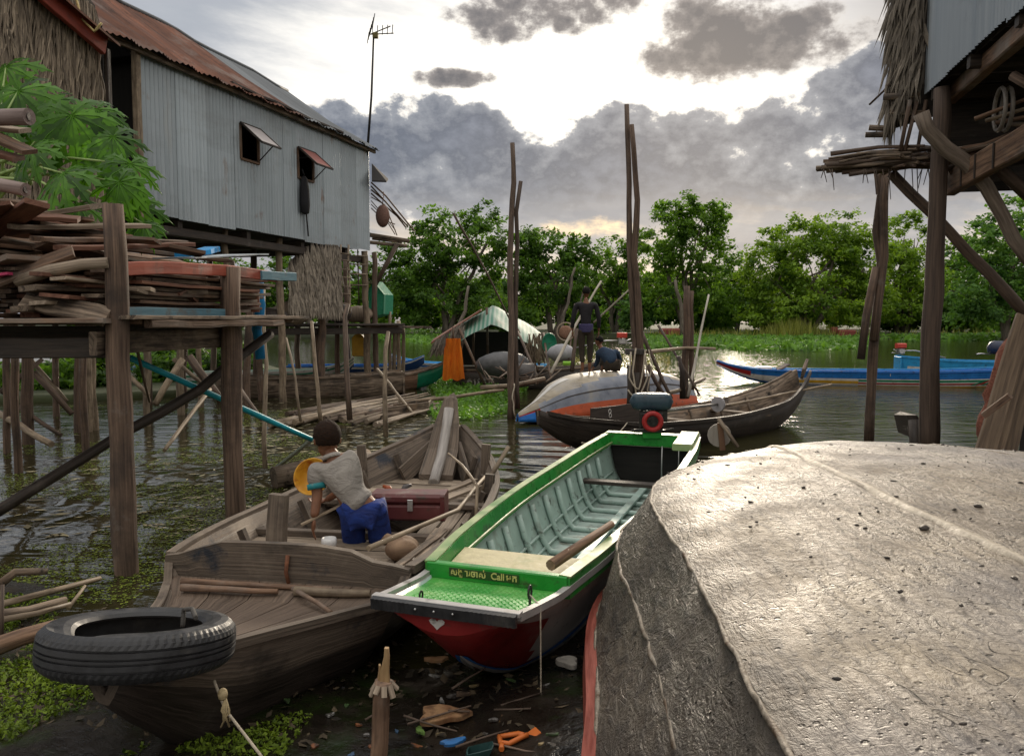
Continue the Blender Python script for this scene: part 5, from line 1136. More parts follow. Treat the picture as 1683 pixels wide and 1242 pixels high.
# grey work boat and painted boats moored beneath
def simple_hull(name, lab, M, st, mats, mi, th=.035, w=2.0, ribs=(), rmat=None, rail=None, group=None, nose=None, N=22, n=8):
    H_ = Hull(M, st, th=th, w=w, N=N, n=20 if rail is None else n); H_.lin = rail is None; b = thing(name, lab, 'boat', M @ V((st[0][0] + st[-1][0]) / 2, 0, -.1), group)
    H_.build('hull', mats, b, mi=mi)
    if rail is not None:
        for sd in (1, -1): m = MB(M); H_.rail(m, sd, st[0][0], st[-1][0], .05, .045, .005); m.build('gunwale', rail, b)
    for t in ribs: m = MB(M); m.tube([H_.pt(t, q, 1, .05) for q in (.03, .3, .6, .9)] + [H_.pt(t, q, -1, .05) for q in (.6, .3, .03)], .025, 6); m.build('rib', rmat, b)
    return H_, b
gwood = lambda t, q, ins: 0 if ins else (0 if q < .5 else 1)
MH = frame(*W(395, 618, 18.6)[:2], 0, 12)
Hh, hb_ = simple_hull('grey_work_boat', 'long grey plank boat with a square end moored under the metal house', MH, [(-.5, .4, .50, .34, -.05), (1, .5, .46, .42, -.1), (3, .5, .50, .42, -.1), (3.75, .42, .56, .36, -.02), (3.8, .40, .56, .34, 0)], [GREYW, DARKW], gwood, ribs=(.2, 1, 1.8, 2.6, 3.4), rmat=GREYW, rail=GREYW)
m = MB(MH); m.plank(V(3.8, .40, .28), V(3.8, -.40, .28), .05, .56, up=(0, 0, 1)); m.build('transom', GREYW, hb_)
H2, h2b = simple_hull('small_wooden_boat', 'brown boat with a green tip half hidden behind the grey plank boat', frame(*W(585, 605, 20.4)[:2], 0, 20), [(0, .4, .34, .32, -.05), (1.2, .35, .40, .26, -.05), (2.0, .2, .55, .12, .1), (2.45, .06, .72, .02, .45)], [BROWNW, DGREENP], lambda t, q, ins: 1 if t > 1.5 and not ins else 0, rail=GREYW)
def stripes(b):
    b = [(x_ * 1.25, k_) for x_, k_ in b]
    def f(t, q, ins):
        if ins: return 2
        for qq, k in b:
            if q < qq: return k
        return b[-1][1]
    return f
simple_hull('painted_boat', 'white boat with green stripes moored behind the near stilts of the metal house', frame(*W(400, 590, 21.5)[:2], 0, 8), [(-1.5, .45, .42, .36, -.05), (1.5, .45, .46, .36, -.05), (2.6, .2, .62, .1, .2), (2.95, .05, .8, .02, .55)], [WHITEP, DGREENP, TEALP, NAVYP], stripes(((.12, 0), (.22, 1), (.34, 0), (.44, 1), (.6, 0), (1.1, 3))))
simple_hull('painted_boat', 'dark navy boat with a bright blue inside moored behind the far stilts', frame(*W(545, 590, 24)[:2], 0, 4), [(-1.4, .5, .46, .4, -.05), (1.4, .5, .46, .4, -.05), (2.4, .25, .60, .14, .2), (2.8, .05, .75, .02, .5)], [NAVYP, BLUEP, BLUEP, WHITEP], stripes(((.08, 1), (.14, 3), (1.1, 0))))
simple_hull('painted_boat', 'blue and white striped boat moored left of the orange cloth', frame(*W(668, 590, 25.5)[:2], 0, -8), [(-.5, .04, .72, .02, .4), (.0, .3, .56, .16, .1), (.8, .5, .46, .36, -.05), (4.5, .55, .42, .42, -.05)], [WHITEP, BLUEP, LBLUEP, NAVYP], stripes(((.12, 0), (.22, 1), (.34, 0), (.40, 3), (.56, 0), (1.1, 3))))
simple_hull('painted_boat', 'far white and blue boat at the bank seen under the deck', frame(*W(250, 590, 24)[:2], 0, 0), [(-2, .45, .42, .36, -.05), (1.5, .45, .46, .36, -.05), (2.6, .2, .62, .1, .2), (2.95, .05, .75, .02, .5)], [WHITEP, BLUEP, TEALP, NAVYP], stripes(((.2, 1), (.5, 0), (1.1, 3))))
# ================================================================ right bank: stilt house seen from below
K0 = V(*W(1520, 155, 9.0)[:2], 0); KD = V(-.205, -.979, 0)                 # the wall runs back towards the viewer's right
K1 = K0 + KD * 5.5; KN = V(-KD.y, KD.x, 0); KN = -KN if KN.x > 0 else KN    # outward, to the left
FZ = W(1520, 155, 9.0).z
Rh = thing('stilt_house', 'grey metal house on stilts at the upper right with a leaf covered corner', 'house', K0)
m = MB(); corrugated(m, K0, K1, FZ, FZ + 3.0, pitch=.076, amp=.010, nrm=KN, sheet=.75, tintv=.05); m.build('wall', ZINC2, Rh)
m = MB(); m.poly([K0 - KN * .06 + V(0, 0, FZ), K1 - KN * .06 + V(0, 0, FZ), K1 - KN * .06 + V(0, 0, FZ + 3), K0 - KN * .06 + V(0, 0, FZ + 3)]); m.build('wall_lining', DARKW, Rh)
for i in range(16):
    d = .35 * i; m = MB(); m.plank(K0 + KD * d - KN * .05 + V(0, 0, FZ + .06), K0 + KD * d - KN * 5 + V(0, 0, FZ + .06), .33, .03, segs=2, tint=RND.uniform(.7, 1.1)); m.build('floor_board', DARKW, Rh)
for d in (.2, 1.3, 2.4, 3.5): m = MB(); m.plank(K0 + KD * d - KN * .02 + V(0, 0, FZ - .05), K0 + KD * d - KN * 5 + V(0, 0, FZ - .05), .09, .13, segs=3); m.build('floor_joist', DARKW, Rh)
m = MB(); m.plank(W(1562, 158, 8.95), W(1720, 20, 6.3), .12, .17, segs=8, wob=.006); m.build('floor_beam', BROWNW, Rh)
# thatched corner
P0 = K0 + V(-.20, .30, 0); P1 = K0 + V(-.02, -.02, 0); d = (P1 - P0).normalized(); nn = V(d.y, -d.x, 0); zb = W(1490, 250, 9.1).z
m = MB(); m.poly([P0 + V(0, 0, zb + .3), P1 + V(0.25, 0, zb + .4), P1 + V(.25, 0, FZ + .1), P1 + V(0, 0, FZ + 3), P0 + V(0, 0, FZ + 3)]); m.poly([P0 + V(0, 0, zb + .3), P0 + V(.5, 1, zb + .3), P0 + V(.5, 1, FZ + 3), P0 + V(0, 0, FZ + 3)]); m.build('corner_backing', DARKW, Rh)
m = MB(); thatch_face(m, P0, P1, lambda s: zb + .2 + .5 * s, FZ + 2.9, nn, 900, .5, .022, -.15, (.5, 1.2), .16, rnd=random.Random(8)); thatch_face(m, P0 + V(.3, .6, 0), P0, zb + .2, FZ + 2.9, V(-.9, -.4, 0), 420, .5, .022, .2, (.5, 1.1), .10, rnd=random.Random(9)); m.build('palm_leaf_corner', THATCHG, Rh)
for i in range(11):
    z_ = 3.32 + .1 * i; a = K0 + V(.25, -.05, 0); m = MB(); m.plank(a + V(0, .1, z_), a - KN * 5 + V(0, .1, z_), .03, .104, segs=4, wob=.003, tint=RND.uniform(.6, 1.2)); m.build('back_slat', DARKW, Rh)
# posts of the house (one thing with it) and its bracing
def rpost(nm, pts, r0, r1, mt, amp=.01): return polepx(nm, None, None, pts, r0, r1, mt, amp=amp, parent=Rh, n=12)
rpost('stilt', [(1527, 760, 8.3), (1530, 600, 8.35), (1540, 420, 8.45), (1543, 290, 8.5), (1549, 145, 8.6)], .10, .085, mat('dark_post_wood', (.03, .02, .016), (.13, .092, .07), scale=(2.0, 48, 1), rough=.8, bump=.9))
rpost('stilt', [(1428, 730, 10.6), (1436, 560, 10.7), (1448, 430, 10.8), (1440, 380, 10.8), (1447, 320, 10.8), (1440, 262, 10.8)], .066, .055, POSTW, .004)
rpost('stilt', [(1436, 560, 10.6), (1452, 420, 10.7), (1452, 330, 10.7), (1456, 265, 10.7)], .058, .05, POSTW, .004)
rpost('stilt', [(1415, 590, 10.55), (1424, 520, 10.6), (1440, 440, 10.7)], .05, .05, POSTW, .004)
rpost('brace', [(1514, 186, 8.3), (1524, 212, 8.3), (1552, 244, 8.3), (1590, 268, 8.25), (1622, 305, 8.2), (1648, 356, 8.2), (1668, 395, 8.15), (1705, 445, 8.1)], .080, .066, mat('pale_driftwood', (.08, .06, .047), (.33, .265, .21), scale=(2.5, 28, 1), rough=.8, bump=.8), .006)
rpost('brace', [(1465, 285, 9.6), (1560, 380, 9.3), (1690, 520, 9.0)], .06, .065, DPOLE)
rpost('brace', [(1640, 275, 8.8), (1700, 330, 8.6)], .07, .07, DPOLE)
# lower storage shelf: joist towards the viewer with ends of planks, sticks on it
m = MB(); m.plank(W(1562, 302, 8.7), W(1730, 205, 6.9), .10, .26, segs=6, wob=.006); m.build('shelf_beam', BROWNW, Rh)
m = MB(); m.plank(W(1580, 285, 9.2), W(1750, 255, 8.8), 1.0, .05, segs=3); m.build('shelf_deck', DARKW, Rh)
for x_ in (1592, 1618, 1650):
    k = (x_ - 1562) / (1730 - 1562); m = MB(); q = W(1562, 302, 8.7).lerp(W(1730, 205, 6.9), k) ; m.plank(q + V(-.06, -.03, -.12), q + V(-.06, -.03, .12), .02, .02, up=(0, 1, 0)); m.build('batten', DARKW, Rh)
SG = 'sticks stored on the shelf of the right house'; SL = 'cut stick lying on the shelf under the right house'
for i in range(50):
    y0 = RND.uniform(244, 280); x0 = RND.uniform(1340, 1480); x1 = RND.uniform(1560, 1660) if i % 2 else RND.uniform(1480, 1580)
    polepx('stick', SL, 'stick', [(x0, y0 + 8, 9.6 + RND.uniform(-.2, .3)), ((x0 + x1) / 2, y0 + RND.uniform(-6, 2), 9.4), (x1, y0 - RND.uniform(0, 10), 8.9)], RND.uniform(.014, .034), .016, (GREYW, DPOLE, POSTW)[i % 3], SG, amp=.012)
for i in range(7):
    polepx('stick', SL, 'stick', [(RND.uniform(1555, 1575), 248 + i * 6, 8.6), (RND.uniform(1620, 1650), 238 + i * 3 - i, 8.3), (1700, 205 + i * 6, 7.8)], RND.uniform(.02, .035), .02, (BROWNW, GREYW, POSTW)[i % 3], SG, amp=.01)
for (a, b) in (((1452, 160, 9.2), (1512, 156, 9.0)), ((1463, 185, 9.2), (1520, 187, 9.0)), ((1428, 210, 9.4), (1472, 212, 9.3)), ((1422, 222, 9.4), (1465, 221, 9.3))):
    polepx('batten_end', None, None, [a, b], .035, .035, GREYW, amp=.0, parent=Rh)
polepx('batten_end', None, None, [(1429, 172, 9.5), (1452, 150, 9.3), (1462, 138, 9.2)], .012, .012, DPOLE, parent=Rh)
for x_ in (1480, 1492, 1506): polepx('batten_end', None, None, [(x_ + 16, 165, 9.0), (x_ + RND.uniform(-6, 2), 248, 9.0)], .022, .02, POSTW, parent=Rh)
for i in range(26):                                     # straggling twigs under the shelf
    x_ = RND.uniform(1350, 1600); polepx('twig', None, None, [(x_, 278, 9.3), (x_ + RND.uniform(-8, 8), 290 + RND.uniform(0, 40), 9.3)], .006, .004, DPOLE, parent=Rh)
wl = thing('wheel_rim', 'old metal rim standing among sticks on the shelf under the right house', 'rim', W(1645, 205, 7.9))
m = MB(); c = W(1643, 180, 7.9)
for dx in (0, .07): wheel(m, c + V(dx, 0, 0), .20, .02, (.9, -.28, 0), 24, 6)
m.build('hoop', mat('dull_metal', (.16, .14, .12), (.34, .31, .28), coord='Object', rough=.5, metallic=.4), wl)
for i in range(5): polepx('stick', SL, 'stick', [(1602 + i * 18, 196 + i * 3, 8.0), (1720, 150 + i * 18, 7.6)], .022, .018, (BROWNW, POLEW)[i % 2], SG)
polepx('dark_branch', 'stub of dark branch poking in from the right edge above the rim', 'branch', [(1664, 124, 7.2), (1710, 150, 7.0)], .04, .05, POSTW)
# boards and net leaning at the right edge
q0 = W(1660, 745, 6.6)
for i, (xa, ya, xb, yb, w_) in enumerate(((1616, 750, 1684, 520, .16), (1632, 750, 1694, 530, .14), (1650, 760, 1703, 540, .16))):
    m = MB(); m.plank(W(xa, ya, 6.6 + i * .05), W(xb, yb, 7.0 + i * .05), w_, .035, up=(0, -1, .25), segs=5, wob=.004, tint=1 - .12 * i)
    tag(m.build('leaning_board', mat('straw_brown_board', (.075, .05, .035), (.28, .205, .14), scale=(2, 40, 1), rough=.75, bump=.5)), ('pale brown board leaning nearest at the right edge', 'middle one of the boards leaning at the right edge', 'dark board leaning behind the others at the right edge')[i], 'board')
m = MB(); m.plank(W(1617, 682, 6.4), W(1660, 650, 6.3), .2, .05, segs=2); tag(m.build('bracket_board', BROWNW), 'short tilted board nailed across the leaning boards at the right edge', 'board')
m = MB(); pts = [W(1632, 745, 6.9), W(1622, 700, 6.9), W(1632, 650, 7.0), W(1648, 600, 7.0), W(1668, 570, 7.05), W(1688, 540, 7.1)]
m.tube(wander(pts, .06, .012), [.09, .12, .11, .12, .13, .12, .12, .11, .10, .10, .09, .09, .08, .08, .08, .07, .07, .07, .07, .07, .06, .06, .06][:len(wander(pts, .06, 0))] if False else .085, 12, jit=.18)
tag(m.build('fishing_net', mat('rust_brown_net', (.10, .03, .018), (.26, .10, .065), coord='Object', scale=(60, 60, 60), rough=.9, bump=1.0)), 'rust brown fishing net heaped beside the leaning boards', 'net')
m = MB(); m.poly([W(1672, 770, 6.9), W(1760, 770, 6.9), W(1760, 560, 7.3), W(1692, 560, 7.3)]); m.poly([W(1672, 770, 6.9), W(1672, 770, 9), W(1692, 560, 9.4), W(1692, 560, 7.3)])  # near-black sheet put in for the shade behind the leaning boards
tag(m.build('shade_backdrop', DARK), 'dark screen standing in for the shade behind the leaning boards', 'backdrop')
m = MB(); m.loft([[W(1490, 682, 9.2), W(1507, 682, 9.1), W(1512, 690, 9.1), W(1500, 720, 9.2)], [q + V(.05, .5, 0) for q in (W(1496, 690, 9.2), W(1507, 684, 9.1), W(1512, 690, 9.1), W(1503, 720, 9.2))]], True, True, 0, 1, False)
m.tube([W(1503, 690, 9.15), W(1508, 770, 9.0)], .07, 7); tag(m.build('stump', DARKW), 'dark notched stump in the water left of the thick right post', 'stump')

# ---------------------------------------------------------------- blue boats on the right
q = W(1178, 600, 23.2); MF = frame(q.x, q.y, 0, -13.3)
stF = [(0, .03, .62, .02, .50), (.5, .16, .48, .08, .25), (1.2, .36, .40, .22, .02), (2.4, .5, .38, .40, -.08), (5.5, .56, .40, .46, -.1), (8.0, .5, .52, .4, -.05), (9.5, .4, .62, .3, .0)]
def miF(t, q, ins):
    if ins: return 1
    q *= .78
    if t < .8 and q < .45: return 3 if .12 < q else 1
    if q < .30: return 1
    if q < .34: return 0
    if t < 3.6: return 4 if (.42 < q < .54 and t > 1.5) else (0 if q < .62 else 5)
    if t < 7.2:
        if q < .44: return 2
        if q < .47: return 0
        if q < .54: return 3
    return 0 if q < .60 else (4 if q < .64 else 6)
Fh = Hull(MF, stF, th=.03, w=2.2, N=40, n=36); Fh.lin = True; bF = thing('blue_longboat', 'long blue and white boat with coloured stripes and number moored on the right', 'boat', MF @ V(4, 0, 0))
CREAM = paint('cream_paint', (.55, .50, .36), .45)
Fh.build('hull', [WHITEP, BLUEP, DGREENP, REDP, YELLOWP, BLUEP, CREAM], bF, mi=miF)
for sd in (1, -1): m = MB(MF); Fh.rail(m, sd, .0, 9.4, .05, .05, .01, N=30); m.build('gunwale', LBLUEP if sd > 0 else BLUEP, bF)
m = MB(MF); Fh.strip(m, -1, .6, 9.3, Fh.q(.14), Fh.q(.16), .006); Fh.strip(m, -1, 1.0, 9.3, Fh.q(.27), Fh.q(.29), .006); m.build('pale_line', LBLUEP, bF)
for i, (t0, mt) in enumerate(((6.72, REDP), (6.86, DGREENP), (7.0, REDP), (6.62, DGREENP))):
    m = MB(MF)
    m.poly([Fh.pt(t0 + (.0 if i < 2 else -.02), Fh.q(.70), -1, -.012), Fh.pt(t0 + .09, Fh.q(.70), -1, -.012), Fh.pt(t0 + .42, Fh.q(.46), -1, -.012), Fh.pt(t0 + .33, Fh.q(.46), -1, -.012)]); m.build('slant_flash', mt, bF)
def hull_text(H_, M, s, size, t, q, side, mt, parent, name='lettering'):
    p = H_.pt(t, q, side, -.008); p2 = H_.pt(t + .2, q, side, -.008); p3 = H_.pt(t, q - .04, side, -.008)
    X = (p2 - p).normalized(); Yv = (p3 - p); Yv = (Yv - X * Yv.dot(X)).normalized(); Z = X.cross(Yv)
    R = Matrix((X, Yv, Z)).transposed().to_4x4()
    return text_mesh(s, size, M @ Matrix.Translation(p) @ R, name, mt, parent, .002)
BLK = paint('black_paint', (.012, .012, .014), .5)
hull_text(Fh, MF, '2 0', .20, 7.62, Fh.q(.62), -1, BLK, bF); hull_text(Fh, MF, '● E K V ◄', .10, 7.45, Fh.q(.30), -1, WHITEP, bF); hull_text(Fh, MF, '1', .10, 4.6, Fh.q(.15), -1, WHITEP, bF)
m = MB(MF); m.box((1.35, 0, .44), (.35, .5, .06), ch=.01); m.build('bow_seat', WHITEP, bF)
m = MB(MF); m.plank(V(1.7, -.3, .42), V(1.95, -.2, .56), .3, .05, up=(0, 0, 1)); m.build('bow_box', GREYW, bF)
q = W(1476, 590, 26.5); MG = frame(q.x, q.y, 0, -12)
stG = [(0, .42, .60, .34, -.02), (.2, .44, .58, .36, -.05), (2, .5, .46, .42, -.08), (4, .48, .44, .4, -.05), (5.2, .3, .5, .2, .1), (6, .05, .7, .02, .5)]
Gh = Hull(MG, stG, th=.03, w=2.2, N=24, n=20); Gh.lin = True; bG = thing('light_blue_boat', 'light blue and white boat lying behind the blue longboat', 'boat', MG @ V(3, 0, 0))
Gh.build('hull', [WHITEP, LBLUEP, CREAM], bG, mi=lambda t, q, ins: 1 if ins or q < .46 or t < .12 else (0 if q < .75 else 2))
m = MB(MG); m.plank(V(-.01, .42, .30), V(-.01, -.42, .30), .04, .58); m.build('transom', LBLUEP, bG)
for sd in (1, -1): m = MB(MG); Gh.rail(m, sd, 0, 5.9, .05, .05, .01); m.build('gunwale', LBLUEP, bG)
hull_text(Gh, MG, 'រស', .16, .7, Gh.q(.62), -1, mat('faded_lettering', (.3, .3, .3), (.42, .42, .42), coord='Object'), bG)
def small_engine(name, lab, c, tankm, deg, s=1.0, cowl=False):
    e = thing(name, lab, 'engine', c); M = Matrix.Translation(c) @ Matrix.Rotation(math.radians(deg), 4, 'Z') @ Matrix.Scale(s, 4); m = MB(M)
    if cowl:
        m.loft([[V(x_ * w_, y_ * w_ * .6, z_) for x_, y_ in ((-1, -1), (.9, -1), (1.1, 0), (.9, 1), (-1, 1), (-1.15, 0))] for z_, w_ in ((0, .16), (.05, .24), (.2, .26), (.34, .2), (.38, .1))], True, True); m.build('cowl', tankm, e)
        m = MB(M); m.tube([V(-.2, 0, .0), V(-.5, -.1, .02), V(-.62, -.12, .0)], .02, 6); m.build('tiller', STEEL, e); m = MB(M); m.plank(V(.05, 0, .0), V(.05, 0, -.5), .12, .1, up=(1, 0, 0)); m.build('leg', IRON, e)
    else:
        m.box((0, 0, .28), (.30, .2, .17), ch=.03); m.build('fuel_tank', tankm, e)
        m = MB(M); m.box((0, 0, .1), (.2, .18, .18), ch=.03); m.tube([V(-.02, -.14, .1), V(-.02, -.1, .1)], .08, 14); m.tube([V(-.1, 0, .1), V(-.28, -.1, .16)], .02, 6); m.tube([V(-.1, 0, .05), V(-.32, -.05, .05)], .015, 6); m.build('engine_block', STEEL, e)
        m = MB(M); m.tube([V(.1, 0, .12), V(.5, 0, .12), V(1.5, 0, -.12)], .022, 6); m.build('drive_shaft', STEEL, e)
    return e
small_engine('longtail_engine', 'engine with red tank and long shaft on the stern of the light blue boat', W(1480, 582, 26.3), paint('bright_red_paint', (.55, .06, .04), .4), 0)
small_engine('outboard_motor', 'dark navy outboard motor at the right above the blue longboat', W(1641, 582, 22.5), paint('navy_cowl', (.02, .03, .06), .3), -10, 1.0, True)
# ================================================================ the middle: mooring poles, canopy boat, raft, clutter
def zpole(name, lab, pts, r0, r1, mt, cat='pole', amp=None, group=None, n=10): return polepx(name, lab, cat, pts, r0, r1, mt, group, amp, n)
zpole('mooring_pole', 'tall crooked mooring pole with a flat top left of the canopy boat gap', [(840, 690, 14.6), (838, 560, 14.7), (836, 420, 14.8), (843, 300, 14.9), (842, 235, 14.9)], .075, .045, DPOLE, amp=.012)
zpole('mooring_pole', 'shorter crooked mooring pole right against the first one', [(850, 672, 14.7), (848, 520, 14.8), (852, 400, 14.9), (848, 350, 14.9), (856, 298, 14.9)], .055, .04, DPOLE, amp=.010)
zpole('mooring_pole', 'tallest thin mooring pole behind the dark wooden boat', [(1042, 690, 12.6), (1040, 560, 12.6), (1034, 400, 12.6), (1036, 300, 12.6), (1030, 172, 12.6)], .060, .036, DPOLE, amp=.010)
zpole('mooring_pole', 'second tall mooring pole just right of the tallest one', [(1058, 690, 12.5), (1052, 560, 12.5), (1042, 420, 12.5), (1046, 330, 12.5), (1038, 205, 12.5)], .065, .040, POSTW, amp=.010)
for x_, y0, y1, r, lab in ((1034, 684, 600, .05, 'short dark stake at the left of the mooring pole bundle'), (1046, 684, 612, .055, 'short dark stake in the middle of the mooring pole bundle'), (1062, 684, 618, .05, 'short dark stake at the right of the mooring pole bundle')):
    zpole('stake', lab, [(x_, y0, 12.4), (x_ + 1, y1, 12.4)], r, r * .85, DARKW, 'stake')
rope('rope', 'pale rope hanging in loops round the bundle of mooring poles', [W(1037, 578, 12.35), W(1034, 620, 12.3), W(1050, 640, 12.25), W(1058, 600, 12.3), W(1060, 575, 12.35), W(1064, 620, 12.3), W(1048, 652, 12.25), W(1032, 640, 12.3)], .014, ROPEM, sag=.04, seg=5)
rope('rope', 'pale rope hanging straight down between the mooring poles', [W(1045, 572, 12.36), W(1040, 610, 12.3), W(1046, 650, 12.28), W(1044, 684, 12.3)], .014, ROPEM, seg=4)
rope('rope', 'thin pale rope trailing at the right of the mooring poles', [W(1066, 574, 12.4), W(1072, 600, 12.4), W(1064, 640, 12.35), W(1068, 676, 12.35)], .010, ROPEM, seg=4)
for c, lab in (((1037, 578, 12.45), 'dark lashing round the left mooring pole'), ((1053, 578, 12.4), 'dark lashing round the right mooring pole')):
    q = W(*c); m = MB()
    for i in range(4): wheel(m, q + V(0, .05, -.03 + .02 * i), .075, .014, (.05, 0, 1), 14, 5)
    tag(m.build('rope_lashing', ROPED), lab, 'rope')
zpole('post', 'thick old post right of the mooring pole bundle', [(1126, 655, 14.4), (1130, 560, 14.4), (1129, 470, 14.4)], .075, .055, POSTW, 'post')
zpole('post', 'thinner grey post tied to the thick old post', [(1137, 640, 14.5), (1136, 560, 14.5), (1137, 478, 14.5)], .05, .04, POSTW, 'post')
zpole('stake', 'forked dark stake leaning beside the thick old post', [(1122, 655, 14.2), (1120, 610, 14.2), (1115, 585, 14.2)], .055, .035, DARKW, 'stake')
zpole('bamboo', 'thin white bamboo pole leaning right of the old post', [(1131, 652, 14.0), (1147, 570, 14.2), (1165, 484, 14.4)], .028, .016, mat('white_bamboo', (.36, .33, .28), (.58, .54, .47), scale=(5, 20, 1), rough=.6), amp=.004)
zpole('rail_pole', 'horizontal bamboo rail from the mooring poles to the old post', [(1030, 580, 12.8), (1070, 578, 13.2), (1128, 571, 14.3), (1175, 573, 14.8)], .035, .025, POLEW, amp=.008)
zpole('float_pole', 'bamboo pole floating behind the dark wooden boat', [(1066, 655, 13.4), (1120, 641, 14.2), (1158, 622, 15.2)], .04, .03, POLEW)
for i, (a, b, r) in enumerate((((1052, 540, 13.2), (1104, 655, 12.8), .035), ((1064, 600, 13.0), (1096, 657, 12.8), .04), ((1082, 535, 15), (1150, 650, 13.8), .025), ((1088, 618, 13), (1078, 650, 12.9), .03))):
    zpole('leaning_stick', ('long dark stick slanting right from the mooring poles', 'short dark stick slanting beside the mooring poles', 'thin stick slanting across the old post', 'stub of stick by the foot of the mooring poles')[i], [a, b], r, r * .8, DPOLE, 'stick')
zpole('bamboo', 'long bamboo pole slanting down from upper left to the canopy boat', [(745, 350, 18.5), (800, 448, 18.8), (845, 540, 19.2)], .028, .02, DPOLE)
zpole('bamboo', 'pale bamboo pole rising behind the standing man', [(905, 614, 15.8), (940, 545, 16.6), (988, 462, 17.4)], .035, .022, mat('pale_bamboo', (.24, .21, .165), (.46, .42, .35), scale=(5, 20, 1), rough=.6), amp=.004)
zpole('bamboo', 'thin bamboo pole slanting up to the tallest mooring pole', [(976, 530, 16.5), (1034, 476, 16.0)], .018, .014, MATS['pale_bamboo'], amp=.003)
zpole('boom', 'bamboo boom lying from the left mooring poles to the overturned boat', [(790, 637, 15.2), (840, 634, 15.4), (895, 622, 15.8)], .05, .045, POLEW, amp=.01)
zpole('boom', 'long thin bamboo boom floating from the raft to the canopy boat', [(655, 660, 16.0), (740, 653, 16.2), (828, 640, 16.6)], .04, .035, POLEW, amp=.01)
rope('rope', 'yellowish rope tied round the two left mooring poles', wander([W(845, 630, 14.6), W(842, 655, 14.5), W(846, 684, 14.5)], .05, .008), .014, ROPEM, seg=1)

# ---------------------------------------------------------------- house boat with the striped canopy
q = W(772, 620, 21.5); MT_ = frame(q.x, q.y, 0, -4)
stT = [(-.4, .5, .52, .4, -.05), (0, .6, .5, .5, -.08), (2.0, .65, .5, .55, -.1), (3.0, .4, .56, .3, 0), (3.6, .1, .72, .05, .4)]
GREYH = paint('dark_grey_paint', (.085, .075, .07), .55, w=(.55, .75))
Th_, bT = simple_hull('canopy_boat', 'dark grey house boat under a green and white striped canopy', MT_, stT, [GREYH, DARKW], lambda t, q, ins: 1 if ins else 0, rail=GREYW)
cp = []
for i in range(17):
    k = i / 16; x_ = W(745 + 145 * k, 600, 21.5).x
    yp = 543 + (501 - 543) * min(1, k / .44) ** .8 if k < .44 else 501 + (547 - 501) * ((k - .44) / .56) ** 1.15
    cp.append((x_, W(800, yp, 21.0).z))
STRIPE = bpy.data.materials.new('striped_tarp'); STRIPE.use_nodes = True
def stripem():
    t = STRIPE.node_tree; t.nodes.clear(); tc = nd(t, 'ShaderNodeTexCoord'); s_ = nd(t, 'ShaderNodeSeparateXYZ', {0: tc.outputs['UV']})
    f = nd(t, 'ShaderNodeMapRange', {'Value': math_(t, 'SINE', math_(t, 'MULTIPLY', s_.outputs[0], 48.0)), 'From Min': -.2, 'From Max': .3})
    n = nd(t, 'ShaderNodeTexNoise', {'Vector': tc.outputs['Object'], 'Scale': 2.0, 'Detail': 5.0})
    c = mixc(t, f.outputs[0], (.11, .29, .21), (.36, .48, .40)); c = mixc(t, nd(t, 'ShaderNodeMapRange', {'Value': n.outputs['Fac'], 'From Min': .55, 'From Max': .8}).outputs[0], c, (.25, .24, .2))
    b = nd(t, 'ShaderNodeBsdfPrincipled', {'Base Color': c, 'Roughness': .6}); tr = nd(t, 'ShaderNodeBsdfTranslucent', {'Color': c})
    t.links.new(nd(t, 'ShaderNodeMixShader', {0: .3, 1: b.outputs[0], 2: tr.outputs[0]}).outputs[0], nd(t, 'ShaderNodeOutputMaterial').inputs[0])
stripem()
m = MB(); rings = []
for j in range(9):
    y_ = 20.5 + 2.0 * j / 8; rings.append([V(x_, y_, z_ - .50 * (1 - j / 8) ** 1.4 - .02 * math.sin(x_ * 7 + j)) for x_, z_ in cp])
us = [0.0]
for a, b in zip(cp, cp[1:]): us.append(us[-1] + math.hypot(b[0] - a[0], b[1] - a[1]))
ids = [[m.p(q) for q in r] for r in rings]
for j in range(8):
    for i in range(16): m.face((ids[j][i], ids[j][i + 1], ids[j + 1][i + 1], ids[j + 1][i]), [(us[i], j), (us[i + 1], j), (us[i + 1], j + 1), (us[i], j + 1)], 0, 1, True)
m.build('canopy', STRIPE, bT)
for a, b in (((755, 540, 20.6), (800, 640, 20.4)), ((888, 548, 20.6), (868, 590, 20.6)), ((800, 505, 21.5), (802, 590, 21.5)), ((850, 540, 21), (885, 610, 20.5)), ((778, 530, 21.8), (778, 600, 21.8)), ((886, 548, 22), (886, 600, 22))):
    m = MB(); m.tube([W(*a), W(*b)], .035, 7); m.build('canopy_pole', POSTW, bT)
m = MB(); c0, c1 = W(716, 560, 20.6), W(758, 532, 20.8)
thatch_face(m, V(c0.x, c0.y, 0), V(c1.x + .1, c1.y, 0), lambda s: c0.z - .35 + .25 * s, lambda s: c0.z + .02 + .5 * s, V(0, -1, 0), 120, .4, .03, -.3, (.4, .9), .2, rnd=random.Random(4)); m.build('thatch_fringe', THATCHG, bT)
m = MB(); m.loft([[W(708, 566, 20.8), W(790, 512, 21.2), W(792, 510, 22.2), W(712, 560, 22.2)], [q + V(0, 0, .05) for q in (W(708, 566, 20.8), W(790, 512, 21.2), W(792, 510, 22.2), W(712, 560, 22.2))]], True, True, 0, 1, False); m.build('side_awning', mat('rusty_red_cloth', (.16, .06, .04), (.32, .13, .09), coord='Object', rough=.8), bT)
m = MB(); thatch_face(m, W(868, 560, 20.4), W(892, 560, 20.4), W(0, 592, 20.4).z, W(0, 548, 20.4).z, V(0, -1, 0), 60, .6, .02, .1, (.5, 1.1), .1, rnd=random.Random(6)); m.build('straw_bundle', POLEW, bT)
hull_text(Th_, MT_, 'សុវត្ថិ', .30, .35, .22, -1, WHITEP, bT)
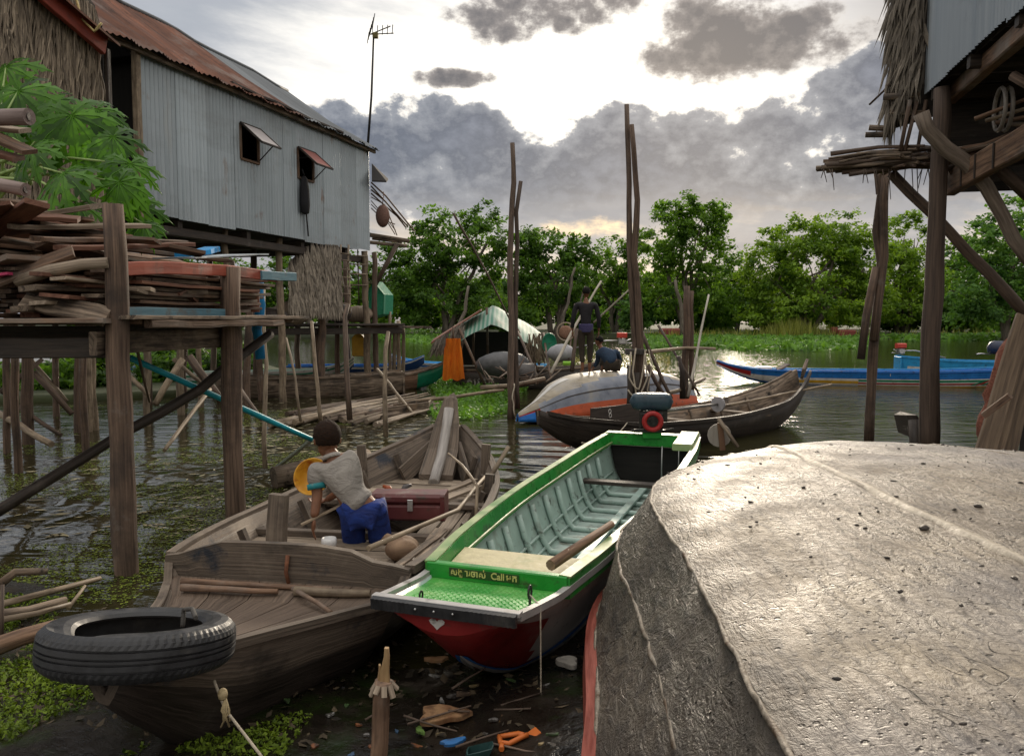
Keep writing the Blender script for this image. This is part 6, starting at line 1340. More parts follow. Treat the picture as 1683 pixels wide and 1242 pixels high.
hull_text(Th_, MT_, 'ស រ', .26, 2.55, .2, -1, WHITEP, bT)
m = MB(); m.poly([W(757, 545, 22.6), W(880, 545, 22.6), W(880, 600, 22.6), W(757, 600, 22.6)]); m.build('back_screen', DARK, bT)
ocl = []
for j in range(13):
    k = j / 12; yy = 556 + 68 * k; w0, w1 = (731 + 0 * k, 757 + 5 * k) if k > .2 else (733, 757)
    ocl.append([W(w0 - 4 * k + (w1 - w0 + 6 * k) * i / 12, yy + (2 * math.sin(i) if j == 12 else 0), 20.25 + .05 * math.sin(i * 1.6 + k * .8)) for i in range(13)])
m = MB(); m.loft(ocl, False, False, 0, 1, True); m.loft([[q + V(0, .015, 0) for q in r] for r in ocl], False, False, 0, 1, True)
tag(m.build('orange_cloth', mat('orange_cloth', (.62, .13, .008), (.85, .26, .02), coord='Object', scale=(9, 9, 3), rough=.8, bump=.2, transl=.25)), 'bright orange cloth hanging at the left end of the canopy boat', 'cloth')
m = MB(); m.tube([W(745, 560, 20.3), W(745, 560, 20.3) + V(0, 0, .35)], .03, 6)
tag(m.build('cloth_pole', POSTW), 'short pole end holding the orange cloth', 'pole')
m = MB(); c = W(903, 564, 20.0); rg = []
for z_, r in ((.0, .02), (.0, .2), (-.03, .23), (.06, .235), (.07, .2), (.075, .02)): rg.append([c + V(r * .8 * math.cos(a), z_, r * 1.12 * math.sin(a)) for a in [2 * PI * k / 24 for k in range(24)]])
m.loft(rg, True, True); tag(m.build('green_basin', paint('green_plastic', (.015, .22, .12), .35)), 'round dark green plastic basin standing on edge right of the canopy', 'basin')
c = W(930, 545, 19.6); bk_ = thing('hoop_net', 'round hoop net leaning between the green basin and the standing man', 'net', c)
m = MB(); wheel(m, c, .22, .018, (.2, 1, 0), 24, 6); m.build('hoop', PALEW, bk_)
m = MB(); m.ell(c + V(0, .12, -.02), (.17, .12, .17), nu=12, nv=8, fn=lambda q: 1 + .2 * mnoise.noise(q * 3)); m.build('net_bag', mat('brown_net', (.16, .08, .05), (.34, .2, .14), coord='Object', scale=(40, 40, 40), rough=.9, bump=.8), bk_)
m = MB(); m.ell(W(922, 580, 19.2), (.35, .3, .22), nu=12, nv=8, fn=lambda q: 1 + .15 * mnoise.noise(q * 2 + V(3, 0, 0))); tag(m.build('sack', mat('grey_blue_sack', (.22, .22, .24), (.36, .36, .38), coord='Object', rough=.8)), 'grey sack lying behind the overturned blue and white boat', 'sack')
m = MB(); m.box(W(935, 597, 18.5), (.28, .2, .09), ch=.02); tag(m.build('green_box', paint('lime_plastic', (.25, .55, .04), .4)), 'small lime green box by the feet of the standing man', 'box')
m = MB(); m.tube([W(873, 625, 18.5) + V(-.45, 0, .1), W(873, 625, 18.5) + V(.1, 0, .15)], [.30, .26], 14); tag(m.build('oil_drum', mat('dark_mottled_drum', (.03, .028, .027), (.11, .10, .095), coord='Object', scale=(4, 4, 4), rough=.5)), 'dark drum lying in front of the canopy boat', 'drum')
m = MB(); m.ell(W(828, 600, 19.6), (.7, .4, .34), nu=16, nv=9, fn=lambda q: 1 + .1 * mnoise.noise(q * 2)); tag(m.build('tarp_heap', mat('dark_grey_tarp', (.045, .045, .045), (.12, .12, .125), coord='Object', scale=(5, 5, 5), rough=.45, bump=.5)), 'dark grey tarpaulin heap in front of the canopy boat', 'tarp')
BUN = 'bundle of broken branches piled in front of the canopy boat'
for i in range(22):
    x_ = RND.uniform(800, 900); zpole('branch', 'grey branch in the heap in front of the canopy boat', [(x_, RND.uniform(615, 632), 17.6 + RND.uniform(-.4, .6)), (x_ + RND.uniform(-40, 40), RND.uniform(585, 622), 18.2)], RND.uniform(.015, .035), .012, (GREYW, DPOLE, POSTW)[i % 3], 'branch', group='branches in front of the canopy boat')
for a, b, r, lab in (((893, 548, 20.5), (905, 620, 18.5), .03, 'thin pole leaning at the right end of the canopy'), ((850, 545, 20.3), (888, 628, 18.2), .035, 'dark pole slanting in front of the canopy boat'), ((945, 500, 21), (935, 590, 19), .025, 'thin stick standing left of the standing man'), ((940, 610, 18), (948, 540, 18.4), .05, 'short dark stake left of the standing man')):
    zpole('stick', lab, [a, b], r, r * .8, DPOLE, 'stick')
small_engine('longtail_engine', 'engine with a red tank on a shaft beyond the squatting man', W(1022, 566, 19.5), MATS['bright_red_paint'], 180, .8)
m = MB(); c = W(1100, 547, 76); m.box(c, (1.8, 1.2, .9), ch=.15); tag(m.build('red_tank', paint('dull_red_paint', (.22, .05, .04), .6)), 'dull red tank standing on the far bank between the trees', 'tank')
m = MB(); c = W(1388, 550, 74); m.box(c, (1.6, 1.2, .9), ch=.1); m.box(c + V(-1, 0, .4), (.5, .5, .6), ch=.05); tag(m.build('red_machine', MATS['dull_red_paint']), 'dull red machine at the edge of the far reeds', 'machine')

# ---------------------------------------------------------------- floating raft of poles and the sunken skiff
RG = 'poles of the floating raft'
for i in range(34):
    k = RND.random(); x0 = 425 + 60 * RND.random(); yb = RND.uniform(-10, 14)
    a = (x0 + RND.uniform(0, 160), 690 - 26 * 0 + yb - RND.uniform(0, 8), 0); 
    A_ = WZ(440 + RND.uniform(0, 190), 690 + RND.uniform(-10, 10), .03 + RND.uniform(0, .05)); d_ = (WZ(735, 628, .04) - WZ(440, 690, .04)).normalized()
    d_ = Matrix.Rotation(RND.gauss(0, .05), 3, 'Z') @ d_; L = RND.uniform(1.5, 5.0)
    pole('raft_pole', 'long grey pole in the floating raft under the metal house', 'pole', [A_, A_ + d_ * L * .5 + V(0, 0, .02), A_ + d_ * L], RND.uniform(.025, .06), .02, (GREYW, POLEW, PALEW, DPOLE)[i % 4], RG, amp=.012, step=.6, n=7)
sk_ = thing('sunken_skiff', 'half sunken grey skiff at the near end of the raft', 'boat', WZ(670, 685, 0)); c = WZ(640, 688, 0)
m = MB(); a, b = WZ(634, 690, 0), WZ(702, 680, 0)
m.plank(a + V(0, 0, .06), b + V(0, .2, .05), .03, .34, segs=4, wob=.006); m.build('near_side', GREYW, sk_)
m = MB(); m.plank(a + V(.0, 1.0, .04), b + V(0, 1.1, .05), .03, .3, segs=4, wob=.006); m.build('far_side', GREYW, sk_)
m = MB(); m.plank(b + V(0, .2, .06), b + V(0, 1.1, .05), .03, .3); m.build('end_board', PALEW, sk_)
m = MB(); m.loft([[a + V(-.05, -.02, -.05), a + V(-.1, .5, .3), a + V(-.05, 1.0, -.05)], [a + V(.15, .1, -.05), a + V(.15, .5, .12), a + V(.15, .9, -.05)]], True, True, 0, 1, False); m.build('prow', POSTW, sk_)
SLAB = ('crooked grey stick standing in the water before the palm leaf panel', 'crooked stick standing in the water behind the head of the boy', 'thin stick standing near the second deck post', 'thin stick standing left of the palm leaf panel', 'stick standing in the water by the sunken skiff', 'slanting stick crossing the stick by the sunken skiff')
for lab, pts, r in zip(SLAB, ([(575, 690, 13.6), (572, 640, 13.6), (568, 560, 13.9), (566, 520, 14.2), (572, 500, 14.3)], [(528, 700, 13.0), (522, 640, 13.1), (514, 560, 13.3), (512, 528, 13.4)], [(436, 770, 9.5), (435, 640, 9.8), (433, 470, 10.2)], [(494, 692, 13.6), (484, 620, 13.8), (470, 555, 14.2)], [(634, 718, 12.2), (634, 640, 12.4), (638, 545, 12.8)], [(620, 607, 17.0), (655, 650, 15.5), (681, 682, 14.6)]), (.05, .035, .03, .025, .04, .035)):
    zpole('stick', lab, pts, r, r * .75, DPOLE if r > .04 else POLEW, 'stick', amp=.01)
m = MB(); m.tube([WZ(450, 786, .1), WZ(520, 772, .14), WZ(600, 752, .1)], [.13, .15, .12], 12); tag(m.build('floating_log', GREYW), 'thick grey log floating behind the boy', 'log')
m = MB(); c = W(512, 723, 8.4)
m.plank(c + V(.0, 0, 0), WZ(452, 770, .02), .05, .03); tag(m.build('plastic_strip', mat('clear_strip', (.24, .28, .24), (.42, .48, .40), coord='Object', rough=.3)), 'pale plastic strip hanging from the end of the light blue pipe', 'strip')

# ---------------------------------------------------------------- rubbish, sticks and stumps at the near shore
st_ = thing('stump_post', 'broken grey post stump with a splintered top at the bottom centre', 'post', WZ(622, 1235, 0) + V(0, 0, -.1))
a = WZ(622, 1250, .08); up = W(631, 1118, a.y + .02)
m = MB(); m.tube(wander([a - V(0, 0, .3), a, a.lerp(up, .5), up], .06, .003), .034, 12, jit=.05); m.build('shaft', BROWNW, st_)
m = MB(); m.plank(up - V(0, 0, .03), W(636, 1064, up.y), .045, .022, up=(0, -1, 0), segs=5, wob=.002, taper=.35); m.plank(up + V(-.014, .006, -.02), W(624, 1092, up.y), .026, .018, up=(.3, -1, 0), segs=3, wob=.002, taper=.3); m.build('splinter', mat('fresh_split_wood', (.22, .13, .06), (.45, .31, .16), scale=(4, 30, 1)), st_)
m = MB()
for i in range(9):
    t = 2 * PI * i / 9; q = up + V(.033 * math.cos(t), .033 * math.sin(t), .0); m.plank(q - V(0, 0, .01), q + V(.022 * math.cos(t), .022 * math.sin(t), -.035 - .01 * (i % 3)), .022, .012, up=(math.cos(t), math.sin(t), 0))
m.build('frayed_rim', PALEW, st_)
rope('tied_rope', 'frayed rope running down from the bow of the old wooden boat', [W(352, 1118, 3.05), W(370, 1165, 2.98), W(432, 1245, 2.75)], .006, ROPEM, seg=5)
m = MB(); q = W(371, 1165, 2.96)
for i in range(7): m.tube([q + V(0, 0, .05), q + V(RND.uniform(-.015, .02), -.01, 0), q + V(RND.uniform(-.02, .02), -.012, -RND.uniform(.03, .075))], .004, 5)
m.ell(q + V(-.01, 0, .06), (.02, .02, .025), nu=8, nv=6); tag(m.build('frayed_knot', mat('straw_rope', (.30, .23, .12), (.58, .47, .28), scale=(80, 20, 1))), 'straw coloured frayed knot on the bow rope', 'knot')
SP = ('forked grey branch at the left edge above the sticks', 'long pale bamboo stick slanting up at the left edge', 'thick grey stick lying third from the top at the left edge', 'thin grey stick lying lowest at the left edge', 'yellowish bamboo tip crossing the long stick')
for lab, pts, r in zip(SP, ([(-20, 975, 4.6), (28, 940, 4.7), (78, 938, 4.8)], [(-20, 998, 4.5), (80, 972, 4.9), (165, 950, 5.2)], [(-20, 1012, 4.35), (50, 1002, 4.5), (108, 985, 4.7)], [(-20, 1022, 4.3), (60, 1008, 4.4), (115, 992, 4.6)], [(112, 1000, 4.7), (140, 962, 4.9)]), (.03, .022, .03, .018, .012)):
    zpole('stick', lab, pts, r, r * .7, POLEW if r < .025 else GREYW, 'stick', amp=.006)
pole('driftwood_log', 'dark wet log lying at the left edge below the sticks', 'log', [W(-30, 1070, 4.0), W(40, 1046, 4.1), W(95, 1030, 4.2)], .05, .045, BROWNW, amp=.006)
zpole('stick', 'thin dark stick standing at the left edge by the sticks', [(2, 1060, 4.2), (4, 960, 4.3)], .012, .01, DPOLE, 'stick')
def flat(name, lab, cat, px, py, z, w_, h_, mt, th=.02, rot=0.0, seed=1, tilt=.1):
    r_ = random.Random(seed); c = WZ(px, py, z); m = MB(); n = 22; ring = []
    for k in range(n):
        a = 2 * PI * k / n; f = (1 + r_.uniform(-.10, .10)) * (1 + .22 * math.sin(3 * a + seed)) / max(abs(math.cos(a)), abs(math.sin(a))) ** .5; ring.append((w_ * math.cos(a) * f, h_ * math.sin(a) * f))
    R = Matrix.Rotation(rot, 3, 'Z') @ Matrix.Rotation(tilt, 3, 'X')
    m.loft([[c + R @ V(a * k_, b * k_, zz) for a, b in ring] for zz, k_ in ((-.004, 1), (th * .45, .99), (th * .55, .95), (th * .6, .5))], True, True, 0, 1, False); return tag(m.build(name, mt), lab, cat)
BREAD = mat('rotten_foam', (.16, .07, .03), (.40, .25, .13), coord='Object', scale=(14, 14, 14), rough=.9, bump=.6, stains=(((.05, .02, .012), 6, .5, .65),))
flat('foam_slab', 'large brown mouldy foam slab floating right of the stump', 'foam', 728, 1176, .12, .10, .055, BREAD, .035, .1, 2)
flat('foam_piece', 'small tan foam piece left of the blue and white packet', 'foam', 836, 1186, .12, .042, .035, BREAD, .03, .3, 3)
flat('foam_piece', 'pale grey foam block under the right side of the green boat', 'foam', 933, 1090, .10, .055, .04, mat('grey_foam', (.28, .26, .23), (.5, .47, .42), coord='Object', scale=(14, 14, 14), rough=.9, bump=.5), .04, -.4, 4)
pk = flat('packet', 'white and blue crumpled packet lying among the debris', 'packet', 874, 1184, .12, .05, .036, mat('white_packet', (.36, .38, .38), (.62, .63, .62), coord='Object', scale=(6, 6, 6), rough=.5, bump=.4, stains=(((.06, .22, .42), 14, .52, .58),)), .025, -.3, 5)
flat('foam_piece', 'faint tan foam scrap in the dark below the bow of the green boat', 'foam', 717, 1084, .09, .055, .02, BREAD, .02, .1, 6)
flat('blue_scrap', 'blue plastic scrap lying by the bottom edge', 'plastic', 745, 1219, .14, .05, .018, paint('blue_plastic_scrap', (.03, .14, .36), .5), .015, .4, 7)
m = MB(); c = WZ(785, 1238, .12); m.loft([[c + V(a * .05 * w_ + z_ * .3, -.02 + b * .03 * w_, z_ + a * .012) for a, b in ((-1, -1), (0, -1.1), (1, -1), (1.1, 0), (1, 1), (0, 1.1), (-1, 1), (-1.1, 0))] for z_, w_ in ((-.04, .8), (.035, 1), (.037, .9), (.0, .75))], True, True, 0, 1, False); tag(m.build('teal_tub', paint('murky_teal_plastic', (.02, .06, .058), .5)), 'murky teal tub at the bottom edge', 'tub')
c = WZ(845, 1222, .14); m = MB()
for pts in ([(-.06, .035), (-.055, -.01), (-.02, -.02), (.03, .0), (.055, .02)], [(-.055, .035), (-.02, .045), (.02, .03), (.04, .012)], [(-.05, -.01), (-.05, -.06)]): m.tube([c + V(a, b, .02 + .01 * math.sin(a * 40)) for a, b in pts], .011, 6)
m.plank(c + V(.06, .03, .01), c + V(.10, .05, .03), .05, .012); tag(m.build('sandal', paint('orange_plastic', (.58, .15, .03), .5)), 'broken orange plastic strap sandal among the debris', 'sandal')
for i, (x_, y_, lab) in enumerate(((760, 1140, 'small grey wood chip in the dark debris'), (905, 1150, 'pale rubbish scrap near the red rail of the overturned hull'), (690, 1200, 'green leafy scrap beside the brown foam slab'))):
    flat('scrap', lab, 'scrap', x_, y_, .11, .03, .014, (GREYW, PALEW, mat('leaf_scrap', (.05, .10, .02), (.16, .26, .06), coord='Object'))[i], .012, i, 20 + i)
SCR = (('white', (.4, .4, .38)), ('rusty', (.22, .08, .03)), ('grey', (.2, .19, .18)), ('dull green', (.05, .10, .03)), ('dull blue', (.05, .10, .18)), ('straw', (.32, .24, .12)))
for i in range(26):
    x_, y_ = RND.uniform(470, 935), RND.uniform(1105, 1240); nm_, c_ = SCR[i % 6]
    flat('scrap', nm_ + ' scrap of rubbish pressed into the dark mud between the boats', 'scrap', x_, y_, mudz(*WZ(x_, y_, .1)[:2]) + .004, RND.uniform(.008, .028), RND.uniform(.005, .014), paint(nm_.replace(' ', '_') + '_scrap_paint', c_, .6, wear=(.03, .025, .02), w=(.45, .6), sc_=20), .008, RND.uniform(0, 3), 40 + i)['group'] = nm_ + ' scraps between the boats'
for i in range(10):
    x_, y_ = RND.uniform(600, 935), RND.uniform(1120, 1240); a = WZ(x_, y_, .14); an = RND.uniform(-.6, .8); L = RND.uniform(.1, .3)
    pole('twig', 'thin dark twig in the debris between the boats', 'twig', [a, a + V(math.cos(an) * L, math.sin(an) * L, RND.uniform(-.01, .04))], .006, .004, DPOLE, 'twigs in the debris between the boats', amp=.004, n=5, step=.08)
# ================================================================ trees, water plants, papaya
LD = leafmat('leaf_dark_green', (.020, .055, .010), (.155, .31, .045), .5)
LM = leafmat('leaf_mid_green', (.03, .08, .010), (.21, .39, .05), .5)
LB = leafmat('leaf_bright_green', (.04, .10, .008), (.29, .46, .05), .45)
LT = leafmat('leaf_blue_green', (.03, .09, .022), (.19, .37, .08), .5)
def rdir(r):
    while True:
        q = Vector((r.uniform(-1, 1), r.uniform(-1, 1), r.uniform(-1, 1)))
        if .05 < q.length < 1: return q.normalized()
def leafquad(m, c, n, s, t, r):
    a = n.orthogonal().normalized(); a = Matrix.Rotation(r.uniform(0, 6.28), 3, n) @ a; b = n.cross(a)
    s1 = s * r.uniform(.7, 1.3); s2 = s * r.uniform(.4, .7)
    i = [m.p(c - a * s1), m.p(c + b * s2 - n * s * .12), m.p(c + a * s1), m.p(c - b * s2 - n * s * .12)]
    m.face(i, None, 0, t)
def crown(m, ells, Y, seed, dens=1.0, leaf=.30, clump=.85):
    """ells: ellipses of the silhouette in photo pixels (cx, cy, rx, ry); depth follows the width"""
    r = random.Random(seed)
    for cx_, cy_, rx, ry in ells:
        c = W(cx_, cy_, Y + r.uniform(-1, 1)); k = Y / FPX; ax, az = rx * k, ry * k; ay = max(ax, az) * .8
        n = int(6.2 * dens * ax * az) + 8
        for _ in range(n):
            d = rdir(r); rad = r.uniform(.35, 1.0) ** .6
            p = c + Vector((d.x * ax, d.y * ay, d.z * az)) * rad
            if mnoise.noise(p * .42 + Vector((seed, 0, 0))) < -.34: continue
            tb = r.uniform(.12, .62) + .25 * mnoise.noise(p * .8); cs = clump * r.uniform(.6, 1.3)
            for _ in range(int(46 * dens ** .3)):
                q = rdir(r); pp = p + Vector((q.x, q.y, q.z * .65)) * cs * r.random() ** .5
                nn = (rdir(r) + Vector((0, 0, .9)) + (pp - c).normalized() * .4).normalized()
                leafquad(m, pp, nn, leaf * r.uniform(.6, 1.25), max(0, min(1, tb + r.uniform(-.18, .3))), r)
def tree(label, trunk, ells, Y, mt, seed, name='tree', dens=1.0, leaf=.215, clump=.85, nlimb=3, group='trees on the far bank', cat='tree'):
    r = random.Random(seed * 7 + 1); base = W(trunk[0], trunk[1], Y); base.z = .15
    t = thing(name, label, cat, base, group)
    cc = [W(e[0], e[1] + e[3] * .3, Y) for e in ells]; m = MB()
    for i in range(trunk[2] if len(trunk) > 2 else 2):
        b = base + Vector((r.uniform(-.7, .7), r.uniform(-.5, .5), 0)); top = cc[i % len(cc)]
        mid = b.lerp(top, .45) + Vector((r.uniform(-.9, .9), 0, .3)); w = wander([b - V(0, 0, .4), mid, top], .9, .12, r)
        m.tube(w, [(.30 - .2 * k / len(w)) * r.uniform(.9, 1.1) for k in range(len(w))], 8)
        for _ in range(nlimb):
            q = cc[r.randrange(len(cc))]; s = w[r.randrange(len(w) // 3, len(w) - 1)]
            e = q + Vector((r.uniform(-1, 1), r.uniform(-1, 1), r.uniform(-.3, 1))) * 1.4; w2 = wander([s, s.lerp(e, .5) + V(0, 0, .3), e], .8, .1, r)
            m.tube(w2, [.12 - .09 * k / len(w2) for k in range(len(w2))], 6)
    m.build('trunk', BARKM, t)
    m = MB(); crown(m, ells, Y, seed, dens, leaf, clump); m.build('crown', mt, t); return t
TY = 82
TREES = [
 ('tall dark green tree above the canopy boat', (738, 535, 4), [(738, 395, 62, 62), (700, 430, 48, 58), (800, 385, 42, 52), (770, 440, 70, 55), (680, 470, 40, 45), (735, 485, 85, 30), (680, 510, 44, 24), (800, 505, 50, 28)], 78, LD, 1),
 ('rounded green tree between the two pairs of mooring poles', (905, 538, 3), [(900, 425, 62, 50), (868, 402, 28, 30), (945, 420, 40, 36), (920, 465, 66, 36), (870, 460, 30, 44), (870, 505, 40, 24)], 80, LD, 2),
 ('tallest dense tree right of the tallest mooring pole', (1128, 535, 4), [(1125, 362, 50, 44), (1162, 360, 40, 36), (1092, 395, 40, 50), (1140, 410, 62, 50), (1120, 460, 74, 44), (1165, 485, 54, 36), (1080, 495, 44, 30)], 80, LM, 3),
 ('small pale green tree right behind the standing man', (1010, 538, 2), [(1010, 430, 34, 44), (985, 455, 34, 40), (1030, 470, 36, 36), (1045, 420, 22, 40)], 88, LM, 4),
 ('broad bright green tree behind the reeds', (1320, 540, 5), [(1308, 396, 62, 44), (1378, 394, 58, 46), (1258, 440, 50, 48), (1340, 440, 90, 54), (1420, 425, 46, 54), (1280, 485, 70, 40), (1370, 490, 90, 38), (1320, 515, 110, 22), (1430, 500, 50, 34)], 78, LB, 5),
 ('bright green tree seen between the double trunk and the thick right post', (1490, 540, 3), [(1492, 395, 46, 46), (1470, 440, 46, 50), (1500, 470, 60, 48), (1485, 512, 70, 26)], 84, LB, 6),
 ('blue-green tree at the right edge behind the braces', (1650, 545, 3), [(1662, 362, 46, 50), (1615, 415, 48, 50), (1676, 440, 60, 70), (1620, 480, 66, 46), (1650, 520, 90, 26), (1730, 420, 70, 90)], 66, LT, 7),
 ('green tree just right of the thick right post', (1575, 540, 2), [(1580, 420, 34, 38), (1572, 460, 46, 50), (1600, 500, 50, 36), (1575, 518, 56, 22)], 86, LM, 8),
 ('low far tree in the gap right of the tallest tree', (1212, 540, 2), [(1212, 452, 34, 36), (1235, 480, 44, 40), (1192, 490, 40, 36), (1250, 510, 36, 24)], 92, LM, 9),
 ('dark tree seen between the stilts of the metal house', (520, 540, 3), [(510, 440, 60, 50), (450, 470, 55, 50), (570, 465, 50, 48), (640, 450, 34, 60)], 74, LD, 10),
 ('dark tree seen beneath the metal house near the deck', (330, 540, 3), [(330, 450, 80, 50), (250, 470, 60, 50), (400, 480, 50, 40)], 72, LD, 11)]
for lab, tr, el, Y, mt, sd in TREES: tree(lab, tr, el, Y, mt, sd)
left = [(-30, 17), (-16, 16.5), (-9.5, 17.5), (-6.5, 19.5), (-6, 24), (-9, 30), (-40, 34)]
bank('left_bank', left, .16, SOIL)
for i, (x_, y_, Y) in enumerate(((15, 585, 19), (75, 590, 20), (140, 580, 21), (205, 588, 20), (262, 582, 22), (322, 580, 23), (372, 576, 24))):
    m = MB(); crown(m, [(x_, y_ + 22, 44, 36), (x_ + 20, y_ + 36, 40, 22)], Y, 90 + i, 6, .10, .4); tag(m.build('bush', LD), 'dark low bush on the bank under the deck and houses at the left', 'bush', 'bushes under the houses at the left')
BL_ = 'dark green bush at the foot of the trees on the far bank'
for i, x_ in enumerate((655, 700, 790, 835, 880, 960, 1000, 1050, 1090, 1180, 1245, 1300, 1350, 1410, 1455, 1510, 1560, 1610, 1660, 1700, 600, 540, 470, 390, 300)):
    r = random.Random(50 + i); Y = 84 + r.uniform(-4, 10); m = MB(); tp_ = r.uniform(478, 504)
    crown(m, [(x_, tp_ + 18, r.uniform(28, 42), 26), (x_ + r.uniform(-25, 25), tp_ + 30, 30, 20)], Y, 60 + i, .9, .32, .9)
    tag(m.build('bush', (LD, LM, LD, LT)[i % 4]), BL_, 'bush', 'bushes at the foot of the trees')
m = MB()
for i in range(34):
    x_ = 150 + 1700 * (i + RND.uniform(-.3, .3)) / 34
    if 1212 < x_ < 1238: continue
    crown(m, [(x_, 496 + RND.uniform(-10, 8), 44, 40)], 112, 200 + i, .30, .75, 1.6)
tag(m.build('far_wood', LD), 'dark mass of woodland far behind the trees', 'woodland', kind='stuff')
for i, (x_, y0, x1, y1, r_) in enumerate(((918, 535, 945, 440, .16), (925, 530, 962, 470, .12), (1122, 530, 1110, 460, .22), (745, 530, 770, 470, .2))):
    q = W(x_, y0, 72); q.z = .2
    pole('bare_trunk', ('pale forked bare trunk below the round tree', 'second pale bare trunk leaning right below the round tree', 'thick pale trunk in front of the tallest tree', 'pale bare trunk in front of the tall dark tree')[i], 'trunk', [q, q.lerp(W(x1, y1, 72), .5) + V(.25, 0, 0), W(x1, y1, 72)], r_, r_ * .6, BARKM, amp=.06, step=.7)

# floating hyacinth, reeds, duckweed, moss
HY = leafmat('hyacinth_leaf', (.035, .10, .010), (.17, .36, .045), .4, .45)
def hyacinth(name, lab, inside, box, n, s, seed, hgt=.25, mt=HY):
    r = random.Random(seed); m = MB(); k = 0
    for _ in range(n * 4):
        if k >= n: break
        a, b = r.uniform(box[0], box[1]), r.uniform(box[2], box[3])
        if not inside(a, b): continue
        k += 1; h = r.random() ** 1.3 * hgt * (1 + .5 * mnoise.noise(V(a * .5, b * .3, seed)))
        n_ = (rdir(r) * .8 + V(0, -.5, .7)).normalized(); c = V(a, b, .02 + h); leafquad(m, c, n_, s * r.uniform(.6, 1.2), max(0, min(1, r.uniform(.15, .85) + .35 * mnoise.noise(V(a * .7, b * .25, 2)))), r)
    return tag(m.build(name, mt), lab, 'water plants', kind='stuff')
def inpx(poly):
    def f(a, b):
        d = V(a, b, 0) - V(0, 0, CAMH); yc = math.cos(TH) * b - math.sin(TH) * (-CAMH); px = CX + FPX * a / yc; py = CY - FPX * (math.sin(TH) * b + math.cos(TH) * (-CAMH)) / yc
        c = False
        for i in range(len(poly)):
            (x1, y1), (x2, y2) = poly[i], poly[i - 1]
            if (y1 > py) != (y2 > py) and px < (x2 - x1) * (py - y1) / (y2 - y1) + x1: c = not c
        return c
    return f
def mat_outline(x0, y0, x1, y1): return None
hyacinth('hyacinth_mat', 'broad mat of bright water hyacinth before the far bank', inpx([(1045, 560), (1080, 551), (1200, 549), (1330, 551), (1440, 556), (1425, 573), (1330, 578), (1220, 577), (1130, 570), (1050, 574)]), (5, 40, 40, 90), 9000, .26, 1, .35)
hyacinth('hyacinth_mat', 'mat of water hyacinth beyond the boats at the left', inpx([(600, 546), (640, 542), (700, 540), (760, 546), (760, 560), (700, 566), (620, 560)]), (-16, 0, 40, 110), 4000, .3, 2, .35)
hyacinth('hyacinth_mat', 'thin strip of water plants along the far bank behind the blue boats', inpx([(1440, 556), (1600, 552), (1700, 552), (1700, 560), (1500, 562)]), (20, 60, 55, 90), 3500, .3, 3, .4)
hyacinth('hyacinth_clump', 'clump of leafy water plants floating below the orange cloth', inpx([(702, 632), (730, 624), (790, 626), (870, 628), (866, 642), (840, 660), (845, 676), (790, 690), (720, 694), (700, 676), (720, 655)]), (-4, 2, 12, 26), 6500, .06, 4, .13)
hyacinth('reed_bed', 'scattered floating stems beyond the mooring poles', inpx([(880, 585), (1100, 580), (1110, 640), (1060, 660), (960, 600)]), (-2, 8, 13, 50), 1200, .06, 6, .06, leafmat('yellow_stem', (.12, .12, .03), (.34, .33, .10), .3))
m = MB(); r = random.Random(9)
for i in range(1500):
    x_ = r.choice([r.gauss(1310, 42), r.gauss(1300, 20), r.uniform(1060, 1420), r.uniform(1100, 1680)]); q = W(x_, 552, r.uniform(72, 80)); q.z = .1
    h_ = (.9 + .9 * math.exp(-((x_ - 1305) / 50) ** 2)) * r.uniform(.5, 1.2); l_ = V(r.gauss(0, .25), r.gauss(0, .2), 1) * h_
    m.poly([q - V(.05, 0, 0), q + V(.05, 0, 0), q + l_], 0, r.random())
tag(m.build('reeds', leafmat('reed_blade', (.10, .13, .02), (.38, .40, .10), .4)), 'yellow-green reeds along the far bank', 'reeds', kind='stuff')
DUCK = leafmat('duckweed_leaf', (.035, .06, .004), (.24, .31, .03), .15, .6)
m = MB(); r = random.Random(12); k = 0
while k < 60000:
    b = 3.9 + 13 * r.random() ** 1.6; a = r.uniform(-9.5, -.9)
    if mnoise.noise(V(a * .55, b * .8, 0)) + .45 * mnoise.noise(V(a * 2.2, b * 3.0, 5)) + (.22 if a < -2.5 else -.1) - max(0, b - 10) * .05 < .16: continue
    k += 1; c = V(a, b, .006); s = r.uniform(.004, .013) * (1 + b * .05); an = r.uniform(0, 6.28); d = V(math.cos(an), math.sin(an), 0) * s; e = V(-d.y, d.x, 0) * .7
    m.poly([c - d, c - e, c + d, c + e], 0, max(0, min(1, r.uniform(0, .9))))
tag(m.build('duckweed', DUCK), 'patches of olive duckweed floating under the deck', 'duckweed', kind='stuff')
m = MB(); k = 0
while k < 22000:
    a, b = r.uniform(-4.2, -.9), r.uniform(3.0, 5.1)
    w_ = mnoise.noise(V(a * 1.5, b * 1.5, 8)) + .5 * mnoise.noise(V(a * 5, b * 5, 1))
    if w_ < -.12 or (a > -1.5 and w_ < .2): continue
    k += 1; c = V(a, b, mudz(a, b) + r.uniform(.0, .018)); n_ = (rdir(r) + V(0, 0, .8)).normalized(); leafquad(m, c, n_, r.uniform(.006, .017), max(0, min(1, r.uniform(.05, .7) + .4 * w_)), r)
tag(m.build('moss', leafmat('moss_leaf', (.018, .04, .003), (.20, .29, .022), .2, .7)), 'green moss and weed covering the mud at the lower left', 'moss', kind='stuff')
m = MB()
for _ in range(1300):                                    # rotten leaves, chips and straw in the mud
    a, b = r.uniform(-4.2, 1.0), r.uniform(3.1, 5.0); c = V(a, b, max(.008, mudz(a, b) + .008)); n_ = (rdir(r) * .5 + V(0, 0, 1)).normalized(); leafquad(m, c, n_, r.uniform(.008, .035), r.uniform(0, 1), r)
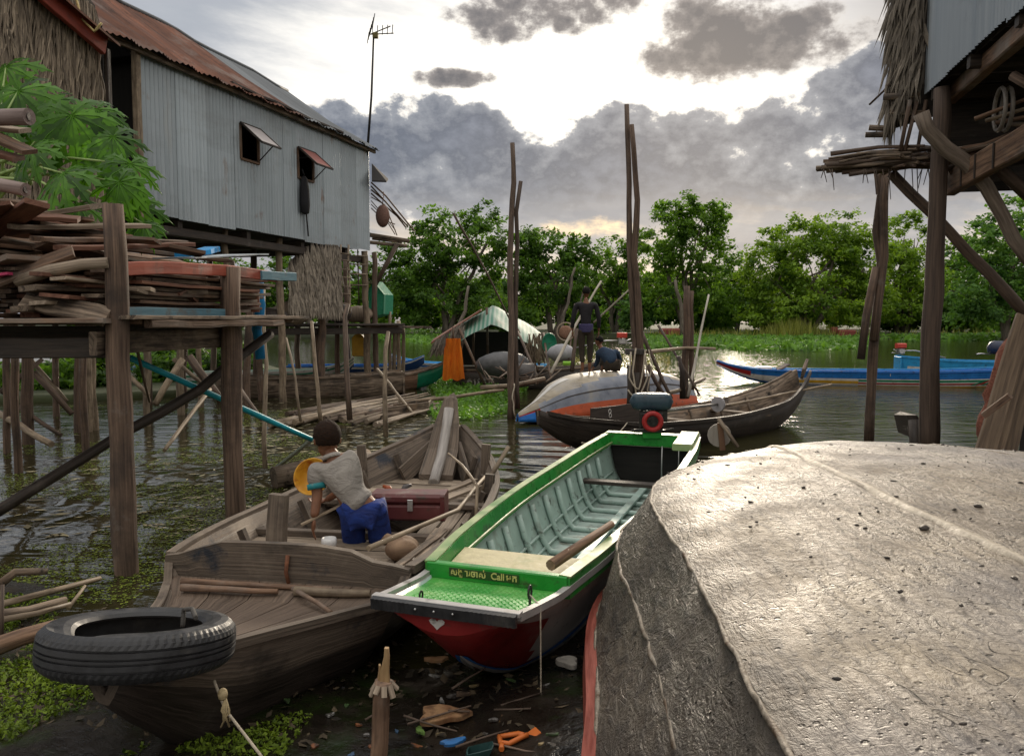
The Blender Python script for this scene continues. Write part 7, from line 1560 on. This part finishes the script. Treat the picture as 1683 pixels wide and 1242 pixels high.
tag(m.build('leaf_litter', leafmat('litter_bit', (.014, .011, .007), (.10, .075, .045), .05, .8)), 'rotten leaves and chips in the dark mud between the boats', 'litter', kind='stuff')
m = MB()
for _ in range(1200):                                    # scum, straw and chips drifting round the raft
    c = WZ(r.uniform(380, 760), r.uniform(650, 745), .006) if r.random() < .7 else WZ(r.uniform(0, 500), r.uniform(700, 880), .006); an = r.gauss(.3, .6); s = r.uniform(.02, .10); d = V(math.cos(an), math.sin(an), 0) * s; e = V(-d.y, d.x, 0) * r.uniform(.15, .5)
    m.poly([c - d, c - e, c + d, c + e], 0, r.random())
tag(m.build('drift_straw', leafmat('drift_bit', (.10, .085, .05), (.42, .38, .24), .0, .8)), 'bits of straw and chips drifting on the water round the raft', 'straw', kind='stuff')

# papaya plant behind the timber pile
PAP = leafmat('papaya_leaf', (.009, .042, .003), (.085, .235, .014), .38, .4)
pp = thing('papaya_plant', 'papaya plant with big lobed leaves growing behind the timber pile', 'plant', V(-5.3, 7.6, 0))
m = MB(); core = W(-15, 290, 7.4); m.tube(wander([V(-5.3, 7.6, 0), V(-5.2, 7.5, 2), core], .3, .02), .07, 9); m.build('trunk', POLEW, pp)
STEMG = mat('green_stem', (.16, .26, .07), (.36, .46, .18), coord='Object', rough=.5)
PR = random.Random(77)
def papleaf(c, n, up, R, seed):
    r = random.Random(seed); n = n.normalized(); up = (up - n * up.dot(n)).normalized(); sd = n.cross(up); m = MB()
    angs = [-2.35, -1.65, -1.0, -.45, .1, .6, 1.15, 1.8, 2.45]
    for a in angs:
        a += r.uniform(-.1, .1); L = R * (1.0 - .22 * abs(a) / 2.4) * r.uniform(.88, 1.1); d = up * -math.cos(a) + sd * math.sin(a); e = n.cross(d); t0 = r.uniform(.1, .9)
        def P(u_, w_): return c + d * (L * u_) + e * (L * w_) - n * (L * .30 * u_ * u_) - n * (abs(w_) * L * .12) + V(0, 0, -.22 * R * u_ * u_)
        prof = [(0.02, .012), (.18, .06), (.32, .075), (.38, .24), (.47, .085), (.55, .095), (.63, .24), (.69, .07), (.78, .12), (.86, .04), (1.0, .0)]
        for s_ in (1, -1):
            for (u0, w0), (u1, w1) in zip(prof, prof[1:]):
                m.poly([P(u0, 0), P(u1, 0), P(u1 + (.10 if w1 > .2 else 0), s_ * w1), P(u0 + (.10 if w0 > .2 else 0), s_ * w0)] if s_ > 0 else [P(u0, 0), P(u0 + (.10 if w0 > .2 else 0), s_ * w0), P(u1 + (.10 if w1 > .2 else 0), s_ * w1), P(u1, 0)], 0, max(0, min(1, t0 + s_ * .06 + r.uniform(-.06, .06))))
        m.tube([c + n * .004, P(.5, 0) + n * .004, P(.95, 0) + n * .004], [.007, .005, .002], 4, tint=1.0)
    return m
for i, (x_, y_, R, Y, nx_) in enumerate(((30, 150, 98, 7.6, -.2), (118, 190, 92, 7.4, .1), (52, 245, 70, 7.2, -.3), (186, 225, 78, 7.5, .35), (104, 285, 84, 7.0, 0), (214, 270, 66, 7.3, .4), (222, 335, 62, 7.4, .5), (158, 245, 66, 7.8, .2), (196, 300, 60, 7.1, .3), (10, 110, 80, 8.0, -.3), (236, 368, 44, 7.3, .5), (130, 335, 46, 6.9, .1), (80, 170, 70, 8.0, 0), (160, 180, 58, 7.9, .3), (20, 205, 60, 7.5, -.2))):
    c = W(x_, y_, Y); R *= Y / FPX
    m = papleaf(c, V(nx_ + PR.uniform(-.25, .25), -.75, .45 + PR.uniform(-.25, .25)), V(-.35 + PR.uniform(-.3, .3), .2, 1), R, 300 + i); m.build('leaf', PAP, pp)
    m = MB(); s_ = core + V(RND.uniform(-.05, .05), RND.uniform(-.05, .05), RND.uniform(-.25, .25)); m.tube([s_, s_.lerp(c, .55) + V(0, 0, .10), c], [.016, .012, .008], 6); m.build('leaf_stalk', STEMG, pp)
m = MB()
for i in range(14): q = core + V(RND.uniform(.0, .35), RND.uniform(-.2, .1), RND.uniform(-.3, .1)); m.ell(q, (.035, .035, .05), nu=7, nv=5)
tag(m.build('flower_cluster', STEMG, pp), kind='stuff')
# ================================================================ people
def applied(o):
    bpy.context.view_layer.update(); dg = bpy.context.evaluated_depsgraph_get()
    me = bpy.data.meshes.new_from_object(o.evaluated_get(dg)); d = o.data; bpy.data.objects.remove(o); bpy.data.meshes.remove(d); return me
def skin_mesh(J, edges, root, sub=2):
    """J: name -> (point, radius or (rx, ry))"""
    names = list(J); me = bpy.data.meshes.new('sk'); me.from_pydata([tuple(J[n][0]) for n in names], [(names.index(a), names.index(b)) for a, b in edges], [])
    o = bpy.data.objects.new('sk', me); COL.objects.link(o); o.modifiers.new('s', 'SKIN'); 
    sv = me.skin_vertices[0].data
    for i, n in enumerate(names):
        r = J[n][1]; sv[i].radius = r if hasattr(r, '__len__') else (r, r); sv[i].use_root = n == root
    mo = o.modifiers.new('b', 'SUBSURF'); mo.levels = sub; mo.render_levels = sub
    return applied(o)
def fuse(meshes, voxel, mb=None, smooth=2):
    """melt several closed surfaces into one continuous skin"""
    bm = bmesh.new()
    for me in meshes: bm.from_mesh(me)
    if mb is not None:
        vs_ = [bm.verts.new(q) for q in mb.v]
        for f in mb.f:
            try: bm.faces.new([vs_[i] for i in f])
            except ValueError: pass
    me = bpy.data.meshes.new('fu'); bm.to_mesh(me); bm.free(); o = bpy.data.objects.new('fu', me); COL.objects.link(o)
    r = o.modifiers.new('r', 'REMESH'); r.mode = 'VOXEL'; r.voxel_size = voxel; s = o.modifiers.new('s', 'SMOOTH'); s.iterations = smooth; s.factor = .5
    return applied(o)
def to_obj(me, name, mt, parent):
    m = MB()
    for q in me.vertices: m.p(q.co)
    for f in me.polygons: m.face(list(f.vertices), None, 0, 1, True)
    return m.build(name, mt, parent)
def head(mb, c, fwd, up, s):
    """skull, jaw, nose, brows, lips, ears; s = head height"""
    fwd = fwd.normalized(); up = (up - fwd * up.dot(fwd)).normalized(); sd = fwd.cross(up); R = Matrix((sd, fwd, up)).transposed()
    mb.ell(c + up * s * .08, (s * .345, s * .42, s * .40), R, 18, 12); mb.ell(c - up * s * .2 + fwd * s * .10, (s * .27, s * .27, s * .30), R, 16, 10)
    mb.ell(c - up * s * .07 + fwd * s * .42, (s * .05, s * .07, s * .11), R, 8, 6); mb.ell(c + up * s * .05 + fwd * s * .36, (s * .2, s * .06, s * .045), R, 10, 6)
    mb.ell(c - up * s * .25 + fwd * s * .35, (s * .10, s * .05, s * .03), R, 10, 6)
    for k in (1, -1): mb.ell(c + sd * k * s * .345 - up * s * .03 - fwd * s * .02, (s * .035, s * .08, s * .12), R, 8, 6)
    return R
def eyes(c, R, s, parent):
    for k in (1, -1):
        m = MB(); m.ell(c + R @ V(k * s * .14, s * .385, s * .0), (s * .055, s * .03, s * .03), R, 8, 6); m.build('eye', EYE, parent)
def hair(c, R, s, parent, mt, low=-.18):
    m = MB()
    m.ell(c + R @ V(0, -s * .03, s * .1), (s * .385, s * .44, s * .445), R, 44, 30, fn=lambda q: (1.0 + .05 * mnoise.noise(q * 5) + .035 * mnoise.noise(q * 17)) if (q.z > low + max(0, q.y) * .85 or q.y < -.35 and q.z > -.62) else .80)
    m.build('hair', mt, parent)
def hand(mb, w, d, n, side, L, curl=.4):
    """palm from the wrist w along d, palm facing n, five fingers of different length"""
    d = d.normalized(); n = (n - d * n.dot(d)).normalized(); s = d.cross(n) * side; Rm = Matrix((s, d, n)).transposed()
    mb.ell(w + d * L * .28, (L * .23, L * .32, L * .10), Rm, 12, 8)
    for k, (o, l) in enumerate(((-.17, .40), (-.06, .46), (.05, .43), (.155, .33))):
        b = w + d * L * .48 + s * L * o; p1 = b + d * L * l * .5 + n * L * curl * .08; p2 = p1 + (d * math.cos(curl) + n * math.sin(curl)) * L * l * .55
        mb.tube([b - d * L * .1, b, p1, p2], [L * .055, L * .052, L * .047, L * .034], 7)
    b = w + d * L * .12 - s * L * .18; mb.tube([b + s * L * .08, b - s * L * .07 + d * L * .12, b - s * L * .14 + d * L * .28 + n * L * .05, b - s * L * .14 + d * L * .42 + n * L * .1], [L * .065, L * .06, L * .052, L * .036], 7)
SKIN = mat('brown_skin', (.15, .065, .035), (.22, .10, .055), coord='Object', scale=(30, 30, 30), rough=.5, bump=.05, rnd=.1)
EYE = mat('eye_dark', (.02, .015, .012), (.04, .03, .025), coord='Object', rough=.2, bump=0)
HAIR = mat('dark_brown_hair', (.008, .005, .004), (.035, .018, .010), coord='Object', spec=.15, scale=(60, 60, 200), rough=.85, bump=.6)
BLKH = mat('black_hair', (.005, .005, .005), (.016, .014, .012), coord='Object', spec=.15, scale=(60, 60, 200), rough=.85, bump=.6)
def cloth(name, lo, hi, sc_=7, bump=.7, bd=.012): return mat(name, lo, hi, coord='Object', scale=(sc_, sc_, sc_ * 1.6), rough=.85, bump=bump, bd=bd, dist=1.2, detail=4)

# ---------------------------------------------------------------- the boy kneeling in the old boat, seen from behind
hipc = W(598, 838, 5.12); shl, shr = W(516, 768, 5.12), W(577, 752, 5.16); neck = W(546, 752, 5.13); hd = W(538, 722, 5.17); chest = W(560, 782, 5.14)
boy = thing('person', 'boy in grey shirt and blue shorts kneeling in the old boat, leaning on one hand', 'person', V(hipc.x, hipc.y, .1))
lw = W(516, 852, 5.02); le = W(522, 812, 5.08); rw = W(535, 822, 5.42); re_ = W(585, 792, 5.38)
kneeL, kneeR = V(hipc.x - .085, hipc.y + .20, .16), V(hipc.x + .10, hipc.y + .18, .16); ankL, ankR = V(hipc.x - .12, hipc.y - .14, .14), V(hipc.x + .13, hipc.y - .16, .14)
hipL, hipR = hipc + V(-.085, .0, -.02), hipc + V(.085, 0, -.02)
J = {'pel': (hipc, (.105, .085)), 'waist': (hipc.lerp(chest, .45), (.085, .07)), 'chest': (chest, (.125, .085)), 'nb': (neck, .05), 'nt': (neck.lerp(hd, .6), .042),
     'sl': (shl, .048), 'el': (le, .038), 'wl': (lw, .029), 'sr': (shr, .048), 'er': (re_, .034), 'wr': (rw, .025),
     'hl': (hipL, .078), 'kl': (kneeL, .055), 'al': (ankL, .035), 'tl': (ankL + V(0, -.12, -.02), .026), 'hr': (hipR, .078), 'kr': (kneeR, .055), 'ar': (ankR, .035), 'tr': (ankR + V(0, -.12, -.02), .026)}
ED = [('pel', 'waist'), ('waist', 'chest'), ('chest', 'nb'), ('nb', 'nt'), ('chest', 'sl'), ('sl', 'el'), ('el', 'wl'), ('chest', 'sr'), ('sr', 'er'), ('er', 'wr'), ('pel', 'hl'), ('hl', 'kl'), ('kl', 'al'), ('al', 'tl'), ('pel', 'hr'), ('hr', 'kr'), ('kr', 'ar'), ('ar', 'tr')]
mb = MB(); fw = V(-.25, .95, -.12); Rh_ = head(mb, hd, fw, V(-.05, .1, 1), .24)
hand(mb, lw, V(-.10, .02, -1), V(.9, .3, 0), 1, .155, .5); hand(mb, rw, V(-.9, -.1, -.1), V(0, -.3, 1), -1, .135, .8)
body = to_obj(fuse([skin_mesh(J, ED, 'pel')], .0065, mb), 'body', SKIN, boy)
eyes(hd, Rh_, .24, boy); hair(hd, Rh_, .24, boy, HAIR)
GSH = cloth('grey_jersey', (.23, .21, .19), (.40, .37, .34), 9, .9, .02)
JS = {'w': (hipc + V(.022, -.005, .028), (.132, .116)), 'w2': (hipc.lerp(chest, .3), (.120, .10)), 'm': (hipc.lerp(chest, .5), (.113, .09)), 'c': (chest, (.122, .09)), 'n': (neck.lerp(chest, .12), (.075, .07)), 'sl': (shl, .066), 'ml': (shl.lerp(le, .72), .058), 'sr': (shr, .066), 'mr': (shr.lerp(re_, .7), .058)}
shirt = to_obj(fuse([skin_mesh(JS, [('w', 'w2'), ('w2', 'm'), ('m', 'c'), ('c', 'n'), ('c', 'sl'), ('sl', 'ml'), ('c', 'sr'), ('sr', 'mr')], 'c')], .011), 'shirt', GSH, boy)
dl = (le - shl).normalized(); m = MB(); m.tube([shl.lerp(le, .60), shl.lerp(le, .80)], [.060, .061], 16); m.build('sleeve_band', paint('teal_band', (.02, .22, .25), .8), shirt)
m = MB(); dn = (hd - neck).normalized(); m.tube([neck - dn * .005, neck + dn * .022], [.066, .058], 16); m.build('collar', GSH, shirt)
BSH = cloth('blue_shorts', (.006, .016, .10), (.016, .042, .21), 8, .8, .02)
JP = {'p': (hipc + V(0, 0, .005), (.112, .10)), 'hl': (hipL, .088), 'kl': (hipL.lerp(kneeL, .8), .084), 'kl2': (kneeL + V(-.01, -.02, .02), .078), 'hr': (hipR, .088), 'kr': (hipR.lerp(kneeR, .8), .084), 'kr2': (kneeR + V(.01, -.02, .02), .078)}
to_obj(fuse([skin_mesh(JP, [('p', 'hl'), ('hl', 'kl'), ('kl', 'kl2'), ('p', 'hr'), ('hr', 'kr'), ('kr', 'kr2')], 'p')], .012), 'shorts', BSH, boy)
bc = W(513, 783, 5.30); Mb_ = Matrix.Translation(bc) @ Euler((math.radians(68), math.radians(-14), 0)).to_matrix().to_4x4(); m = MB(Mb_)
m.loft([[V(r_ * math.cos(a), r_ * math.sin(a), z_) for a in [2 * PI * k / 28 for k in range(28)]] for z_, r_ in ((-.07, .02), (-.07, .07), (-.05, .105), (0, .125), (.008, .128), (.004, .12), (-.045, .098), (-.062, .05), (-.062, .01))], True, True)
tag(m.build('bowl', mat('yellow_plastic', (.58, .26, .012), (.78, .43, .04), coord='Object', scale=(6, 6, 6), rough=.4, stains=(((.35, .10, .01), 9, .5, .65),))), 'yellow plastic bowl held by the boy', 'bowl')

# ---------------------------------------------------------------- two men on the overturned boat
def zE(t): return max((ME @ ptE(t, 1, 1)).z, .5)
ft = ME @ ptE(1.72, 1, 1); ft = V(ft.x, ft.y, ft.z)
HM = 1.62
man = thing('person', 'slim man in black long sleeved shirt standing on the overturned blue and white boat', 'person', ft)
def mp_(x_, y_, z_): return ft + V(x_ * HM, y_ * HM, z_ * HM)
J = {'pel': (mp_(0, 0, .515), (.095, .07)), 'waist': (mp_(0, 0, .61), (.078, .058)), 'chest': (mp_(0, 0.01, .745), (.115, .075)), 'nb': (mp_(0, .01, .835), .045), 'nt': (mp_(0, .02, .88), .042),
     'sl': (mp_(-.112, .01, .80), .045), 'el': (mp_(-.150, .01, .635), .033), 'wl': (mp_(-.152, .045, .485), .023), 'sr': (mp_(.112, .01, .80), .045), 'er': (mp_(.150, .01, .635), .033), 'wr': (mp_(.156, .05, .485), .023),
     'hl': (mp_(-.052, 0, .49), .068), 'kl': (mp_(-.045, .01, .275), .047), 'al': (mp_(-.035, -.01, .045), .03), 'tl': (mp_(-.05, .10, .015), .024), 'hr': (mp_(.052, 0, .49), .068), 'kr': (mp_(.052, .015, .275), .047), 'ar': (mp_(.045, .0, .045), .03), 'tr': (mp_(.06, .11, .015), .024)}
mb = MB(); hd2 = mp_(.005, .03, .935); Rh2 = head(mb, hd2, V(.12, .99, -.1), V(0, 0, 1), .195)
hand(mb, J['wl'][0], V(.05, .15, -1), V(1, .3, 0), 1, .155, .7); hand(mb, J['wr'][0], V(-.05, .15, -1), V(-1, .3, 0), -1, .155, .7)
to_obj(fuse([skin_mesh(J, ED, 'pel')], .0085, mb), 'body', SKIN, man); eyes(hd2, Rh2, .195, man); hair(hd2, Rh2, .195, man, BLKH)
BST = cloth('black_shirt', (.010, .009, .011), (.03, .028, .033), 8, .6)
JS = {'w': (mp_(0, 0, .525), (.112, .088)), 'm': (mp_(0, 0, .63), (.10, .075)), 'c': (mp_(0, .01, .745), (.128, .088)), 'n': (mp_(0, .01, .83), .06), 'sl': (mp_(-.112, .01, .80), .058), 'el': (mp_(-.150, .01, .635), .047), 'wl': (mp_(-.152, .038, .515), .036), 'sr': (mp_(.112, .01, .80), .058), 'er': (mp_(.150, .01, .635), .047), 'wr': (mp_(.156, .042, .515), .036)}
sh_ = to_obj(fuse([skin_mesh(JS, [('w', 'm'), ('m', 'c'), ('c', 'n'), ('c', 'sl'), ('sl', 'el'), ('el', 'wl'), ('c', 'sr'), ('sr', 'er'), ('er', 'wr')], 'c')], .013), 'shirt', BST, man)
m = MB(); m.loft([[mp_(.084 * math.cos(a), .066 * math.sin(a), z_) for a in [2 * PI * k / 18 for k in range(18)]] for z_ in (.475, .49, .555, .572)], True, True); m.build('waist_cloth', cloth('purple_blue_cloth', (.03, .03, .09), (.08, .07, .16)), man)
TRO = cloth('brown_trousers', (.022, .017, .012), (.06, .045, .032), 8, .7)
JP = {'p': (mp_(0, 0, .515), (.105, .085)), 'hl': (mp_(-.052, 0, .48), .082), 'kl': (mp_(-.046, .01, .275), .062), 'al': (mp_(-.037, -.005, .11), .047), 'hr': (mp_(.052, 0, .48), .082), 'kr': (mp_(.053, .015, .275), .062), 'ar': (mp_(.047, .002, .11), .047)}
to_obj(fuse([skin_mesh(JP, [('p', 'hl'), ('hl', 'kl'), ('kl', 'al'), ('p', 'hr'), ('hr', 'kr'), ('kr', 'ar')], 'p')], .012), 'trousers', TRO, man)

f2 = ME @ ptE(2.28, .97, 1); f2 = V(f2.x, f2.y, f2.z)
sq = thing('person', 'man in dark blue shirt squatting on the overturned boat with one arm reaching down', 'person', f2)
def sp_(px, py, dy): return W(px, py, f2.y + dy)
pel = sp_(1006, 600, -.06); che = sp_(998, 582, .06); nk = sp_(987, 571, .14); h3 = sp_(985, 561, .18)
J = {'pel': (pel, (.11, .09)), 'waist': (pel.lerp(che, .5) + V(.01, -.05, .02), (.11, .09)), 'chest': (che, (.125, .09)), 'nb': (nk, .05), 'nt': (nk.lerp(h3, .5), .045),
     'sl': (sp_(983, 580, .10), .046), 'el': (sp_(982, 595, .16), .034), 'wl': (sp_(974, 606, .16), .024), 'sr': (sp_(1014, 578, .10), .046), 'er': (sp_(1020, 594, .22), .034), 'wr': (sp_(1006, 604, .36), .024),
     'hl': (pel + V(-.09, .02, -.01), .075), 'kl': (sp_(990, 590, .36), .055), 'al': (V(f2.x - .10, f2.y + .06, f2.z + .04), .034), 'tl': (V(f2.x - .11, f2.y + .2, f2.z + .0), .026), 'hr': (pel + V(.09, .02, -.01), .075), 'kr': (sp_(1018, 590, .36), .055), 'ar': (V(f2.x + .12, f2.y + .06, f2.z + .04), .034), 'tr': (V(f2.x + .13, f2.y + .2, f2.z - .01), .026)}
mb = MB(); Rh3 = head(mb, h3, V(-.75, .6, -.3), V(-.1, .1, 1), .20)
hand(mb, J['wl'][0], V(-.5, .1, -.8), V(.5, .3, -.5), 1, .155, .4); hand(mb, J['wr'][0], V(-.6, .4, -.6), V(0, 0, -1), -1, .155, .5)
to_obj(fuse([skin_mesh(J, ED, 'pel')], .0085, mb), 'body', SKIN, sq); eyes(h3, Rh3, .20, sq); hair(h3, Rh3, .20, sq, BLKH)
NST = cloth('navy_shirt', (.012, .024, .05), (.032, .06, .105), 8, .7)
JS = {'w': (pel + V(0, -.01, .0), (.15, .12)), 'm': (pel.lerp(che, .5) + V(.01, -.05, .02), (.145, .12)), 'c': (che, (.15, .11)), 'n': (nk.lerp(che, .15), .065), 'sl': (J['sl'][0], .062), 'el': (J['el'][0], .05), 'wl': (J['el'][0].lerp(J['wl'][0], .8), .038), 'sr': (J['sr'][0], .062), 'er': (J['er'][0], .05), 'wr': (J['er'][0].lerp(J['wr'][0], .8), .038)}
to_obj(fuse([skin_mesh(JS, [('w', 'm'), ('m', 'c'), ('c', 'n'), ('c', 'sl'), ('sl', 'el'), ('el', 'wl'), ('c', 'sr'), ('sr', 'er'), ('er', 'wr')], 'c')], .013), 'shirt', NST, sq)
JP = {'p': (pel + V(0, 0, -.02), (.13, .11)), 'hl': (J['hl'][0], .09), 'kl': (J['kl'][0], .07), 'al': (J['kl'][0].lerp(J['al'][0], .8), .05), 'hr': (J['hr'][0], .09), 'kr': (J['kr'][0], .07), 'ar': (J['kr'][0].lerp(J['ar'][0], .8), .05)}
to_obj(fuse([skin_mesh(JP, [('p', 'hl'), ('hl', 'kl'), ('kl', 'al'), ('p', 'hr'), ('hr', 'kr'), ('kr', 'ar')], 'p')], .012), 'trousers', TRO, sq)
